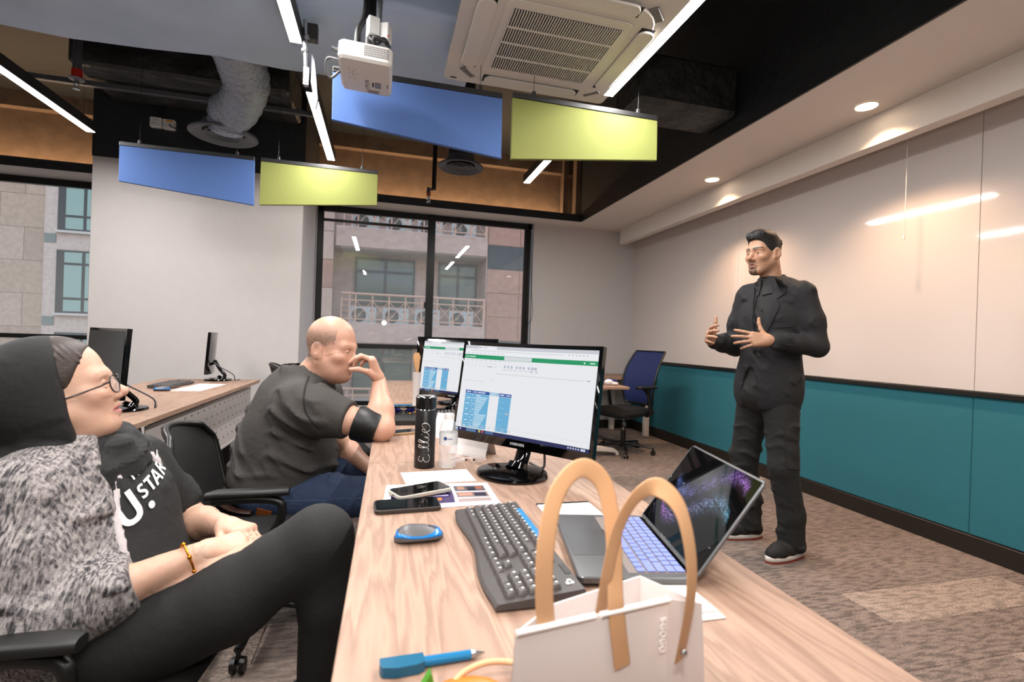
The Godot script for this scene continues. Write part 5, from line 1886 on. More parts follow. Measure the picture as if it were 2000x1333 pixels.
func paper_bag() -> void:
	var t := thing("paper_bag", "white paper gift bag with tan ribbon handles standing on the desk", "bag", Vector3(0.25, DESK, -0.49))
	var o := Vector3(0.25, DESK, -0.49)
	var pap := mat("bag_paper", Color(0.84, 0.80, 0.785), 0.55)
	var A := Vector3(0.129, 0.856, -0.445) - o
	var Bq := Vector3(0.305, 0.858, -0.470) - o
	var C := Vector3(0.372, 0.828, -0.505) - o
	var Dq := Vector3(0.325, 0.836, -0.565) - o
	var E := Vector3(0.192, 0.834, -0.525) - o
	var cs := [A, Bq, C, Dq, E]
	var b := B.new()
	for i in 5:
		var p: Vector3 = cs[i]
		var q: Vector3 = cs[(i + 1) % 5]
		var pb := Vector3(p.x * 1.06, 0.001, p.z); var qb := Vector3(q.x * 1.06, 0.001, q.z)
		var n := (q - p).cross(Vector3.UP).normalized() * -0.0008
		b.quad(p - n, q - n, qb - n, pb - n)
		b.quad(q + n, p + n, pb + n, qb + n)
		b.quad(p + n, q + n, q - n, p - n)
	b.tri(Vector3(A.x, 0.001, A.z), Vector3(Dq.x, 0.001, Dq.z), Vector3(Bq.x, 0.001, Bq.z))
	put("paper_shell", b, pap, t)
	b = B.new()
	b.tube([A + Vector3(0, 0, 0.001), (A + Bq) / 2 + Vector3(-0.003, 0, 0.001)], 0.0035, 8, 0.8)
	b.tube([(A + Bq) / 2 + Vector3(0.003, 0, 0.001), Bq + Vector3(0, 0, 0.001)], 0.0035, 8, 0.8)
	put("folded_rim", b, mat("bag_rim", Color(0.90, 0.88, 0.87), 0.35), t)
	var rib := mat("ribbon_tan", Color(0.73, 0.56, 0.41), 0.5)
	# front handle and back handle: flat ribbons in arcs
	var paths := [
		[Vector3(0.163, 0.842, -0.4535), Vector3(0.158, 0.885, -0.452), Vector3(0.158, 0.935, -0.452), Vector3(0.170, 0.982, -0.458), Vector3(0.197, 1.003, -0.466), Vector3(0.226, 0.985, -0.474), Vector3(0.238, 0.94, -0.473), Vector3(0.240, 0.89, -0.468), Vector3(0.238, 0.858, -0.458), Vector3(0.247, 0.80, -0.458)],
		[Vector3(0.226, 0.845, -0.470), Vector3(0.228, 0.89, -0.462), Vector3(0.236, 0.94, -0.458), Vector3(0.252, 0.975, -0.452), Vector3(0.273, 0.986, -0.447), Vector3(0.296, 0.966, -0.442), Vector3(0.308, 0.92, -0.438), Vector3(0.311, 0.87, -0.440), Vector3(0.311, 0.80, -0.455)]]
	for k in 2:
		var p := []
		for q in curve(paths[k], 8): p.append(q - o)
		b = B.new()
		b.tube(p, 0.0098, 12, 0.07, Vector3(0.15, 0, 1).normalized() if k == 0 else Vector3(0.45, 0, 1).normalized())
		put("ribbon_handle", b, rib, t)
	b = B.new()
	b.ball(Vector3(0.311, 0.812, -0.4475) - o, Vector3(0.004, 0.004, 0.0025), 12)
	put("snap_rivet", b, mats["chrome2"], t)
	# small raised white lettering by the edge of the front
	var n := put("lettering", word("SGOGO", 0.011, 0.0012, "Droid Sans", 700), mats["bag_rim"], t)
	n.transform = Transform3D(Basis(Vector3.UP, 0.14) * Basis(Vector3.FORWARD, PI / 2), Vector3(0.297, 0.822, -0.4655) - o)

func desk_things() -> void:
	monitor("lit monitor showing a blue spreadsheet table, standing behind the laptop", Vector3(0.396, DESK, -1.428), atan2(-0.785, 0.62), 0.15, true)
	monitor("lit monitor with spreadsheet standing behind the first lit monitor", Vector3(0.362, DESK, -2.66), atan2(-0.78, 0.62), 0.13, true)
	monitor("dark monitor back to back with the second lit monitor", Vector3(0.44, DESK, -3.02), atan2(-0.70, 0.72) + 0.45, 0.05, false, 0.50, 0.318, 0.085)
	monitor("switched off monitor behind the woman on the left desk", Vector3(-1.19, DESK, -2.80), atan2(-0.766, 0.643), 0.06, false, 0.515, 0.318, 0.075, 0.10)
	monitor("switched off monitor seen edge on near the column", Vector3(-1.25, DESK, -4.42), atan2(-0.97, 0.24), 0.06, false, 0.515, 0.318, 0.065, 0.09)
	monitor("small dark monitor back on the side table by the window wall", Vector3(2.30, DESK, -5.55), 0.1, 0.0, false, 0.26, 0.30, 0.05)
	keyboard("dark grey keyboard with a blue strip lying beside the laptop", Vector3(0.240, DESK, -0.905), 0.0)
	keyboard("grey keyboard with a blue strip behind the black tumbler", Vector3(0.315, DESK, -2.40), -0.10, false)
	keyboard("black keyboard on the left desk by the column", Vector3(-1.42, DESK, -3.95), PI, false)
	mouse("grey mouse with a blue band beside the phones", Vector3(0.080, DESK, -0.985), 0.06)
	mouse("grey mouse with a blue band by the second keyboard", Vector3(0.225, DESK, -2.06), 0.5)
	mouse("black and blue mouse on the left desk", Vector3(-1.36, DESK, -3.62), PI)
	phone("black phone in a bronze edged case lying nearest the desk edge", Vector3(0.066, DESK, -1.178), 0.05, 0.076, 0.150, Color(0.16, 0.12, 0.10), "case_bronze")
	phone("black phone in a pale grey case resting on the flyer", Vector3(0.103, DESK + 0.0045, -1.275), 0.42, 0.074, 0.148, Color(0.66, 0.64, 0.60), "case_pale")
	phone("phone in a gold case beside the seated man's elbow", Vector3(0.090, DESK, -2.085), 0.35, 0.072, 0.118, Color(0.62, 0.50, 0.36), "case_gold")
	tumbler()
	water_bottle("small water bottle with a white label standing beside the tumbler", Vector3(0.205, DESK, -1.535))
	water_bottle("small water bottle standing far behind the tumbler by the second monitor", Vector3(0.213, DESK, -2.93))
	laptop()
	paper_bag()
	# closed dark laptop with sunglasses and pens near the seated man
	var t := thing("closed_laptop", "closed black laptop lying under the sunglasses", "laptop", Vector3(0.12, DESK, -2.44))
	var b := B.new()
	b.box(Vector3(0, 0.0125, 0), Vector3(0.21, 0.025, 0.33), 0.004)
	put("shell", b, mat("laptop_black", Color(0.055, 0.05, 0.05), 0.5), t)
	b = B.new()
	for x in [-0.03, 0.03, 0.06]: b.box(Vector3(x, 0.010, 0.1651), Vector3(0.02, 0.005, 0.001))
	put("ports", b, mats["piano_black"], t)
	t = thing("sunglasses", "dark wraparound sunglasses with violet lenses on the closed laptop", "sunglasses", Vector3(0.105, DESK + 0.026, -2.46))
	b = B.new()
	for s in [-1.0, 1.0]:
		b.tube(curve([Vector3(0.0, 0.03, 0.02), Vector3(0.035 * s, 0.034, 0.015), Vector3(0.062 * s, 0.03, -0.01), Vector3(0.066 * s, 0.022, -0.06), Vector3(0.06 * s, 0.004, -0.12)], 6), 0.0045, 8)
		b.tube(curve([Vector3(0.006 * s, 0.022, 0.022), Vector3(0.012 * s, 0.006, 0.020), Vector3(0.04 * s, 0.004, 0.014), Vector3(0.06 * s, 0.016, -0.004)], 6), 0.003, 8)
	put("frame", b, mats["piano_black"], t)
	b = B.new()
	for s in [-1.0, 1.0]: b.ball(Vector3(0.034 * s, 0.018, 0.008), Vector3(0.025, 0.014, 0.009), 14, Basis(Vector3.UP, 0.35 * s))
	put("lens", b, mat("lens_violet", Color(0.10, 0.10, 0.34), 0.06, 0.5), t)
	b = B.new()
	b.ball(Vector3(0.058, 0.008, 0.012), Vector3(0.007, 0.006, 0.004), 10)
	b.ball(Vector3(0.03, 0.004, 0.022), Vector3(0.006, 0.004, 0.004), 10)
	put("yellow_pad", b, mat("pad_yellow", Color(0.80, 0.55, 0.03), 0.5), t)
	t = thing("ballpoint_pen", "light blue pen with white clip lying behind the sunglasses", "pen", Vector3(0.12, DESK, -2.90), 0.02, "pens")
	b = B.new()
	b.cyl(Vector3(-0.065, 0.006, 0), Vector3(0.05, 0.006, 0), 0.005, 0.005, 12)
	put("barrel", b, mat("pen_teal", Color(0.02, 0.40, 0.58), 0.3), t)
	b = B.new()
	b.cyl(Vector3(0.05, 0.006, 0), Vector3(0.07, 0.006, 0), 0.005, 0.001, 12)
	put("tip", b, mats["chrome2"], t)
	t = thing("ballpoint_pen", "turquoise clip pen with a chrome tip lying in the foreground", "pen", Vector3(0.072, DESK, -0.605), 0.05, "pens")
	b = B.new()
	b.cyl(Vector3(-0.03, 0.006, 0), Vector3(0.046, 0.006, 0), 0.0062, 0.0056, 18)
	put("barrel", b, mats["pen_teal"], t)
	b = B.new()
	b.prism(PackedVector2Array([Vector2(-0.064, -0.004), Vector2(-0.061, -0.010), Vector2(-0.045, -0.014), Vector2(-0.02, -0.013), Vector2(-0.012, -0.009), Vector2(-0.012, 0.004), Vector2(-0.012, 0.008), Vector2(-0.064, 0.009)]), Transform3D(Basis(Vector3.RIGHT, -PI / 2), Vector3(0, 0.001, 0)), 0.012, 0.002)
	put("cap_clip", b, mat("pen_teal_dark", Color(0.02, 0.33, 0.45), 0.3), t)
	b = B.new()
	b.lathe([Vector2(0.0056, 0), Vector2(0.0052, 0.004), Vector2(0.002, 0.013), Vector2(0.0008, 0.018)], 16, Vector3(0.046, 0.006, 0), Basis(Vector3.FORWARD, PI / 2))
	put("tip", b, mats["chrome2"], t)
	# papers
	paper("paper_sheet", "white printed sheet lying in front of the tumbler", "paper", [Vector3(0.060, 0, -1.482), Vector3(0.258, 0, -1.500), Vector3(0.266, 0, -1.372), Vector3(0.072, 0, -1.362)], print_mat("print_white", 256, 180, Color(0.86, 0.85, 0.84), [[110, 60, 80, 55, Color(0.80, 0.76, 0.73)], [30, 25, 60, 6, Color(0.7, 0.69, 0.68)], [120, 125, 60, 8, Color(0.78, 0.72, 0.68)], [200, 20, 30, 5, Color(0.72, 0.7, 0.7)]], 0.6), DESK)
	var pur := Color(0.16, 0.09, 0.30)
	paper("flyer", "purple and white flyer in a clear sleeve under the pale phone", "flyer", [Vector3(0.020, 0, -1.362), Vector3(0.292, 0, -1.350), Vector3(0.290, 0, -1.170), Vector3(0.006, 0, -1.158)], print_mat("print_flyer", 320, 200, Color(0.80, 0.79, 0.80), [[20, 30, 175, 140, pur], [205, 30, 95, 50, Color(0.36, 0.33, 0.36)], [215, 36, 22, 30, Color(0.62, 0.48, 0.40)], [245, 42, 25, 34, Color(0.16, 0.16, 0.20)], [272, 34, 22, 30, Color(0.55, 0.35, 0.28)], [205, 90, 95, 45, Color(0.50, 0.42, 0.40)], [212, 96, 40, 25, Color(0.70, 0.50, 0.42)], [258, 98, 36, 30, Color(0.18, 0.18, 0.24)], [205, 145, 95, 26, Color(0.60, 0.52, 0.50)], [35, 45, 60, 10, Color(0.85, 0.83, 0.88)], [35, 62, 90, 8, Color(0.85, 0.45, 0.12)], [35, 140, 40, 16, Color(0.88, 0.42, 0.10)], [110, 55, 65, 10, Color(0.85, 0.83, 0.88)], [110, 75, 70, 8, Color(0.70, 0.68, 0.78)], [110, 92, 66, 8, Color(0.70, 0.68, 0.78)], [110, 109, 70, 8, Color(0.70, 0.68, 0.78)], [110, 130, 50, 18, Color(0.88, 0.45, 0.12)]], 0.16), DESK, 0.0012)
	var wp := mat("paper_white", Color(0.84, 0.82, 0.81), 0.6)
	paper("paper_sheet", "crumpled white receipt behind the closed laptop", "paper", [Vector3(0.14, 0, -2.84), Vector3(0.235, 0, -2.86), Vector3(0.235, 0, -2.66), Vector3(0.15, 0, -2.64)], wp, DESK)
	paper("paper_sheet", "white sheet on the left desk in front of the edge on monitor", "paper", [Vector3(-1.30, 0, -4.12), Vector3(-1.12, 0, -4.10), Vector3(-1.14, 0, -3.62), Vector3(-1.32, 0, -3.62)], wp, DESK)
	# tent cards
	for q in [[Vector3(0.315, DESK, -1.70), "white folded name card beside the clear glasses", 0.85], [Vector3(0.275, DESK, -1.98), "white folded name card half hidden by the lit monitor", 0.8]]:
		t = thing("tent_card", q[1], "name card", q[0], q[2], "folded name cards")
		b = B.new()
		b.prism(PackedVector2Array([Vector2(-0.04, 0), Vector2(-0.0005, 0.095), Vector2(0.0005, 0.095), Vector2(0.04, 0), Vector2(0.0385, 0), Vector2(0, 0.092), Vector2(-0.0385, 0)]), Transform3D(Basis(Vector3.UP, 0.0), Vector3(0, 0, -0.07)), 0.14)
		put("card", b, wp, t)
	t = thing("clear_glasses", "clear plastic safety glasses folded on the desk by the bottle", "glasses", Vector3(0.275, DESK, -1.575), -0.2)
	var clr := mat("clear_plastic", Color(0.9, 0.88, 0.87, 0.22), 0.08)
	clr.transparency = BaseMaterial3D.TRANSPARENCY_ALPHA
	b = B.new()
	for s in [-1.0, 1.0]: b.ball(Vector3(0.03 * s, 0.012, 0), Vector3(0.026, 0.012, 0.006), 12, Basis(Vector3.UP, 0.3 * s))
	put("lens", b, clr, t)
	b = B.new()
	b.tube(curve([Vector3(-0.058, 0.014, 0), Vector3(0, 0.02, -0.03), Vector3(0.06, 0.01, -0.04)], 6), 0.003, 6)
	b.tube(curve([Vector3(0.058, 0.014, 0), Vector3(0.0, 0.022, 0.025), Vector3(-0.05, 0.008, 0.03)], 6), 0.003, 6)
	put("temple", b, clr, t)
	b = B.new()
	for x in [-0.005, 0.02]: b.ball(Vector3(x, 0.013, 0.008), Vector3(0.004, 0.005, 0.003), 8)
	put("nose_pad", b, mat("pad_brown", Color(0.25, 0.10, 0.07), 0.4), t)
	# wooden spatula in a white holder by the second monitor
	t = thing("utensil_holder", "slim white holder with a wooden spatula beside the second monitor", "holder", Vector3(0.192, DESK, -2.86))
	b = B.new()
	b.lathe([Vector2(0.001, 0), Vector2(0.022, 0), Vector2(0.024, 0.20), Vector2(0.022, 0.20), Vector2(0.020, 0.01)], 20)
	put("cup", b, mat("holder_white", Color(0.74, 0.70, 0.68), 0.5), t)
	b = B.new()
	b.tube([Vector3(0, 0.1, 0), Vector3(0, 0.20, 0), Vector3(-0.003, 0.24, 0), Vector3(-0.005, 0.29, 0), Vector3(-0.006, 0.31, 0)], [0.006, 0.008, 0.016, 0.022, 0.012], 12, 0.25, Vector3(0.2, 0, 1).normalized())
	put("wooden_spatula", b, mat("pale_wood", Color(0.74, 0.55, 0.37), 0.6), t)
	# face mask on the corner desk
	t = thing("face_mask", "crumpled white and blue face mask on the corner desk", "face mask", Vector3(2.10, DESK, -4.35))
	b = B.new()
	b.ball(Vector3(0, 0.03, 0), Vector3(0.05, 0.03, 0.035), 12)
	b.ball(Vector3(0.05, 0.018, 0.01), Vector3(0.045, 0.018, 0.03), 12)
	put("cloth", b, mat("mask_white", Color(0.82, 0.80, 0.80), 0.8), t)
	b = B.new()
	b.tube(curve([Vector3(0, 0.06, 0), Vector3(0.04, 0.05, 0.02), Vector3(0.08, 0.045, 0.0)], 5), 0.008, 6)
	put("blue_edge", b, mat("mask_blue", Color(0.12, 0.16, 0.5), 0.7), t)
	b = B.new()
	b.tube(curve([Vector3(-0.04, 0.03, 0), Vector3(-0.08, 0.01, 0.02), Vector3(-0.06, 0.005, 0.04)], 5), 0.003, 6)
	put("ear_loop", b, mats["frame_dark"], t)
	# snack packet and a loop of raffia at the near end of the desk
	t = thing("snack_packet", "orange and green snack packet at the near end of the desk", "packet", Vector3(0.100, DESK, -0.535))
	b = B.new()
	b.ball(Vector3(0, 0.008, 0), Vector3(0.045, 0.008, 0.03), 16)
	put("wrapper", b, mat("wrap_orange", Color(0.80, 0.42, 0.08), 0.35), t)
	b = B.new()
	b.prism(PackedVector2Array([Vector2(-0.055, 0.0), Vector2(-0.03, 0.0), Vector2(-0.038, 0.028)]), Transform3D(Basis.IDENTITY, Vector3(0, 0.004, -0.02)), 0.012)
	put("green_leaf", b, mat("leaf_green", Color(0.28, 0.55, 0.12), 0.5), t)
	t = thing("raffia_loop", "pale raffia cord loop lying beside the paper bag", "cord", Vector3(0.13, DESK, -0.565))
	b = B.new()
	b.tube(curve([Vector3(-0.045, 0.004, 0.03), Vector3(-0.035, 0.012, 0.005), Vector3(0.0, 0.016, -0.008), Vector3(0.04, 0.012, -0.004), Vector3(0.08, 0.004, 0.02)], 6), 0.0035, 8)
	put("cord", b, mat("raffia", Color(0.80, 0.62, 0.46), 0.6), t)
	# black handbag hanging behind the woman's chair
	t = thing("handbag", "small black handbag with zips hanging between the chairs", "bag", Vector3(-0.86, 0.15, -1.95))
	b = B.new()
	b.box(Vector3(0, 0, 0), Vector3(0.12, 0.26, 0.24), 0.03)
	put("body", b, mat("bag_leather", Color(0.03, 0.028, 0.028), 0.4), t)
	b = B.new()
	b.tube(curve([Vector3(0, 0.12, -0.08), Vector3(0, 0.22, -0.05), Vector3(0, 0.22, 0.05), Vector3(0, 0.12, 0.08)], 6), 0.008, 8)
	put("strap", b, mats["bag_leather"], t)
	b = B.new()
	b.tube([Vector3(0.061, 0.06, -0.09), Vector3(0.061, 0.06, 0.09)], 0.003, 6)
	b.tube([Vector3(0.061, -0.02, -0.09), Vector3(0.061, -0.02, 0.09)], 0.003, 6)
	b.box(Vector3(0.063, 0.045, 0.06), Vector3(0.004, 0.03, 0.01), 0.001)
	put("zip", b, mats["chrome2"], t)

class HeadTint extends Tint:
	# colours that belong to the skin: lips, brows, stubble, cropped hair
	var inv: Transform3D
	var skin: Color
	var lips: Color
	var brow: Color
	var beard := Color(0, 0, 0, 0)
	var goatee := false
	var crop := Color(0, 0, 0, 0)
	var crop_thin := Color(0, 0, 0, 0)
	var n := FastNoiseLite.new()
	var fine := FastNoiseLite.new()
	func _init() -> void:
		n.seed = 3
		n.frequency = 60.0
		n.fractal_octaves = 3
		fine.seed = 8
		fine.frequency = 420.0
		fine.fractal_octaves = 2
	func at(w: Vector3) -> Color:
		var p := inv * w
		var c := skin
		var v := n.get_noise_3dv(p)
		c = c.lerp(Color(skin.r * 1.02, skin.g * 0.86, skin.b * 0.82), clampf(0.25 + v * 0.6, 0, 0.6))
		var ax := absf(p.x)
		# flushed cheeks and nose are skin colour too
		var flush := smoothstep(0.02, 0.06, p.z) * (1.0 - smoothstep(0.0, 0.035, absf(p.y + 0.025))) * (0.6 + v)
		c = c.lerp(Color(skin.r, skin.g * 0.80, skin.b * 0.76), clampf(flush * 0.45, 0, 0.5))
		if p.z > 0.055 and ax < 0.030:
			var curve := -0.0665 - 0.10 * (ax - 0.0) * ax * 8.0
			var e := absf(p.y - curve)
			var half := 0.0105 * (1.0 - pow(ax / 0.028, 2.0))
			if e < half and p.z > 0.076: c = c.lerp(lips, 0.9)
			if e < 0.0018 and ax < 0.025 and p.z > 0.074: c = Color(lips.r * 0.35, lips.g * 0.3, lips.b * 0.3)
		if brow.a > 0.0 and p.z > 0.03 and ax > 0.008 and ax < 0.054:
			var by := 0.0235 + 0.006 * sin((ax - 0.008) / 0.046 * PI * 0.75)
			if absf(p.y - by) < 0.0062 * (1.0 - 0.55 * (ax - 0.008) / 0.046): c = c.lerp(brow, brow.a)
		if beard.a > 0.0:
			var on := clampf((-0.050 - p.y) / 0.03, 0, 1) * clampf((p.z + 0.02) / 0.03, 0, 1)
			if goatee:
				on = 0.0
				if p.z > 0.055 and p.y < -0.079 and ax < 0.024: on = 1.0
				if p.z > 0.075 and absf(p.y + 0.053) < 0.006 and ax < 0.026: on = 0.75
				if p.y < -0.06 and ax > 0.035: on = 0.18
			c = c.lerp(beard, clampf(on * beard.a * (0.6 + 0.9 * fine.get_noise_3dv(p)), 0, 1))
		if crop.a > 0.0:
			# hairline: receding at the temples, lower behind the ears
			var back := clampf((0.02 - p.z) / 0.05, 0, 1)
			var line := lerpf(0.088 - 1.2 * maxf(0.0, 0.045 - ax) , -0.045, back)
			if p.z > 0.02: line = 0.070 + 0.9 * absf(ax - 0.02)
			if p.z > -0.035 and p.z <= 0.045 and ax > 0.055: line = 0.012 + 0.35 * maxf(0.0, p.z)
			if p.y < 0.05 and p.z < -0.03: line = -0.058
			line += 0.012 * n.get_noise_3d(p.x * 0.5, p.y * 0.5, p.z * 0.5)
			var t := clampf((p.y - line) / 0.018, 0, 1)
			var side := clampf((0.105 - p.y) / 0.05, 0, 1)
			var hc := crop_thin.lerp(crop, side)
			var am := lerpf(crop_thin.a, crop.a, side)
			c = c.lerp(hc, clampf(t * am * (0.85 + 0.6 * fine.get_noise_3dv(p)), 0, 1))
		return c

func head_field(fr: Transform3D, k: float, wide := 1.0, cell := 0.0036, ears := true) -> F:
	# fr: face looks along +z, x to the person's left, origin between the ears
	var c := fr.origin
	var f := F.new(c - Vector3.ONE * 0.185 * k, c + Vector3.ONE * 0.165 * k, cell)
	var bs := fr.basis
	f.ell(c + bs * Vector3(0, 0.045, -0.012) * k, Vector3(0.076 * wide, 0.092, 0.098) * k, 0.01 * k, bs)
	f.ell(c + bs * Vector3(0, -0.030, 0.026) * k, Vector3(0.064 * wide, 0.084, 0.064) * k, 0.03 * k, bs)
	for s in [-1.0, 1.0]:
		f.cap(c + bs * Vector3(0.056 * s * wide, -0.040, -0.008) * k, c + bs * Vector3(0.024 * s * wide, -0.094, 0.052) * k, 0.024 * k * wide, 0.020 * k, 0.025 * k)
		f.ell(c + bs * Vector3(0.042 * s * wide, -0.020, 0.054) * k, Vector3(0.026, 0.022, 0.024) * k, 0.02 * k, bs)
	f.ell(c + bs * Vector3(0, -0.100, 0.064) * k, Vector3(0.026, 0.019, 0.020) * k, 0.02 * k, bs)
	f.cap(c + bs * Vector3(-0.040, 0.024, 0.068) * k, c + bs * Vector3(0, 0.020, 0.077) * k, 0.013 * k, 0.013 * k, 0.02 * k)
	f.cap(c + bs * Vector3(0.040, 0.024, 0.068) * k, c + bs * Vector3(0, 0.020, 0.077) * k, 0.013 * k, 0.013 * k, 0.02 * k)
	# sockets
	for s in [-1.0, 1.0]: f.ell(c + bs * Vector3(0.031 * s, 0.004, 0.094) * k, Vector3(0.018, 0.012, 0.018) * k, 0.010 * k, bs, true)
	# lids
	for s in [-1.0, 1.0]:
		for e in [[0.0069, 0.0044], [-0.0062, 0.0037]]:
			f.cap(c + bs * Vector3(0.016 * s, e[0] * 0.4, 0.0775) * k, c + bs * Vector3(0.031 * s, e[0], 0.0815) * k, e[1] * k, e[1] * k, 0.004 * k)
			f.cap(c + bs * Vector3(0.031 * s, e[0], 0.0815) * k, c + bs * Vector3(0.047 * s, e[0] * 0.3, 0.0700) * k, e[1] * k, e[1] * k, 0.004 * k)
	# nose
	f.cap(c + bs * Vector3(0, 0.012, 0.080) * k, c + bs * Vector3(0, -0.028, 0.106) * k, 0.0085 * k, 0.0115 * k, 0.014 * k)
	f.cap(c + bs * Vector3(0, -0.028, 0.106) * k, c + bs * Vector3(0, -0.037, 0.090) * k, 0.0115 * k, 0.010 * k, 0.008 * k)
	for s in [-1.0, 1.0]: f.ell(c + bs * Vector3(0.013 * s, -0.036, 0.093) * k, Vector3(0.0085, 0.0085, 0.011) * k, 0.006 * k, bs)
	# mouth
	f.cap(c + bs * Vector3(-0.024, -0.068, 0.074) * k, c + bs * Vector3(0, -0.061, 0.087) * k, 0.004 * k, 0.0068 * k, 0.008 * k)
	f.cap(c + bs * Vector3(0.024, -0.068, 0.074) * k, c + bs * Vector3(0, -0.061, 0.087) * k, 0.004 * k, 0.0068 * k, 0.008 * k)
	f.cap(c + bs * Vector3(-0.020, -0.071, 0.074) * k, c + bs * Vector3(0, -0.074, 0.084) * k, 0.004 * k, 0.0080 * k, 0.008 * k)
	f.cap(c + bs * Vector3(0.020, -0.071, 0.074) * k, c + bs * Vector3(0, -0.074, 0.084) * k, 0.004 * k, 0.0080 * k, 0.008 * k)
	f.ell(c + bs * Vector3(0, -0.0668, 0.099) * k, Vector3(0.022, 0.0030, 0.016) * k, 0.004 * k, bs, true)
	if ears:
		for s in [-1.0, 1.0]:
			var eb := bs * Basis(Vector3.UP, -0.45 * s)
			f.ell(c + bs * Vector3(0.086 * s * wide, 0.000, -0.014) * k, Vector3(0.0080, 0.034, 0.023) * k, 0.005 * k, eb)
			f.ell(c + bs * Vector3(0.077 * s * wide, -0.024, -0.002) * k, Vector3(0.008, 0.012, 0.010) * k, 0.006 * k, eb)
			f.ell(c + bs * Vector3(0.097 * s * wide, 0.004, -0.010) * k, Vector3(0.0095, 0.021, 0.013) * k, 0.005 * k, eb, true)
	return f

func eyes(person: Node3D, fr: Transform3D, k: float, iris: Color, look: Vector3) -> void:
	for s in [-1.0, 1.0]:
		var b := B.new()
		var c := fr.origin + fr.basis * Vector3(0.031 * s, 0.0012, 0.0708) * k
		b.ball(c, Vector3.ONE * 0.0122 * k, 16)
		var e := put("eye", b, mat("eye_white", Color(0.66, 0.60, 0.57), 0.25), person)
		b = B.new()
		var d := (fr.basis * look).normalized()
		b.ball(c + d * 0.0088 * k, Vector3(0.0066, 0.0066, 0.0042) * k, 14, Basis.looking_at(d, Vector3.UP))
		put("iris", b, mat("iris_%s" % iris.to_html(), iris, 0.1), e)

func look_frame(at: Vector3, heading: Vector3, pitch := 0.0, roll := 0.0) -> Transform3D:
	# heading: where the face points on the level; pitch up is positive
	var z := heading.normalized()
	var x := Vector3.UP.cross(z).normalized()
	return Transform3D(Basis(x, Vector3.UP, z) * Basis(Vector3.RIGHT, -pitch) * Basis(Vector3.BACK, roll), at)

func hand_field(wrist: Vector3, d: Vector3, n: Vector3, s: Vector3, k: float, curl: Array, thumb: Array, fan := 0.12) -> F:
	# d fingers, n the way the palm faces, s towards the thumb; curl: per finger three bends; thumb: directions of its three bones (in d, n, s)
	var f := F.new(wrist - Vector3.ONE * 0.165 * k, wrist + Vector3.ONE * 0.205 * k, 0.0034)
	hand_into(f, wrist, d, n, s, k, curl, thumb, fan)
	return f

func hand_into(f: F, wrist: Vector3, d: Vector3, n: Vector3, s: Vector3, k: float, curl: Array, thumb: Array, fan := 0.12) -> void:
	d = d.normalized()
	n = (n - d * n.dot(d)).normalized()
	s = (s - d * s.dot(d) - n * s.dot(n)).normalized()
	f.cap(wrist - d * 0.012 * k, wrist + d * 0.015 * k, 0.0235 * k, 0.0245 * k, 0.012)
	var lat := [0.029, 0.010, -0.009, -0.027]
	var reach := [0.088, 0.092, 0.087, 0.078]
	var lens := [[0.042, 0.026, 0.020], [0.046, 0.030, 0.021], [0.043, 0.028, 0.020], [0.034, 0.020, 0.018]]
	for i in 4:
		var kn: Vector3 = wrist + (d * reach[i] + s * lat[i]) * k
		f.cap(wrist + (d * 0.012 + s * lat[i] * 0.55) * k, kn, 0.0165 * k, 0.0125 * k, 0.014 * k)
		f.cap(wrist + (d * 0.03 + s * lat[i] * 0.7 + n * 0.008) * k, kn + n * 0.003 * k, 0.012 * k, 0.010 * k, 0.012 * k)
		var dir := (d + s * fan * (1.2 - i * 0.8)).normalized()
		var axis := s
		var p := kn
		var r := 0.0094 if i < 3 else 0.0080
		for j in 3:
			dir = dir.rotated(n.cross(d).normalized(), -curl[i][j])
			var q: Vector3 = p + dir * lens[i][j] * k
			f.cap(p, q, (r - 0.0007 * j) * k, (r - 0.0007 * (j + 1)) * k, 0.004 * k)
			p = q
	var tp := wrist + (d * 0.022 + s * 0.022 + n * 0.006) * k
	var tl := [0.044, 0.034, 0.027]
	var tr := [0.0150, 0.0110, 0.0098, 0.0080]
	for j in 3:
		var v: Vector3 = thumb[j]
		var q: Vector3 = tp + (d * v.x + n * v.y + s * v.z).normalized() * tl[j] * k
		f.cap(tp, q, tr[j] * k, tr[j + 1] * k, 0.010 * k if j == 0 else 0.005 * k)
		tp = q

func touch(f: F, p: Vector3, dir: Vector3, reach := 0.25) -> Vector3:
	# the point where a ray from p along dir meets the field
	var st := f.s * 0.6
	var q := p
	for i in int(reach / st):
		if f.sample(q) < 0.0:
			var a := q - dir * st
			var b := q
			for j in 6:
				var m := (a + b) / 2
				if f.sample(m) < 0.0: b = m
				else: a = m
			return (a + b) / 2
		q += dir * st
	return Vector3.INF

func lay_patch(f: F, pts: Array, dir: Vector3, lift := 0.003, thick := 0.004) -> B:
	# a grid of points dropped on the field along dir: a lapel, a pocket, a label
	var b := B.new()
	var g := []
	var under := []
	for row in pts:
		var r := []
		var u := []
		var had := Vector3.INF
		for p in row:
			var q := touch(f, p, dir)
			if q == Vector3.INF: q = had if had != Vector3.INF else touch(f, row[row.size() / 2], dir)
			if q == Vector3.INF: q = p + dir * 0.1
			had = q
			r.append(q - dir * (lift + thick))
			u.append(q - dir * (lift - 0.004))
		g.append(r)
		under.append(u)
	b.sheet(g)
	var n := g.size() - 1
	var m: int = g[0].size() - 1
	for j in m:
		b.quad(g[0][j + 1], g[0][j], under[0][j], under[0][j + 1])
		b.quad(g[n][j], g[n][j + 1], under[n][j + 1], under[n][j])
	for i in n:
		b.quad(g[i][0], g[i + 1][0], under[i + 1][0], under[i][0])
		b.quad(g[i + 1][m], g[i][m], under[i][m], under[i + 1][m])
	return b

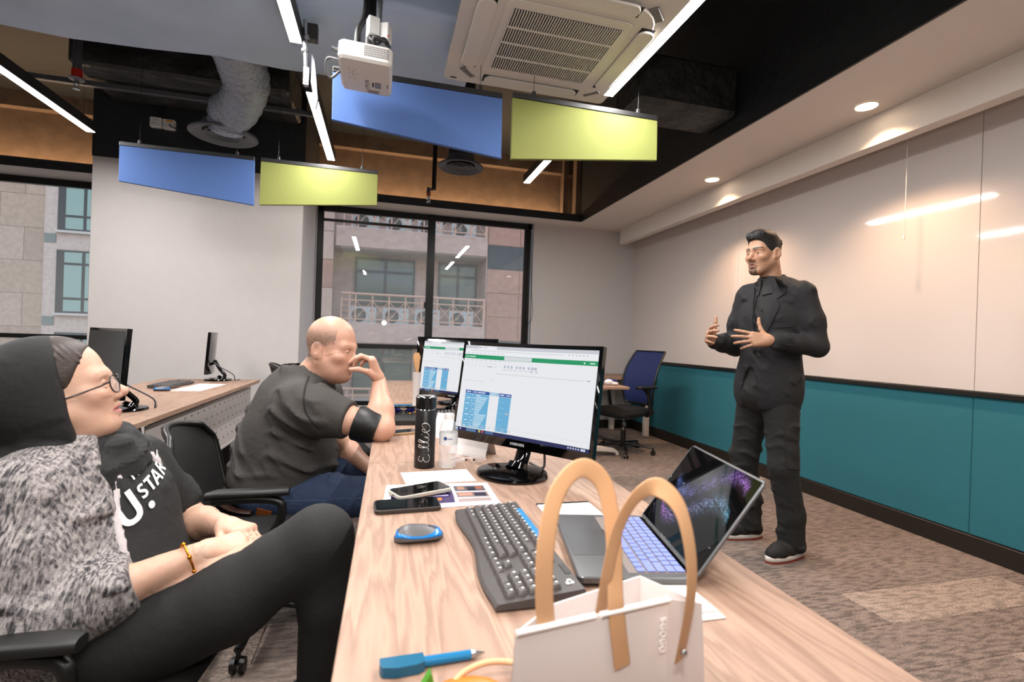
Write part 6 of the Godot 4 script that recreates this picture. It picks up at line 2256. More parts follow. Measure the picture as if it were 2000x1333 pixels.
func lay_quad(f: F, a: Vector3, b_: Vector3, c: Vector3, e: Vector3, nu: int, nv: int, dir: Vector3, lift := 0.002, thick := 0.003) -> B:
	# corners a b (top), e c (bottom)
	var rows := []
	for i in nv + 1:
		var r := []
		for j in nu + 1:
			var u := float(j) / nu; var v := float(i) / nv
			r.append(a.lerp(b_, u).lerp(e.lerp(c, u), v))
		rows.append(r)
	return lay_patch(f, rows, dir, lift, thick)

func lay_line(f: F, pts: Array, dir: Vector3, r := 0.0025, lift := 0.0) -> B:
	var b := B.new()
	var w := []
	for p in curve(pts, 8):
		var q := touch(f, p, dir)
		if q != Vector3.INF: w.append(q - dir * lift)
	b.tube(w, r, 6)
	return b

func lay_word(f: F, text: String, size: float, t: Transform3D, weight := 700) -> ArrayMesh:
	var tm := word(text, size, 0.0008, "Droid Sans", weight)
	var a: Array = tm.get_mesh_arrays()
	var v: PackedVector3Array = a[Mesh.ARRAY_VERTEX]
	var ix: PackedInt32Array = a[Mesh.ARRAY_INDEX]
	var st := SurfaceTool.new()
	st.begin(Mesh.PRIMITIVE_TRIANGLES)
	st.set_smooth_group(-1)
	var pos := PackedVector3Array()
	var dir := -t.basis.z.normalized()
	for p in v:
		var w := t * Vector3(p.x, p.y, 0)
		var q := touch(f, w, dir)
		pos.append(q if q == Vector3.INF else q - dir * (0.0035 + p.z))
	for i in range(0, ix.size(), 3):
		if pos[ix[i]] == Vector3.INF or pos[ix[i + 1]] == Vector3.INF or pos[ix[i + 2]] == Vector3.INF: continue
		for j in 3: st.add_vertex(pos[ix[i + j]])
	st.generate_normals()
	return st.commit()

func cloth_mat(called: String, c: Color, rough := 0.85, bump := 0.5, scale := 6.0, grain := 0.06) -> StandardMaterial3D:
	return tri_mat(called, noise(0.12, called.hash() % 1000, 256, [[0.0, c.darkened(grain)], [1.0, c.lightened(grain)]], 3), Vector3.ONE * scale, rough, noise(0.012, called.hash() % 777, 512, [], 4, FastNoiseLite.TYPE_SIMPLEX_SMOOTH, 7.0), bump)

func skin_mat() -> StandardMaterial3D:
	var m := mat("skin", Color.WHITE, 0.5)
	m.vertex_color_use_as_albedo = true
	m.subsurf_scatter_enabled = true
	m.subsurf_scatter_strength = 0.12
	return m

func field_part(called: String, f: F, m: Material, person: Node3D, tint: Tint = null) -> MeshInstance3D:
	var out := {}
	f.mesh(out, tint)
	return put(called, skin_mesh(out), m, person)

func person(label: String, at: Vector3) -> Node3D:
	return thing("person", label, "person", at)

class Folds extends Tint:
	# creases: sums of slanting waves in world space
	var waves := [] # [direction, wavelength, amplitude, phase]
	var where := FastNoiseLite.new() # cloth creases in places, not all over
	func _init() -> void:
		where.seed = 17
		where.frequency = 5.5
		where.fractal_octaves = 2
	func fold(p: Vector3) -> float:
		var r := 0.0
		var here := smoothstep(-0.05, 0.45, where.get_noise_3dv(p))
		if here <= 0.0: return 0.0
		for w in waves:
			var d: Vector3 = w[0]
			r += w[2] * pow(0.5 + 0.5 * sin(p.dot(d) * TAU / w[1] + w[3] + 2.0 * sin(p.x * 17.0 + p.z * 23.0 + w[3])), 3.0)
		return -r * here

func standing_man() -> void:
	var o := Vector3(2.13, 0, -2.34)
	var t := person("person standing in a black blazer, shirt and cargo trousers, gesturing with both hands", o)
	t.position = Vector3.ZERO
	var f := Vector3(-0.945, 0, 0.327)
	var l := Vector3(0.327, 0, 0.945)
	var up := Vector3.UP
	var ls := Vector3(2.175, 1.425, -2.185); var rs := Vector3(2.075, 1.425, -2.495)
	var le := Vector3(2.215, 1.150, -2.125); var re := Vector3(2.035, 1.140, -2.545)
	var lw := Vector3(1.955, 1.175, -2.165); var rw := Vector3(1.785, 1.165, -2.415)
	var skin := Color(0.37, 0.205, 0.125)
	# ---- body: head, neck, trunk, arms, legs, hands in one mesh ----
	var out := {}
	var fr := look_frame(Vector3(2.058, 1.660, -2.358), Vector3(-0.98, 0, 0.19), -0.02, 0.0)
	var k := 0.985
	var hd := head_field(fr, k, 0.94)
	hd.cap(Vector3(2.10, 1.63, -2.355), Vector3(2.115, 1.47, -2.345), 0.052, 0.058, 0.03)
	var ht := HeadTint.new()
	ht.inv = Transform3D(fr.basis.scaled(Vector3.ONE * k), fr.origin).affine_inverse()
	ht.skin = skin
	ht.lips = Color(0.30, 0.12, 0.10)
	ht.brow = Color(0.008, 0.005, 0.004, 1.0)
	ht.beard = Color(0.012, 0.008, 0.006, 1.2)
	ht.goatee = true
	hd.mesh(out, ht)
	var bt := HeadTint.new()
	bt.inv = Transform3D(Basis.IDENTITY, Vector3(0, -9, 0))
	bt.skin = skin; bt.lips = skin; bt.brow = Color(0, 0, 0, 0)
	var bd := F.new(Vector3(1.75, 0.0, -2.75), Vector3(2.4, 1.56, -1.98), 0.014)
	bd.chain([Vector3(2.115, 1.50, -2.345), Vector3(2.125, 1.30, -2.34), Vector3(2.12, 1.05, -2.34), Vector3(2.10, 0.92, -2.33)], [0.055, 0.105, 0.10, 0.10], 0.05)
	bd.chain([ls, le, lw], [0.045, 0.036, 0.026], 0.02)
	bd.chain([rs, re, rw], [0.045, 0.036, 0.026], 0.02)
	bd.chain([Vector3(2.12, 0.90, -2.24), Vector3(2.10, 0.49, -2.20), Vector3(2.19, 0.08, -2.215)], [0.07, 0.05, 0.035], 0.03)
	bd.chain([Vector3(2.08, 0.90, -2.42), Vector3(2.075, 0.48, -2.47), Vector3(2.15, 0.08, -2.49)], [0.07, 0.05, 0.035], 0.03)
	bd.mesh(out, bt)
	# left hand: flat, palm towards the other hand, thumb up
	var d1 := Vector3(-0.92, 0.03, -0.38)
	var hl := hand_field(lw, d1, Vector3(-0.35, -0.15, -0.85), Vector3(0.05, 1, 0.05), 1.0, [[0.15, 0.2, 0.15], [0.2, 0.22, 0.15], [0.28, 0.25, 0.2], [0.35, 0.3, 0.2]], [Vector3(0.5, 0.15, 0.95), Vector3(0.25, 0.05, 1.0), Vector3(0.0, -0.05, 1.0)], 0.22)
	hl.mesh(out, bt)
	var d2 := Vector3(-0.62, 0.25, 0.55)
	var hr := hand_field(rw, d2, Vector3(0.65, -0.2, 0.62), Vector3(0.15, 1, -0.2), 1.0, [[0.35, 0.45, 0.3], [0.4, 0.5, 0.3], [0.45, 0.5, 0.3], [0.5, 0.5, 0.3]], [Vector3(0.45, 0.05, 0.95), Vector3(0.3, -0.1, 1.0), Vector3(0.2, -0.15, 1.0)], 0.2)
	hr.mesh(out, bt)
	put("body", skin_mesh(out), skin_mat(), t)
	eyes(t, fr, k, Color(0.03, 0.015, 0.01), Vector3(0.05, 0, 1))
	# ---- hair: swept up, short at the sides ----
	var hf := F.new(fr.origin - Vector3.ONE * 0.17, fr.origin + Vector3.ONE * 0.19, 0.004)
	var bs := fr.basis
	var c := fr.origin
	hf.ell(c + bs * Vector3(0, 0.046, -0.015) * k, Vector3(0.0755, 0.093, 0.1005) * k, 0.01, bs)
	hf.ell(c + bs * Vector3(0.004, 0.096, 0.016) * k, Vector3(0.066, 0.042, 0.078) * k, 0.025, bs)
	hf.cap(c + bs * Vector3(-0.034, 0.106, 0.070) * k, c + bs * Vector3(0.040, 0.112, 0.062) * k, 0.019, 0.018, 0.018)
	# take the face away, leave the temples
	hf.ell(c + bs * Vector3(0, -0.005, 0.098) * k, Vector3(0.096, 0.088, 0.075) * k, 0.006, bs, true)
	hf.ell(c + bs * Vector3(0, -0.085, 0.050) * k, Vector3(0.12, 0.075, 0.085) * k, 0.006, bs, true)
	for s in [-1.0, 1.0]: hf.ell(c + bs * Vector3(0.084 * s, -0.012, -0.006) * k, Vector3(0.03, 0.036, 0.024) * k, 0.004, bs, true)
	hf.plane(bs * Vector3(0, -1, 0.25).normalized(), c + bs * Vector3(0, -0.062, -0.06) * k, 0.01)
	var wv := Folds.new()
	wv.where.frequency = 12.0
	wv.waves = [[bs * Vector3(1, 0.2, -0.25), 0.016, 0.006, 0.4], [bs * Vector3(1, -0.5, 0.3), 0.010, 0.003, 1.4]]
	hf.warp(wv, 0.02)
	field_part("hair", hf, mat("hair_black", Color(0.022, 0.017, 0.014), 0.62), t)
	# ---- shirt under the blazer ----
	var black_shirt := cloth_mat("shirt_black", Color(0.028, 0.027, 0.028), 0.75, 0.5)
	var sh := F.new(Vector3(1.86, 0.74, -2.60), Vector3(2.36, 1.56, -2.08), 0.010)
	sh.chain([Vector3(2.108, 1.50, -2.350), Vector3(2.12, 1.42, -2.345)], [0.066, 0.085], 0.03)
	sh.ell(Vector3(2.115, 1.28, -2.34), Vector3(0.115, 0.20, 0.165), 0.04, Basis(l, up, -f).orthonormalized() * Basis(Vector3.UP, PI / 2))
	sh.ell(Vector3(2.10, 1.05, -2.335), Vector3(0.122, 0.22, 0.150), 0.05, Basis(l, up, -f).orthonormalized() * Basis(Vector3.UP, PI / 2))
	sh.ell(Vector3(2.09, 0.88, -2.335), Vector3(0.132, 0.12, 0.160), 0.05, Basis(l, up, -f).orthonormalized() * Basis(Vector3.UP, PI / 2))
	var wf := Folds.new()
	wf.waves = [[Vector3(0.1, 1, 0.6), 0.09, 0.006, 0.2]]
	sh.warp(wf, 0.03)
	var shirt := field_part("shirt", sh, black_shirt, t)
	# collar of the shirt
	for s in [-1.0, 1.0]:
		var b := lay_quad(sh, Vector3(2.085, 1.532, -2.35) + l * 0.052 * s + f * 0.20 - f * 0.02, Vector3(2.085, 1.515, -2.35) + l * 0.004 * s + f * 0.20, Vector3(2.085, 1.425, -2.35) + l * 0.010 * s + f * 0.20, Vector3(2.085, 1.440, -2.35) + l * 0.072 * s + f * 0.20, 5, 5, -f, 0.004, 0.004)
		put("collar", b, black_shirt, shirt)
	for y in [1.34, 1.24, 1.14, 0.92]:
		var p := touch(sh, Vector3(2.10, y, -2.335) + f * 0.25 + l * 0.005, -f)
		var b := B.new()
		b.cyl(p, p + f * 0.003, 0.005, 0.005, 12)
		put("button", b, mat("button_dark", Color(0.06, 0.06, 0.06), 0.3), shirt)
	# ---- blazer ----
	var navy := cloth_mat("blazer_cloth", Color(0.040, 0.041, 0.050), 0.85, 0.55, 6.0)
	var tb := Basis(l, up, -f).orthonormalized() * Basis(Vector3.UP, PI / 2)
	var jk := F.new(Vector3(1.78, 0.72, -2.74), Vector3(2.42, 1.56, -1.98), 0.0095)
	jk.chain([rs + Vector3(0.004, 0.012, 0.02), Vector3(2.13, 1.475, -2.345), ls + Vector3(0.0, 0.012, -0.02)], [0.062, 0.070, 0.062], 0.05)
	jk.ell(Vector3(2.125, 1.29, -2.34), Vector3(0.135, 0.21, 0.190), 0.05, tb)
	jk.ell(Vector3(2.11, 1.05, -2.335), Vector3(0.130, 0.24, 0.165), 0.06, tb)
	jk.ell(Vector3(2.10, 0.90, -2.335), Vector3(0.140, 0.20, 0.188), 0.06, tb)
	jk.plane(Vector3(0, -1, 0), Vector3(0, 0.795, 0), 0.012)
	# open front: a wedge out of the chest and another below the button
	var fc := Vector3(2.10, 1.36, -2.335) + f * 0.16 + l * 0.005
	jk.ell(fc + up * 0.05, Vector3(0.048, 0.20, 0.15), 0.004, tb * Basis(Vector3.UP, PI / 2), true)
	jk.ell(Vector3(2.09, 0.845, -2.335) + f * 0.18 - l * 0.03, Vector3(0.052, 0.20, 0.15), 0.004, tb * Basis(Vector3.UP, PI / 2), true)
	jk.ell(Vector3(2.105, 1.56, -2.35), Vector3(0.072, 0.07, 0.068), 0.01, tb, true)
	# sleeves
	jk.chain([ls, ls.lerp(le, 0.5) + Vector3(0.006, 0, 0.008), le], [0.064, 0.057, 0.053], 0.03)
	jk.chain([le, le.lerp(lw, 0.5), lw + (le - lw).normalized() * 0.035], [0.053, 0.047, 0.040], 0.022)
	jk.chain([rs, rs.lerp(re, 0.5) + Vector3(0.0, 0, -0.008), re], [0.064, 0.057, 0.052], 0.03)
	jk.chain([re, re.lerp(rw, 0.5), rw + (re - rw).normalized() * 0.035], [0.056, 0.050, 0.042], 0.022)
	var jf := Folds.new()
	jf.waves = [[Vector3(0.5, 0.85, 0.3), 0.085, 0.008, 0.6], [Vector3(-0.4, 0.9, 0.4), 0.13, 0.006, 2.2]]
	jk.warp(jf, 0.03)
	var blazer := field_part("blazer", jk, navy, t)
	# lapels, pocket, buttons, sleeve buttons
	for s in [-1.0, 1.0]:
		var rows := []
		for i in 11:
			var v := i / 10.0
			var y := lerpf(1.505, 1.155, v)
			var inner := 0.058 * (1.0 - v * 0.88) + 0.004
			var outer := inner + 0.058 * sin(PI * clampf(v * 0.72 + 0.28, 0, 1)) * (0.55 if v > 0.28 and v < 0.34 else 1.0) + 0.003
			var r := []
			for j in 5: r.append(Vector3(2.10, y, -2.335) + f * 0.26 + l * s * lerpf(inner, outer, j / 4.0))
			if s > 0: r.reverse()
			rows.append(r)
		put("lapel", lay_patch(jk, rows, -f, 0.002, 0.005), navy, blazer)
	var lap := Vector3(2.10, 0, -2.335) + f * 0.26
	put("breast_pocket", lay_quad(jk, lap + l * 0.16 + up * 1.268, lap + l * 0.075 + up * 1.262, lap + l * 0.075 + up * 1.242, lap + l * 0.16 + up * 1.250, 6, 2, -f, 0.001, 0.003), navy, blazer)
	for q in [[1.115, -0.012], [1.0, -0.035]]:
		var p := touch(jk, lap + up * q[0] + l * q[1], -f)
		var b := B.new()
		b.cyl(p - f * 0.001, p + f * 0.005, 0.0105, 0.0105, 16)
		put("button", b, mat("button_horn", Color(0.09, 0.085, 0.08), 0.25), blazer)
	for i in 3:
		var q := lw.lerp(le, 0.24 + i * 0.055) + Vector3(0, -0.02, 0.08)
		var p := touch(jk, q, Vector3(0, 0.1, -1).normalized())
		var b := B.new()
		b.ball(p, Vector3(0.006, 0.006, 0.003), 10)
		put("sleeve_button", b, mats["button_horn"], blazer)
	# ---- trousers ----
	var tr_m := cloth_mat("cargo_cloth", Color(0.050, 0.048, 0.047), 0.88, 0.7, 5.0)
	var tr := F.new(Vector3(1.88, 0.03, -2.68), Vector3(2.36, 0.96, -2.02), 0.010)
	tr.ell(Vector3(2.095, 0.87, -2.335), Vector3(0.118, 0.10, 0.160), 0.03, tb)
	tr.chain([Vector3(2.115, 0.84, -2.255), Vector3(2.100, 0.50, -2.205), Vector3(2.165, 0.24, -2.205), Vector3(2.180, 0.085, -2.215)], [0.092, 0.072, 0.066, 0.068], 0.025)
	tr.chain([Vector3(2.085, 0.84, -2.415), Vector3(2.075, 0.50, -2.470), Vector3(2.125, 0.24, -2.485), Vector3(2.140, 0.075, -2.490)], [0.092, 0.074, 0.068, 0.070], 0.025)
	tr.plane(Vector3(0, -1, 0), Vector3(0, 0.062, 0), 0.008)
	var tf := Folds.new()
	tf.waves = [[Vector3(0.35, 1, 0.25), 0.075, 0.008, 0.0], [Vector3(-0.5, 1, 0.2), 0.11, 0.006, 1.1]]
	tr.warp(tf, 0.03)
	var trousers := field_part("trousers", tr, tr_m, t)
	var side := Vector3(-0.25, 0, 1).normalized()
	var sx := Vector3.UP.cross(side).normalized()
	var pc := Vector3(2.082, 0, -2.02)
	put("pocket_flap", lay_quad(tr, pc - sx * 0.056 + up * 0.715, pc + sx * 0.056 + up * 0.705, pc + sx * 0.055 + up * 0.645, pc - sx * 0.054 + up * 0.655, 7, 4, -side, 0.002, 0.006), tr_m, trousers)
	put("cargo_pocket", lay_quad(tr, pc - sx * 0.052 + up * 0.66, pc + sx * 0.052 + up * 0.65, pc + sx * 0.050 + up * 0.50, pc - sx * 0.050 + up * 0.51, 7, 6, -side, 0.0, 0.005), tr_m, trousers)
	# ---- shoes ----
	for q in [[Vector3(2.273, 0, -2.227), Vector3(1.992, 0, -2.180), "left"], [Vector3(2.232, 0, -2.485), Vector3(1.955, 0, -2.516), "right"]]:
		var h0: Vector3 = q[0]; var toe: Vector3 = q[1]
		var d := (toe - h0).normalized()
		var sd := Vector3.UP.cross(d).normalized()
		var sf := F.new(Vector3(minf(h0.x, toe.x) - 0.07, 0.0, minf(h0.z, toe.z) - 0.09), Vector3(maxf(h0.x, toe.x) + 0.07, 0.16, maxf(h0.z, toe.z) + 0.09), 0.005)
		sf.chain([h0 + d * 0.045 + up * 0.055, h0 + d * 0.13 + up * 0.058, h0 + d * 0.20 + up * 0.048, h0 + d * 0.245 + up * 0.042], [0.040, 0.044, 0.042, 0.034], 0.02)
		sf.cap(h0 + d * 0.055 + up * 0.06, h0 + d * 0.085 + up * 0.105, 0.040, 0.040, 0.02)
		sf.plane(Vector3(0, -1, 0), Vector3(0, 0.028, 0), 0.004)
		sf.plane(Vector3(0, 1, 0), Vector3(0, 0.118, 0), 0.01)
		var shoe := field_part("shoe", sf, cloth_mat("shoe_knit", Color(0.035, 0.033, 0.032), 0.8, 0.3, 9.0), t)
		var b := B.new()
		var prof := PackedVector2Array()
		for i in 24:
			var a := TAU * i / 24
			var u := cos(a)
			prof.append(Vector2(0.142 + u * 0.146, sin(a) * (0.043 + 0.006 * u) * (1.0 if absf(u) < 0.9 else 0.9)))
		var tt := Transform3D(Basis(d, sd * -1.0, Vector3.UP), h0)
		b.prism(prof, Transform3D(tt.basis, h0 + up * 0.007), 0.028, 0.005, true)
		put("sole", b, mat("sole_white", Color(0.78, 0.75, 0.72), 0.6), shoe)
		b = B.new()
		b.prism(prof, Transform3D(tt.basis, h0 + up * 0.0005), 0.007, 0.001)
		put("outsole", b, mat("outsole_red", Color(0.50, 0.14, 0.08), 0.6), shoe)
		b = B.new()
		for i in 5:
			var y0 := h0 + d * (0.12 + i * 0.021)
			var pts := []
			for j in 5: pts.append(touch(sf, y0 + sd * (0.026 - 0.013 * j) + up * 0.16 + d * (0.004 * (j % 2)), Vector3.DOWN) + up * 0.001)
			b.tube(pts, 0.0028, 6)
		put("laces", b, mat("lace_black", Color(0.05, 0.05, 0.05), 0.7), shoe)
		b = lay_line(sf, [h0 + d * 0.15 - sd * 0.1 + up * 0.075, h0 + d * 0.12 - sd * 0.1 + up * 0.06, h0 + d * 0.095 - sd * 0.1 + up * 0.045], sd, 0.002)
		put("copper_stripe", b, mat("stripe_copper", Color(0.60, 0.36, 0.22), 0.4, 0.3), shoe)
		if q[2] == "left":
			var tm := lay_word(sf, "S", 0.05, Transform3D(Basis(-d, up, -d.cross(up) * -1.0).orthonormalized(), h0 + d * 0.075 - sd * 0.09 + up * 0.072))
			put("shoe_mark", tm, mat("mark_grey", Color(0.16, 0.16, 0.17), 0.4), shoe)

func seated_man() -> void:
	var t := person("person with cropped hair in charcoal t-shirt and jeans, elbow on desk, hand at mouth", Vector3.ZERO)
	var up := Vector3.UP
	var skin := Color(0.54, 0.31, 0.22)
	var rs := Vector3(-0.315, 0.845, -2.065); var ls := Vector3(-0.27, 0.85, -2.42)
	var re := Vector3(0.005, 0.775, -1.950); var rw := Vector3(-0.012, 0.945, -2.085)
	var le := Vector3(-0.185, 0.620, -2.455); var lw := Vector3(-0.035, 0.545, -2.245)
	var fr := look_frame(Vector3(-0.206, 1.062, -2.200), Vector3(0.909, 0, 0.415), -0.10, 0.0)
	var k := 1.04
	var out := {}
	var hd := head_field(fr, k, 1.06)
	# thick neck and full jowls
	hd.cap(Vector3(-0.225, 1.02, -2.21), Vector3(-0.31, 0.90, -2.24), 0.070, 0.082, 0.04)
	hd.ell(fr.origin + fr.basis * Vector3(0, -0.085, 0.02) * k, Vector3(0.062, 0.040, 0.058) * k, 0.03, fr.basis)
	var ht := HeadTint.new()
	ht.inv = Transform3D(fr.basis.scaled(Vector3.ONE * k), fr.origin).affine_inverse()
	ht.skin = skin
	ht.lips = Color(0.50, 0.22, 0.18)
	ht.brow = Color(0.36, 0.20, 0.13, 0.55)
	ht.beard = Color(0.30, 0.16, 0.11, 0.55)
	ht.crop = Color(0.10, 0.07, 0.052, 0.80)
	ht.crop_thin = Color(0.46, 0.28, 0.19, 0.55)
	hd.mesh(out, ht)
	var bt := HeadTint.new()
	bt.inv = Transform3D(Basis.IDENTITY, Vector3(0, -9, 0))
	bt.skin = skin; bt.lips = skin; bt.brow = Color(0, 0, 0, 0)
	var bd := F.new(Vector3(-0.66, 0.0, -2.70), Vector3(0.22, 1.0, -1.82), 0.012)
	bd.chain([Vector3(-0.29, 0.93, -2.235), Vector3(-0.36, 0.78, -2.24), Vector3(-0.38, 0.62, -2.24), Vector3(-0.43, 0.50, -2.23)], [0.075, 0.12, 0.15, 0.13], 0.05)
	bd.chain([rs, rs.lerp(re, 0.55), re], [0.06, 0.054, 0.046], 0.03)
	bd.chain([re, re.lerp(rw, 0.35), rw], [0.046, 0.048, 0.029], 0.025)
	bd.chain([ls, le], [0.06, 0.046], 0.03)
	bd.chain([le, le.lerp(lw, 0.35), lw], [0.046, 0.044, 0.030], 0.025)
	bd.chain([Vector3(-0.42, 0.49, -2.13), Vector3(0.03, 0.50, -2.04), Vector3(0.02, 0.09, -2.06)], [0.08, 0.055, 0.04], 0.03)
	bd.chain([Vector3(-0.42, 0.49, -2.34), Vector3(0.06, 0.50, -2.38), Vector3(0.06, 0.09, -2.40)], [0.08, 0.055, 0.04], 0.03)
	bd.mesh(out, bt)
	# right hand: fingertips pinched at the mouth
	var d := Vector3(-0.30, 0.92, 0.02)
	var hr := hand_field(rw, d, Vector3(-0.85, -0.25, -0.05), Vector3(-0.25, 0.05, 0.95), 1.02, [[0.85, 0.75, 0.35], [0.95, 0.8, 0.4], [1.05, 0.9, 0.5], [1.1, 1.0, 0.5]], [Vector3(0.75, 0.55, 0.45), Vector3(0.55, 0.85, 0.15), Vector3(0.25, 0.95, 0.0)], 0.06)
	hr.mesh(out, bt)
	var hl := hand_field(lw, Vector3(0.85, -0.2, 0.5), Vector3(0.1, -1, 0.2), Vector3(-0.3, 0, 0.9), 1.0, [[0.3, 0.4, 0.3], [0.3, 0.4, 0.3], [0.35, 0.4, 0.3], [0.4, 0.4, 0.3]], [Vector3(0.7, 0.1, 0.7), Vector3(0.9, 0.1, 0.4), Vector3(1, 0.2, 0.2)])
	hl.mesh(out, bt)
	put("body", skin_mesh(out), skin_mat(), t)
	eyes(t, fr, k, Color(0.12, 0.10, 0.07), Vector3(0.35, 0.05, 0.9))
	# ---- t-shirt ----
	var grey := cloth_mat("tshirt_charcoal", Color(0.20, 0.185, 0.172), 0.82, 0.55, 5.0, 0.05)
	var ts := F.new(Vector3(-0.72, 0.38, -2.68), Vector3(0.12, 1.0, -1.80), 0.0085)
	ts.chain([Vector3(-0.315, 0.925, -2.235), Vector3(-0.345, 0.86, -2.235)], [0.098, 0.135], 0.05)
	ts.chain([rs, Vector3(-0.33, 0.87, -2.235), ls], [0.085, 0.12, 0.085], 0.06)
	ts.ell(Vector3(-0.375, 0.755, -2.235), Vector3(0.155, 0.17, 0.215), 0.06, Basis(Vector3.BACK, -0.30))
	ts.ell(Vector3(-0.370, 0.635, -2.230), Vector3(0.195, 0.175, 0.225), 0.07, Basis(Vector3.BACK, -0.15))
	ts.ell(Vector3(-0.405, 0.535, -2.225), Vector3(0.190, 0.120, 0.215), 0.06)
	ts.plane(Vector3(0.30, -1, 0).normalized(), Vector3(-0.42, 0.462, -2.2), 0.02)
	# sleeves
	var dirr := (re - rs).normalized()
	ts.chain([rs, rs + dirr * 0.10, rs + dirr * 0.20], [0.088, 0.082, 0.076], 0.05)
	ts.chain([ls, ls.lerp(le, 0.55)], [0.085, 0.072], 0.05)
	ts.ell(Vector3(-0.268, 0.965, -2.222), Vector3(0.078, 0.075, 0.075), 0.012, Basis(Vector3.BACK, 0.5), true)
	var tf := Folds.new()
	tf.where.frequency = 3.5
	tf.waves = [[Vector3(0.45, 1, 0.1), 0.085, 0.012, 0.5], [Vector3(0.75, 0.6, 0.2), 0.055, 0.006, 2.5]]
	ts.warp(tf, 0.035)
	ts.plane(dirr, rs + dirr * 0.215, 0.004)
	var shirt := field_part("tshirt", ts, grey, t)
	# raglan seam, neck rib, sleeve hem
	var seam := mat("seam_dark", Color(0.045, 0.040, 0.037), 0.85)
	var v := Vector3(-0.06, -0.10, -0.98).normalized()
	put("raglan_seam", lay_line(ts, [Vector3(-0.275, 0.975, -1.95), Vector3(-0.275, 0.905, -1.90), Vector3(-0.265, 0.852, -1.88), Vector3(-0.243, 0.820, -1.87), Vector3(-0.212, 0.788, -1.87)], v, 0.0035), seam, shirt)
	var b := B.new()
	var ring := []
	for i in 21:
		var a := TAU * i / 20
		var nk := Vector3(-0.288, 0.935, -2.228)
		var n := Vector3(0.55, 0.83, 0.05).normalized()
		var u := n.cross(Vector3.BACK).normalized()
		ring.append(nk + u * cos(a) * 0.092 + u.cross(n) * sin(a) * 0.090)
	b.tube(ring, 0.012, 8)
	put("neck_rib", b, mat("rib_dark", Color(0.05, 0.05, 0.052), 0.85), shirt)
	# ---- black arm sleeve above the right elbow ----
	b = B.new()
	var rings := []
	var ax := (re - rs).normalized()
	var uu := ax.cross(Vector3.UP).normalized()
	var ww := uu.cross(ax)
	for q in [[0.240, 0.062], [0.247, 0.066], [0.29, 0.064], [0.325, 0.060], [0.333, 0.056]]:
		var r := PackedVector3Array()
		for j in 20:
			var a := TAU * j / 20
			var bulge := 1.0 + 0.22 * maxf(0.0, cos(a - 2.4)) * sin((q[0] - 0.23) / 0.105 * PI)
			r.append(rs + ax * (q[0] + 0.012 * cos(a + 0.6)) + (uu * cos(a) - ww * sin(a)) * q[1] * bulge)
		rings.append(r)
	b.loft(rings, false, false, 1)
	put("arm_sleeve", b, mat("neoprene", Color(0.022, 0.021, 0.021), 0.45), t)
	b = B.new()
	b.tube(curve([rs + ax * 0.33 - uu * 0.055, rs + ax * 0.335 - ww * 0.05, rs + ax * 0.33 + uu * 0.05], 6), 0.004, 6)
	put("sleeve_strap", b, mats["neoprene"], t)
	# ---- jeans ----
	var den := tri_mat("denim", noise(0.10, 301, 512, [[0.0, Color(0.075, 0.120, 0.205)], [0.5, Color(0.11, 0.17, 0.275)], [1.0, Color(0.17, 0.24, 0.35)]], 4), Vector3(3, 3, 3), 0.85, noise(0.03, 302, 512, [], 4, FastNoiseLite.TYPE_SIMPLEX_SMOOTH, 7.0), 0.5)
	var jf := F.new(Vector3(-0.66, 0.03, -2.58), Vector3(0.22, 0.62, -1.90), 0.010)
	jf.ell(Vector3(-0.43, 0.485, -2.225), Vector3(0.15, 0.085, 0.20), 0.03)
	jf.chain([Vector3(-0.41, 0.482, -2.125), Vector3(-0.18, 0.482, -2.07), Vector3(0.055, 0.495, -2.035)], [0.098, 0.086, 0.070], 0.03)
	jf.chain([Vector3(0.055, 0.495, -2.035), Vector3(0.06, 0.10, -2.05)], [0.070, 0.058], 0.03)
	jf.chain([Vector3(-0.41, 0.482, -2.33), Vector3(-0.15, 0.484, -2.36), Vector3(0.085, 0.50, -2.39)], [0.098, 0.086, 0.072], 0.03)
	jf.chain([Vector3(0.085, 0.50, -2.39), Vector3(0.08, 0.10, -2.40)], [0.070, 0.058], 0.03)
	var jw := Folds.new()
	jw.waves = [[Vector3(0.9, 0.3, 0.25), 0.055, 0.008, 0.3], [Vector3(0.7, -0.5, 0.4), 0.08, 0.006, 1.9]]
	jf.warp(jw, 0.03)
	var jeans := field_part("jeans", jf, den, t)
	put("side_seam", lay_line(jf, [Vector3(-0.40, 0.50, -1.93), Vector3(-0.25, 0.505, -1.93), Vector3(-0.10, 0.51, -1.93), Vector3(0.03, 0.515, -1.93)], Vector3(0, -0.1, -1).normalized(), 0.0016), mat("seam_blue", Color(0.20, 0.27, 0.38), 0.8), jeans)
	b = B.new()
	var belt := []
	for i in 25:
		var a := PI * 0.10 + PI * 1.0 * i / 24.0
		belt.append(Vector3(-0.452 + cos(a + PI / 2 - 0.3) * 0.150, 0.475 - 0.02 * cos(a), -2.225 + sin(a + PI / 2 - 0.3) * 0.203))
	b.tube(belt, 0.019, 10, 0.25, Vector3.UP)
	put("belt", b, mat("belt_leather", Color(0.17, 0.075, 0.035), 0.5), jeans)
	put("leather_patch", lay_quad(jf, Vector3(-0.435, 0.472, -1.90), Vector3(-0.385, 0.455, -1.90), Vector3(-0.395, 0.415, -1.90), Vector3(-0.445, 0.432, -1.90), 3, 3, Vector3(0.0, 0.0, -1), 0.004, 0.004), mat("patch_tan", Color(0.48, 0.24, 0.07), 0.6), jeans)
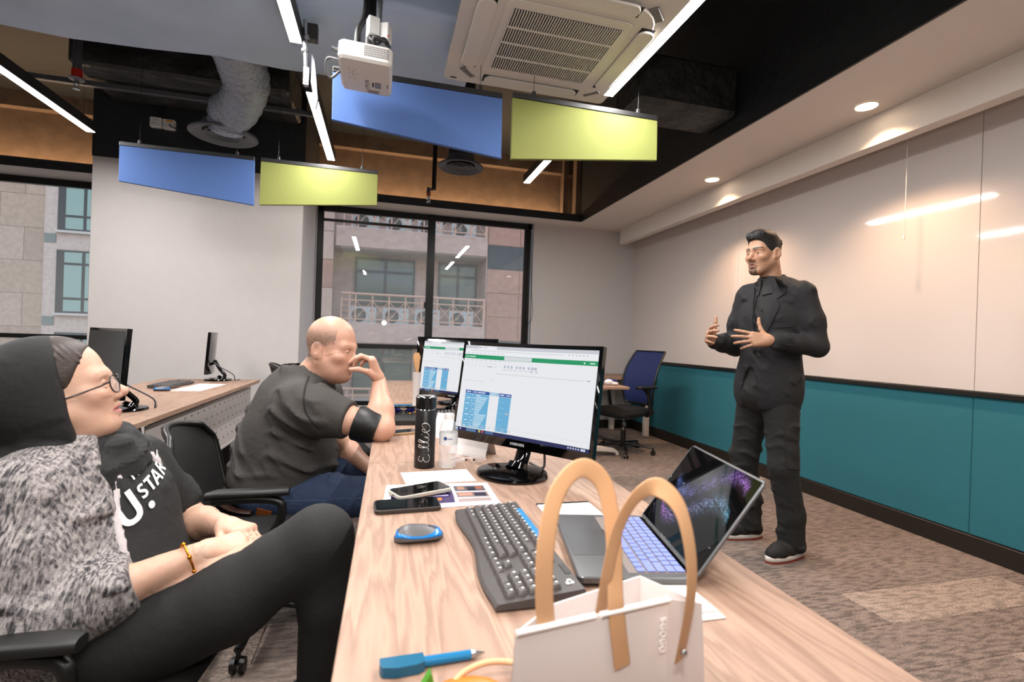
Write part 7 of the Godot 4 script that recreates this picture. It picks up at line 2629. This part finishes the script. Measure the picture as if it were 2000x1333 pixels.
	# shoes under the desk
	for q in [Vector3(0.07, 0, -2.05), Vector3(0.09, 0, -2.40)]:
		var sf := F.new(q + Vector3(-0.12, 0, -0.08), q + Vector3(0.24, 0.14, 0.08), 0.008)
		sf.chain([q + Vector3(-0.03, 0.045, 0), q + Vector3(0.08, 0.045, 0), q + Vector3(0.16, 0.035, 0)], [0.042, 0.042, 0.034], 0.02)
		sf.cap(q + Vector3(-0.02, 0.05, 0), q + Vector3(-0.015, 0.10, 0), 0.04, 0.042, 0.02)
		sf.plane(Vector3.DOWN, q + Vector3(0, 0.004, 0), 0.004)
		field_part("shoe", sf, mats["shoe_knit"], t)

func woman() -> void:
	var t := person("person in a black headscarf, glasses and grey patterned cardigan, sitting with crossed legs", Vector3.ZERO)
	var up := Vector3.UP
	var f := Vector3(0.96, 0, 0.27).normalized()
	var l := Vector3(0.27, 0, -0.96).normalized()
	var skin := Color(0.54, 0.335, 0.24)
	var rs := Vector3(-0.680, 0.785, -1.190); var ls := Vector3(-0.605, 0.790, -1.485)
	var re := Vector3(-0.600, 0.575, -1.105); var le := Vector3(-0.500, 0.600, -1.540)
	var rw := Vector3(-0.362, 0.652, -1.192); var lw := Vector3(-0.360, 0.655, -1.340)
	var k := 0.92
	var fr := look_frame(Vector3(-0.680, 0.980, -1.311), Vector3(0.958, 0, -0.284), 0.27, 0.0)
	var out := {}
	var hd := head_field(fr, k, 1.02, 0.0032, false)
	hd.cap(fr.origin + Vector3(0.0, -0.04, 0), Vector3(-0.685, 0.84, -1.335), 0.058, 0.062, 0.03)
	hd.ell(fr.origin + fr.basis * Vector3(0, -0.098, 0.022) * k, Vector3(0.050, 0.030, 0.050) * k, 0.025, fr.basis)
	var ht := HeadTint.new()
	ht.inv = Transform3D(fr.basis.scaled(Vector3.ONE * k), fr.origin).affine_inverse()
	ht.skin = skin
	ht.lips = Color(0.55, 0.20, 0.18)
	ht.brow = Color(0.34, 0.20, 0.14, 0.5)
	hd.mesh(out, ht)
	var bt := HeadTint.new()
	bt.inv = Transform3D(Basis.IDENTITY, Vector3(0, -9, 0))
	bt.skin = skin; bt.lips = skin; bt.brow = Color(0, 0, 0, 0)
	var bd := F.new(Vector3(-0.86, 0.02, -1.68), Vector3(0.0, 0.92, -0.98), 0.011)
	bd.chain([Vector3(-0.67, 0.86, -1.345), Vector3(-0.64, 0.72, -1.34), Vector3(-0.60, 0.58, -1.31), Vector3(-0.56, 0.48, -1.28)], [0.06, 0.10, 0.11, 0.11], 0.05)
	bd.chain([rs, re], [0.05, 0.042], 0.03)
	bd.chain([re, re.lerp(rw, 0.4), rw], [0.042, 0.040, 0.024], 0.025)
	bd.chain([ls, le], [0.05, 0.042], 0.03)
	bd.chain([le, le.lerp(lw, 0.4), lw], [0.042, 0.038, 0.024], 0.025)
	bd.chain([Vector3(-0.50, 0.49, -1.19), Vector3(-0.12, 0.68, -1.19), Vector3(-0.12, 0.28, -1.25)], [0.07, 0.05, 0.035], 0.03)
	bd.chain([Vector3(-0.52, 0.47, -1.38), Vector3(-0.12, 0.56, -1.33), Vector3(-0.12, 0.09, -1.36)], [0.07, 0.05, 0.035], 0.03)
	bd.mesh(out, bt)
	# hands resting in each other on the lap
	var hr := hand_field(rw, Vector3(0.80, -0.02, -0.55), Vector3(0.1, -0.9, -0.35), Vector3(-0.45, 0.35, -0.75), 0.90, [[0.25, 0.6, 0.5], [0.3, 0.65, 0.5], [0.4, 0.7, 0.5], [0.45, 0.7, 0.5]], [Vector3(0.75, 0.25, 0.55), Vector3(0.9, 0.2, 0.3), Vector3(0.95, 0.25, 0.1)], 0.05)
	hr.mesh(out, bt)
	var hl := hand_field(lw, Vector3(0.72, 0.05, 0.68), Vector3(0.15, -0.3, 0.2), Vector3(-0.6, 0.6, 0.55), 0.90, [[0.5, 0.7, 0.4], [0.5, 0.75, 0.4], [0.55, 0.75, 0.4], [0.6, 0.75, 0.4]], [Vector3(0.8, 0.2, 0.5), Vector3(0.9, 0.3, 0.2), Vector3(0.9, 0.4, 0.0)], 0.05)
	hl.mesh(out, bt)
	put("body", skin_mesh(out), skin_mat(), t)
	eyes(t, fr, k, Color(0.05, 0.03, 0.02), Vector3(0.0, 0.0, 1))
	# ---- hair that shows between scarf and forehead ----
	var bs := fr.basis
	var c := fr.origin
	var hf := F.new(c - Vector3.ONE * 0.15, c + Vector3.ONE * 0.17, 0.0034)
	hf.ell(c + bs * Vector3(0, 0.046, -0.012) * k, Vector3(0.081, 0.095, 0.100) * k, 0.01, bs)
	hf.plane(bs * Vector3(0, -0.46, 0.887), c + bs * Vector3(0, 0.050, 0.046) * k, 0.006)
	hf.plane(bs * Vector3(0, -1, 0), c + bs * Vector3(0, -0.012, 0) * k, 0.008)
	var hv := Folds.new()
	hv.where.frequency = 14.0
	hv.waves = [[bs * Vector3(0.1, 0.5, 1.0), 0.011, 0.003, 0.4]]
	hf.warp(hv, 0.02)
	field_part("hair", hf, tri_mat("hair_brown", noise(0.06, 310, 256, [[0.0, Color(0.07, 0.045, 0.034)], [0.6, Color(0.19, 0.13, 0.10)], [1.0, Color(0.36, 0.27, 0.22)]], 3), Vector3(4, 14, 6), 0.55), t)
	# ---- headscarf ----
	var scarf := cloth_mat("scarf_black", Color(0.020, 0.020, 0.023), 0.78, 0.4, 6.0)
	var sc := F.new(Vector3(-0.90, 0.68, -1.66), Vector3(-0.44, 1.16, -1.04), 0.0065)
	sc.ell(c + bs * Vector3(0, 0.038, -0.034) * k, Vector3(0.098, 0.108, 0.120) * k, 0.02, bs)
	sc.ell(c + bs * Vector3(0, -0.005, -0.092) * k, Vector3(0.092, 0.098, 0.096) * k, 0.05, bs)
	sc.ell(c + bs * Vector3(0, -0.065, -0.020) * k, Vector3(0.096, 0.100, 0.096) * k, 0.05, bs)
	# opening for the face
	sc.plane(bs * Vector3(0, -0.06, 1.0).normalized(), c + bs * Vector3(0, 0.0, 0.014) * k, 0.010)
	# folds round the neck and over the shoulders
	var nk := Vector3(-0.672, 0.862, -1.338)
	for q in [[0.090, 0.0, 0.030], [0.104, -0.022, 0.030], [0.116, -0.042, 0.028]]:
		var last := Vector3.ZERO
		for i in 17:
			var a := TAU * i / 16
			var dip: float = 0.020 * cos(a) 
			var p: Vector3 = nk + f * cos(a) * q[0] + l * sin(a) * (q[0] * 1.02) + up * (q[1] - dip + 0.012 * sin(a * 2.0 + q[0] * 60.0))
			if i > 0: sc.cap(last, p, q[2], q[2], 0.012)
			last = p
	# the cloth laid over the near shoulder and down the chest
	sc.chain([nk + f * 0.09 + up * -0.01, nk - l * 0.07 + f * 0.02 + up * -0.02, nk - l * 0.12 - f * 0.05 + up * -0.045, nk - l * 0.13 - f * 0.13 + up * -0.085], [0.034, 0.034, 0.034, 0.030], 0.02)
	sc.chain([nk + l * 0.10 + up * -0.03, nk + l * 0.10 - f * 0.10 + up * -0.02, nk - f * 0.15 + up * 0.02], [0.04, 0.05, 0.06], 0.03)
	var sw := Folds.new()
	sw.where.frequency = 4.0
	sw.waves = [[Vector3(0.35, 1.0, 0.3), 0.030, 0.005, 0.0], [Vector3(0.9, 0.5, 0.4), 0.055, 0.006, 1.0]]
	sc.warp(sw, 0.025)
	field_part("headscarf", sc, scarf, t)
	# ---- glasses ----
	var gb := B.new()
	var gm := mat("glasses_black", Color(0.02, 0.018, 0.022), 0.2)
	var lens := mat("lens_clear", Color(0.92, 0.90, 0.90, 0.14), 0.02)
	lens.transparency = BaseMaterial3D.TRANSPARENCY_ALPHA
	var gl := thing("eyeglasses", "black framed eyeglasses worn by the woman in the headscarf", "glasses", Vector3.ZERO)
	var lb := B.new()
	for s in [-1.0, 1.0]:
		var ring := []
		var cc := c + bs * Vector3(0.033 * s, -0.004, 0.101) * k
		var gx := (bs * Vector3(1, 0, -0.20 * s)).normalized()
		for i in 25:
			var a := TAU * i / 24
			ring.append(cc + gx * cos(a) * 0.0255 * k + bs.y * sin(a) * 0.0215 * k)
		gb.tube(ring, 0.0016, 6)
		lb.loft([PackedVector3Array(ring.slice(0, 24))], true, false)
		gb.tube([cc + gx * 0.0255 * k * s + bs.y * 0.008 * k, c + bs * Vector3(0.072 * s, 0.000, 0.082) * k, c + bs * Vector3(0.082 * s, -0.012, 0.005) * k], 0.0018, 6)
	gb.tube(curve([c + bs * Vector3(-0.010, 0.004, 0.102) * k, c + bs * Vector3(0, 0.008, 0.106) * k, c + bs * Vector3(0.010, 0.004, 0.102) * k], 4), 0.0015, 6)
	put("frame", gb, gm, gl)
	put("lens", lb, lens, gl)
	# ---- t-shirt ----
	var tee := cloth_mat("tee_black", Color(0.026, 0.025, 0.025), 0.75, 0.5, 6.0)
	var tb := Basis(f, up, -l)
	tb = Basis(f, up, f.cross(up))
	var ts := F.new(Vector3(-0.86, 0.40, -1.62), Vector3(-0.32, 0.88, -1.04), 0.0085)
	ts.ell(Vector3(-0.630, 0.740, -1.338), Vector3(0.118, 0.13, 0.158), 0.05, tb * Basis(Vector3.BACK, 0.25))
	ts.ell(Vector3(-0.575, 0.700, -1.338), Vector3(0.095, 0.085, 0.135), 0.04, tb)
	ts.ell(Vector3(-0.590, 0.590, -1.310), Vector3(0.150, 0.13, 0.170), 0.06, tb)
	ts.ell(Vector3(-0.555, 0.520, -1.290), Vector3(0.165, 0.09, 0.175), 0.05, tb)
	ts.chain([ls, le.lerp(ls, 0.3)], [0.062, 0.056], 0.03)
	var tf := Folds.new()
	tf.waves = [[Vector3(0.5, 1, 0.2), 0.07, 0.008, 0.4], [Vector3(0.9, 0.5, -0.4), 0.06, 0.006, 1.4]]
	ts.warp(tf, 0.03)
	var shirt := field_part("tshirt", ts, tee, t)
	# ---- cardigan ----
	var knit := tri_mat("cardigan_knit", noise(0.045, 320, 512, [[0.0, Color(0.10, 0.10, 0.115)], [0.36, Color(0.22, 0.215, 0.23)], [0.47, Color(0.50, 0.475, 0.475)], [0.58, Color(0.66, 0.63, 0.62)], [1.0, Color(0.80, 0.77, 0.755)]], 4, FastNoiseLite.TYPE_VALUE), Vector3(15, 5, 9), 0.95, noise(0.16, 321, 512, [], 2, FastNoiseLite.TYPE_SIMPLEX, 10.0), 0.9)
	var cd := F.new(Vector3(-0.90, 0.30, -1.70), Vector3(-0.32, 0.90, -0.98), 0.0085)
	cd.chain([rs, Vector3(-0.66, 0.82, -1.34), ls], [0.075, 0.085, 0.072], 0.05)
	cd.ell(Vector3(-0.650, 0.735, -1.338), Vector3(0.135, 0.14, 0.180), 0.06, tb * Basis(Vector3.BACK, 0.25))
	cd.ell(Vector3(-0.615, 0.600, -1.310), Vector3(0.165, 0.16, 0.195), 0.06, tb)
	cd.ell(Vector3(-0.600, 0.48, -1.290), Vector3(0.165, 0.15, 0.205), 0.06, tb)
	cd.plane(Vector3.DOWN, Vector3(0, 0.36, 0), 0.01)
	# open front
	cd.ell(Vector3(-0.60, 0.60, -1.325) + f * 0.165 + l * 0.03, Vector3(0.155, 0.34, 0.130), 0.006, tb, true)
	var bandf := cd.twin()
	cd.chain([rs, rs.lerp(re, 0.5) + Vector3(-0.01, 0, 0.01), re + Vector3(-0.005, -0.005, 0)], [0.078, 0.075, 0.070], 0.04)
	var cuff := re.lerp(rw, 0.55)
	cd.chain([re, re.lerp(rw, 0.35), cuff + (rw - re) * 0.05], [0.070, 0.060, 0.048], 0.03)
	cd.chain([ls, ls.lerp(le, 0.5), le], [0.072, 0.068, 0.064], 0.04)
	cd.chain([le, le.lerp(lw, 0.40)], [0.062, 0.050], 0.03)
	var cf := Folds.new()
	cf.where.frequency = 4.0
	cf.waves = [[Vector3(0.6, 1, 0.3), 0.065, 0.010, 0.4], [Vector3(-0.4, 1, 0.5), 0.10, 0.010, 1.7]]
	cd.warp(cf, 0.035)
	cd.plane((rw - re).normalized(), cuff, 0.004)
	var card := field_part("cardigan", cd, knit, t)
	# pale band along the opening
	bandf.shift(-0.003)
	bandf.inside(Vector3(-0.60, 0.60, -1.325) + f * 0.165 + l * 0.03, Vector3(0.172, 0.357, 0.147), tb)
	field_part("front_band", bandf, mat("band_white", Color(0.74, 0.71, 0.71), 0.9), card)
	# ---- print on the shirt ----
	var white := mat("print_ink", Color(0.84, 0.82, 0.81), 0.7)
	var zd := (f * 0.86 - l * 0.50).normalized()
	var xd := up.cross(zd).normalized()
	var yd := zd.cross(xd)
	var tilt := Basis(xd, yd, zd) * Basis(Vector3.BACK, 0.42)
	put("shirt_print", lay_word(ts, "MY", 0.046, Transform3D(tilt, Vector3(-0.540, 0.815, -1.318) + zd * 0.10), 400), white, shirt)
	put("shirt_print", lay_word(ts, "START", 0.040, Transform3D(tilt, Vector3(-0.503, 0.783, -1.335) + zd * 0.10), 700), white, shirt)
	put("shirt_print", lay_word(ts, "U.", 0.088, Transform3D(tilt, Vector3(-0.566, 0.740, -1.300) + zd * 0.10), 700), white, shirt)
	# ---- trousers ----
	var pm := cloth_mat("leggings_black", Color(0.030, 0.027, 0.026), 0.8, 0.3, 6.0)
	var pf := F.new(Vector3(-0.78, 0.04, -1.56), Vector3(0.04, 0.82, -1.02), 0.0095)
	pf.ell(Vector3(-0.55, 0.485, -1.285), Vector3(0.165, 0.075, 0.180), 0.03, tb)
	pf.chain([Vector3(-0.50, 0.475, -1.175), Vector3(-0.30, 0.553, -1.18), Vector3(-0.125, 0.668, -1.185)], [0.100, 0.084, 0.070], 0.03)
	pf.chain([Vector3(-0.125, 0.668, -1.185), Vector3(-0.105, 0.52, -1.205), Vector3(-0.13, 0.25, -1.26)], [0.070, 0.062, 0.044], 0.025)
	pf.chain([Vector3(-0.50, 0.475, -1.37), Vector3(-0.30, 0.52, -1.35), Vector3(-0.13, 0.565, -1.33)], [0.098, 0.085, 0.066], 0.03)
	pf.chain([Vector3(-0.13, 0.565, -1.33), Vector3(-0.12, 0.36, -1.345), Vector3(-0.12, 0.08, -1.36)], [0.066, 0.058, 0.042], 0.025)
	field_part("trousers", pf, pm, t)
	for q in [[Vector3(-0.13, 0.235, -1.265), Vector3(0.12, -0.10, 0.02)], [Vector3(-0.12, 0.07, -1.36), Vector3(0.15, -0.03, 0.0)]]:
		var a: Vector3 = q[0]
		var e: Vector3 = a + q[1]
		var sf := F.new(Vector3(minf(a.x, e.x) - 0.08, maxf(0.0, minf(a.y, e.y) - 0.08), minf(a.z, e.z) - 0.07), Vector3(maxf(a.x, e.x) + 0.08, maxf(a.y, e.y) + 0.08, maxf(a.z, e.z) + 0.07), 0.008)
		sf.chain([a - q[1] * 0.35 + Vector3(0, -0.015, 0), a + q[1] * 0.3, e], [0.036, 0.040, 0.028], 0.02)
		sf.cap(a, a + Vector3(0, 0.03, 0), 0.038, 0.040, 0.02)
		field_part("shoe", sf, mats["shoe_knit"], t)
	# ---- bracelet ----
	var br := thing("bracelet", "gold link bracelet on the wrist of the woman in the headscarf", "bracelet", Vector3.ZERO)
	var bx := (rw - re).normalized()
	var bu := bx.cross(up).normalized()
	var bw := bu.cross(bx)
	var bc := re.lerp(rw, 0.90)
	var gold := mat("gold", Color(0.83, 0.55, 0.18), 0.22, 1.0)
	var gr := B.new()
	var rp := []
	for i in 25:
		var a := TAU * i / 24
		rp.append(bc + bu * cos(a) * 0.0335 + bw * sin(a) * 0.0335 + bx * 0.006 * cos(a))
	gr.tube(rp, 0.0024, 7)
	put("bangle", gr, gold, br)
	gr = B.new()
	for i in 6:
		var a := TAU * i / 6 + 0.4
		gr.ball(bc + bu * cos(a) * 0.0345 + bw * sin(a) * 0.0345 + bx * 0.006 * cos(a), Vector3.ONE * 0.0048, 10)
	put("bead", gr, gold, br)

func _ready() -> void:
	sky_and_lens()
	setting()
	outside()
	overhead()
	furniture()
	desk_things()
	standing_man()
	seated_man()
	woman()
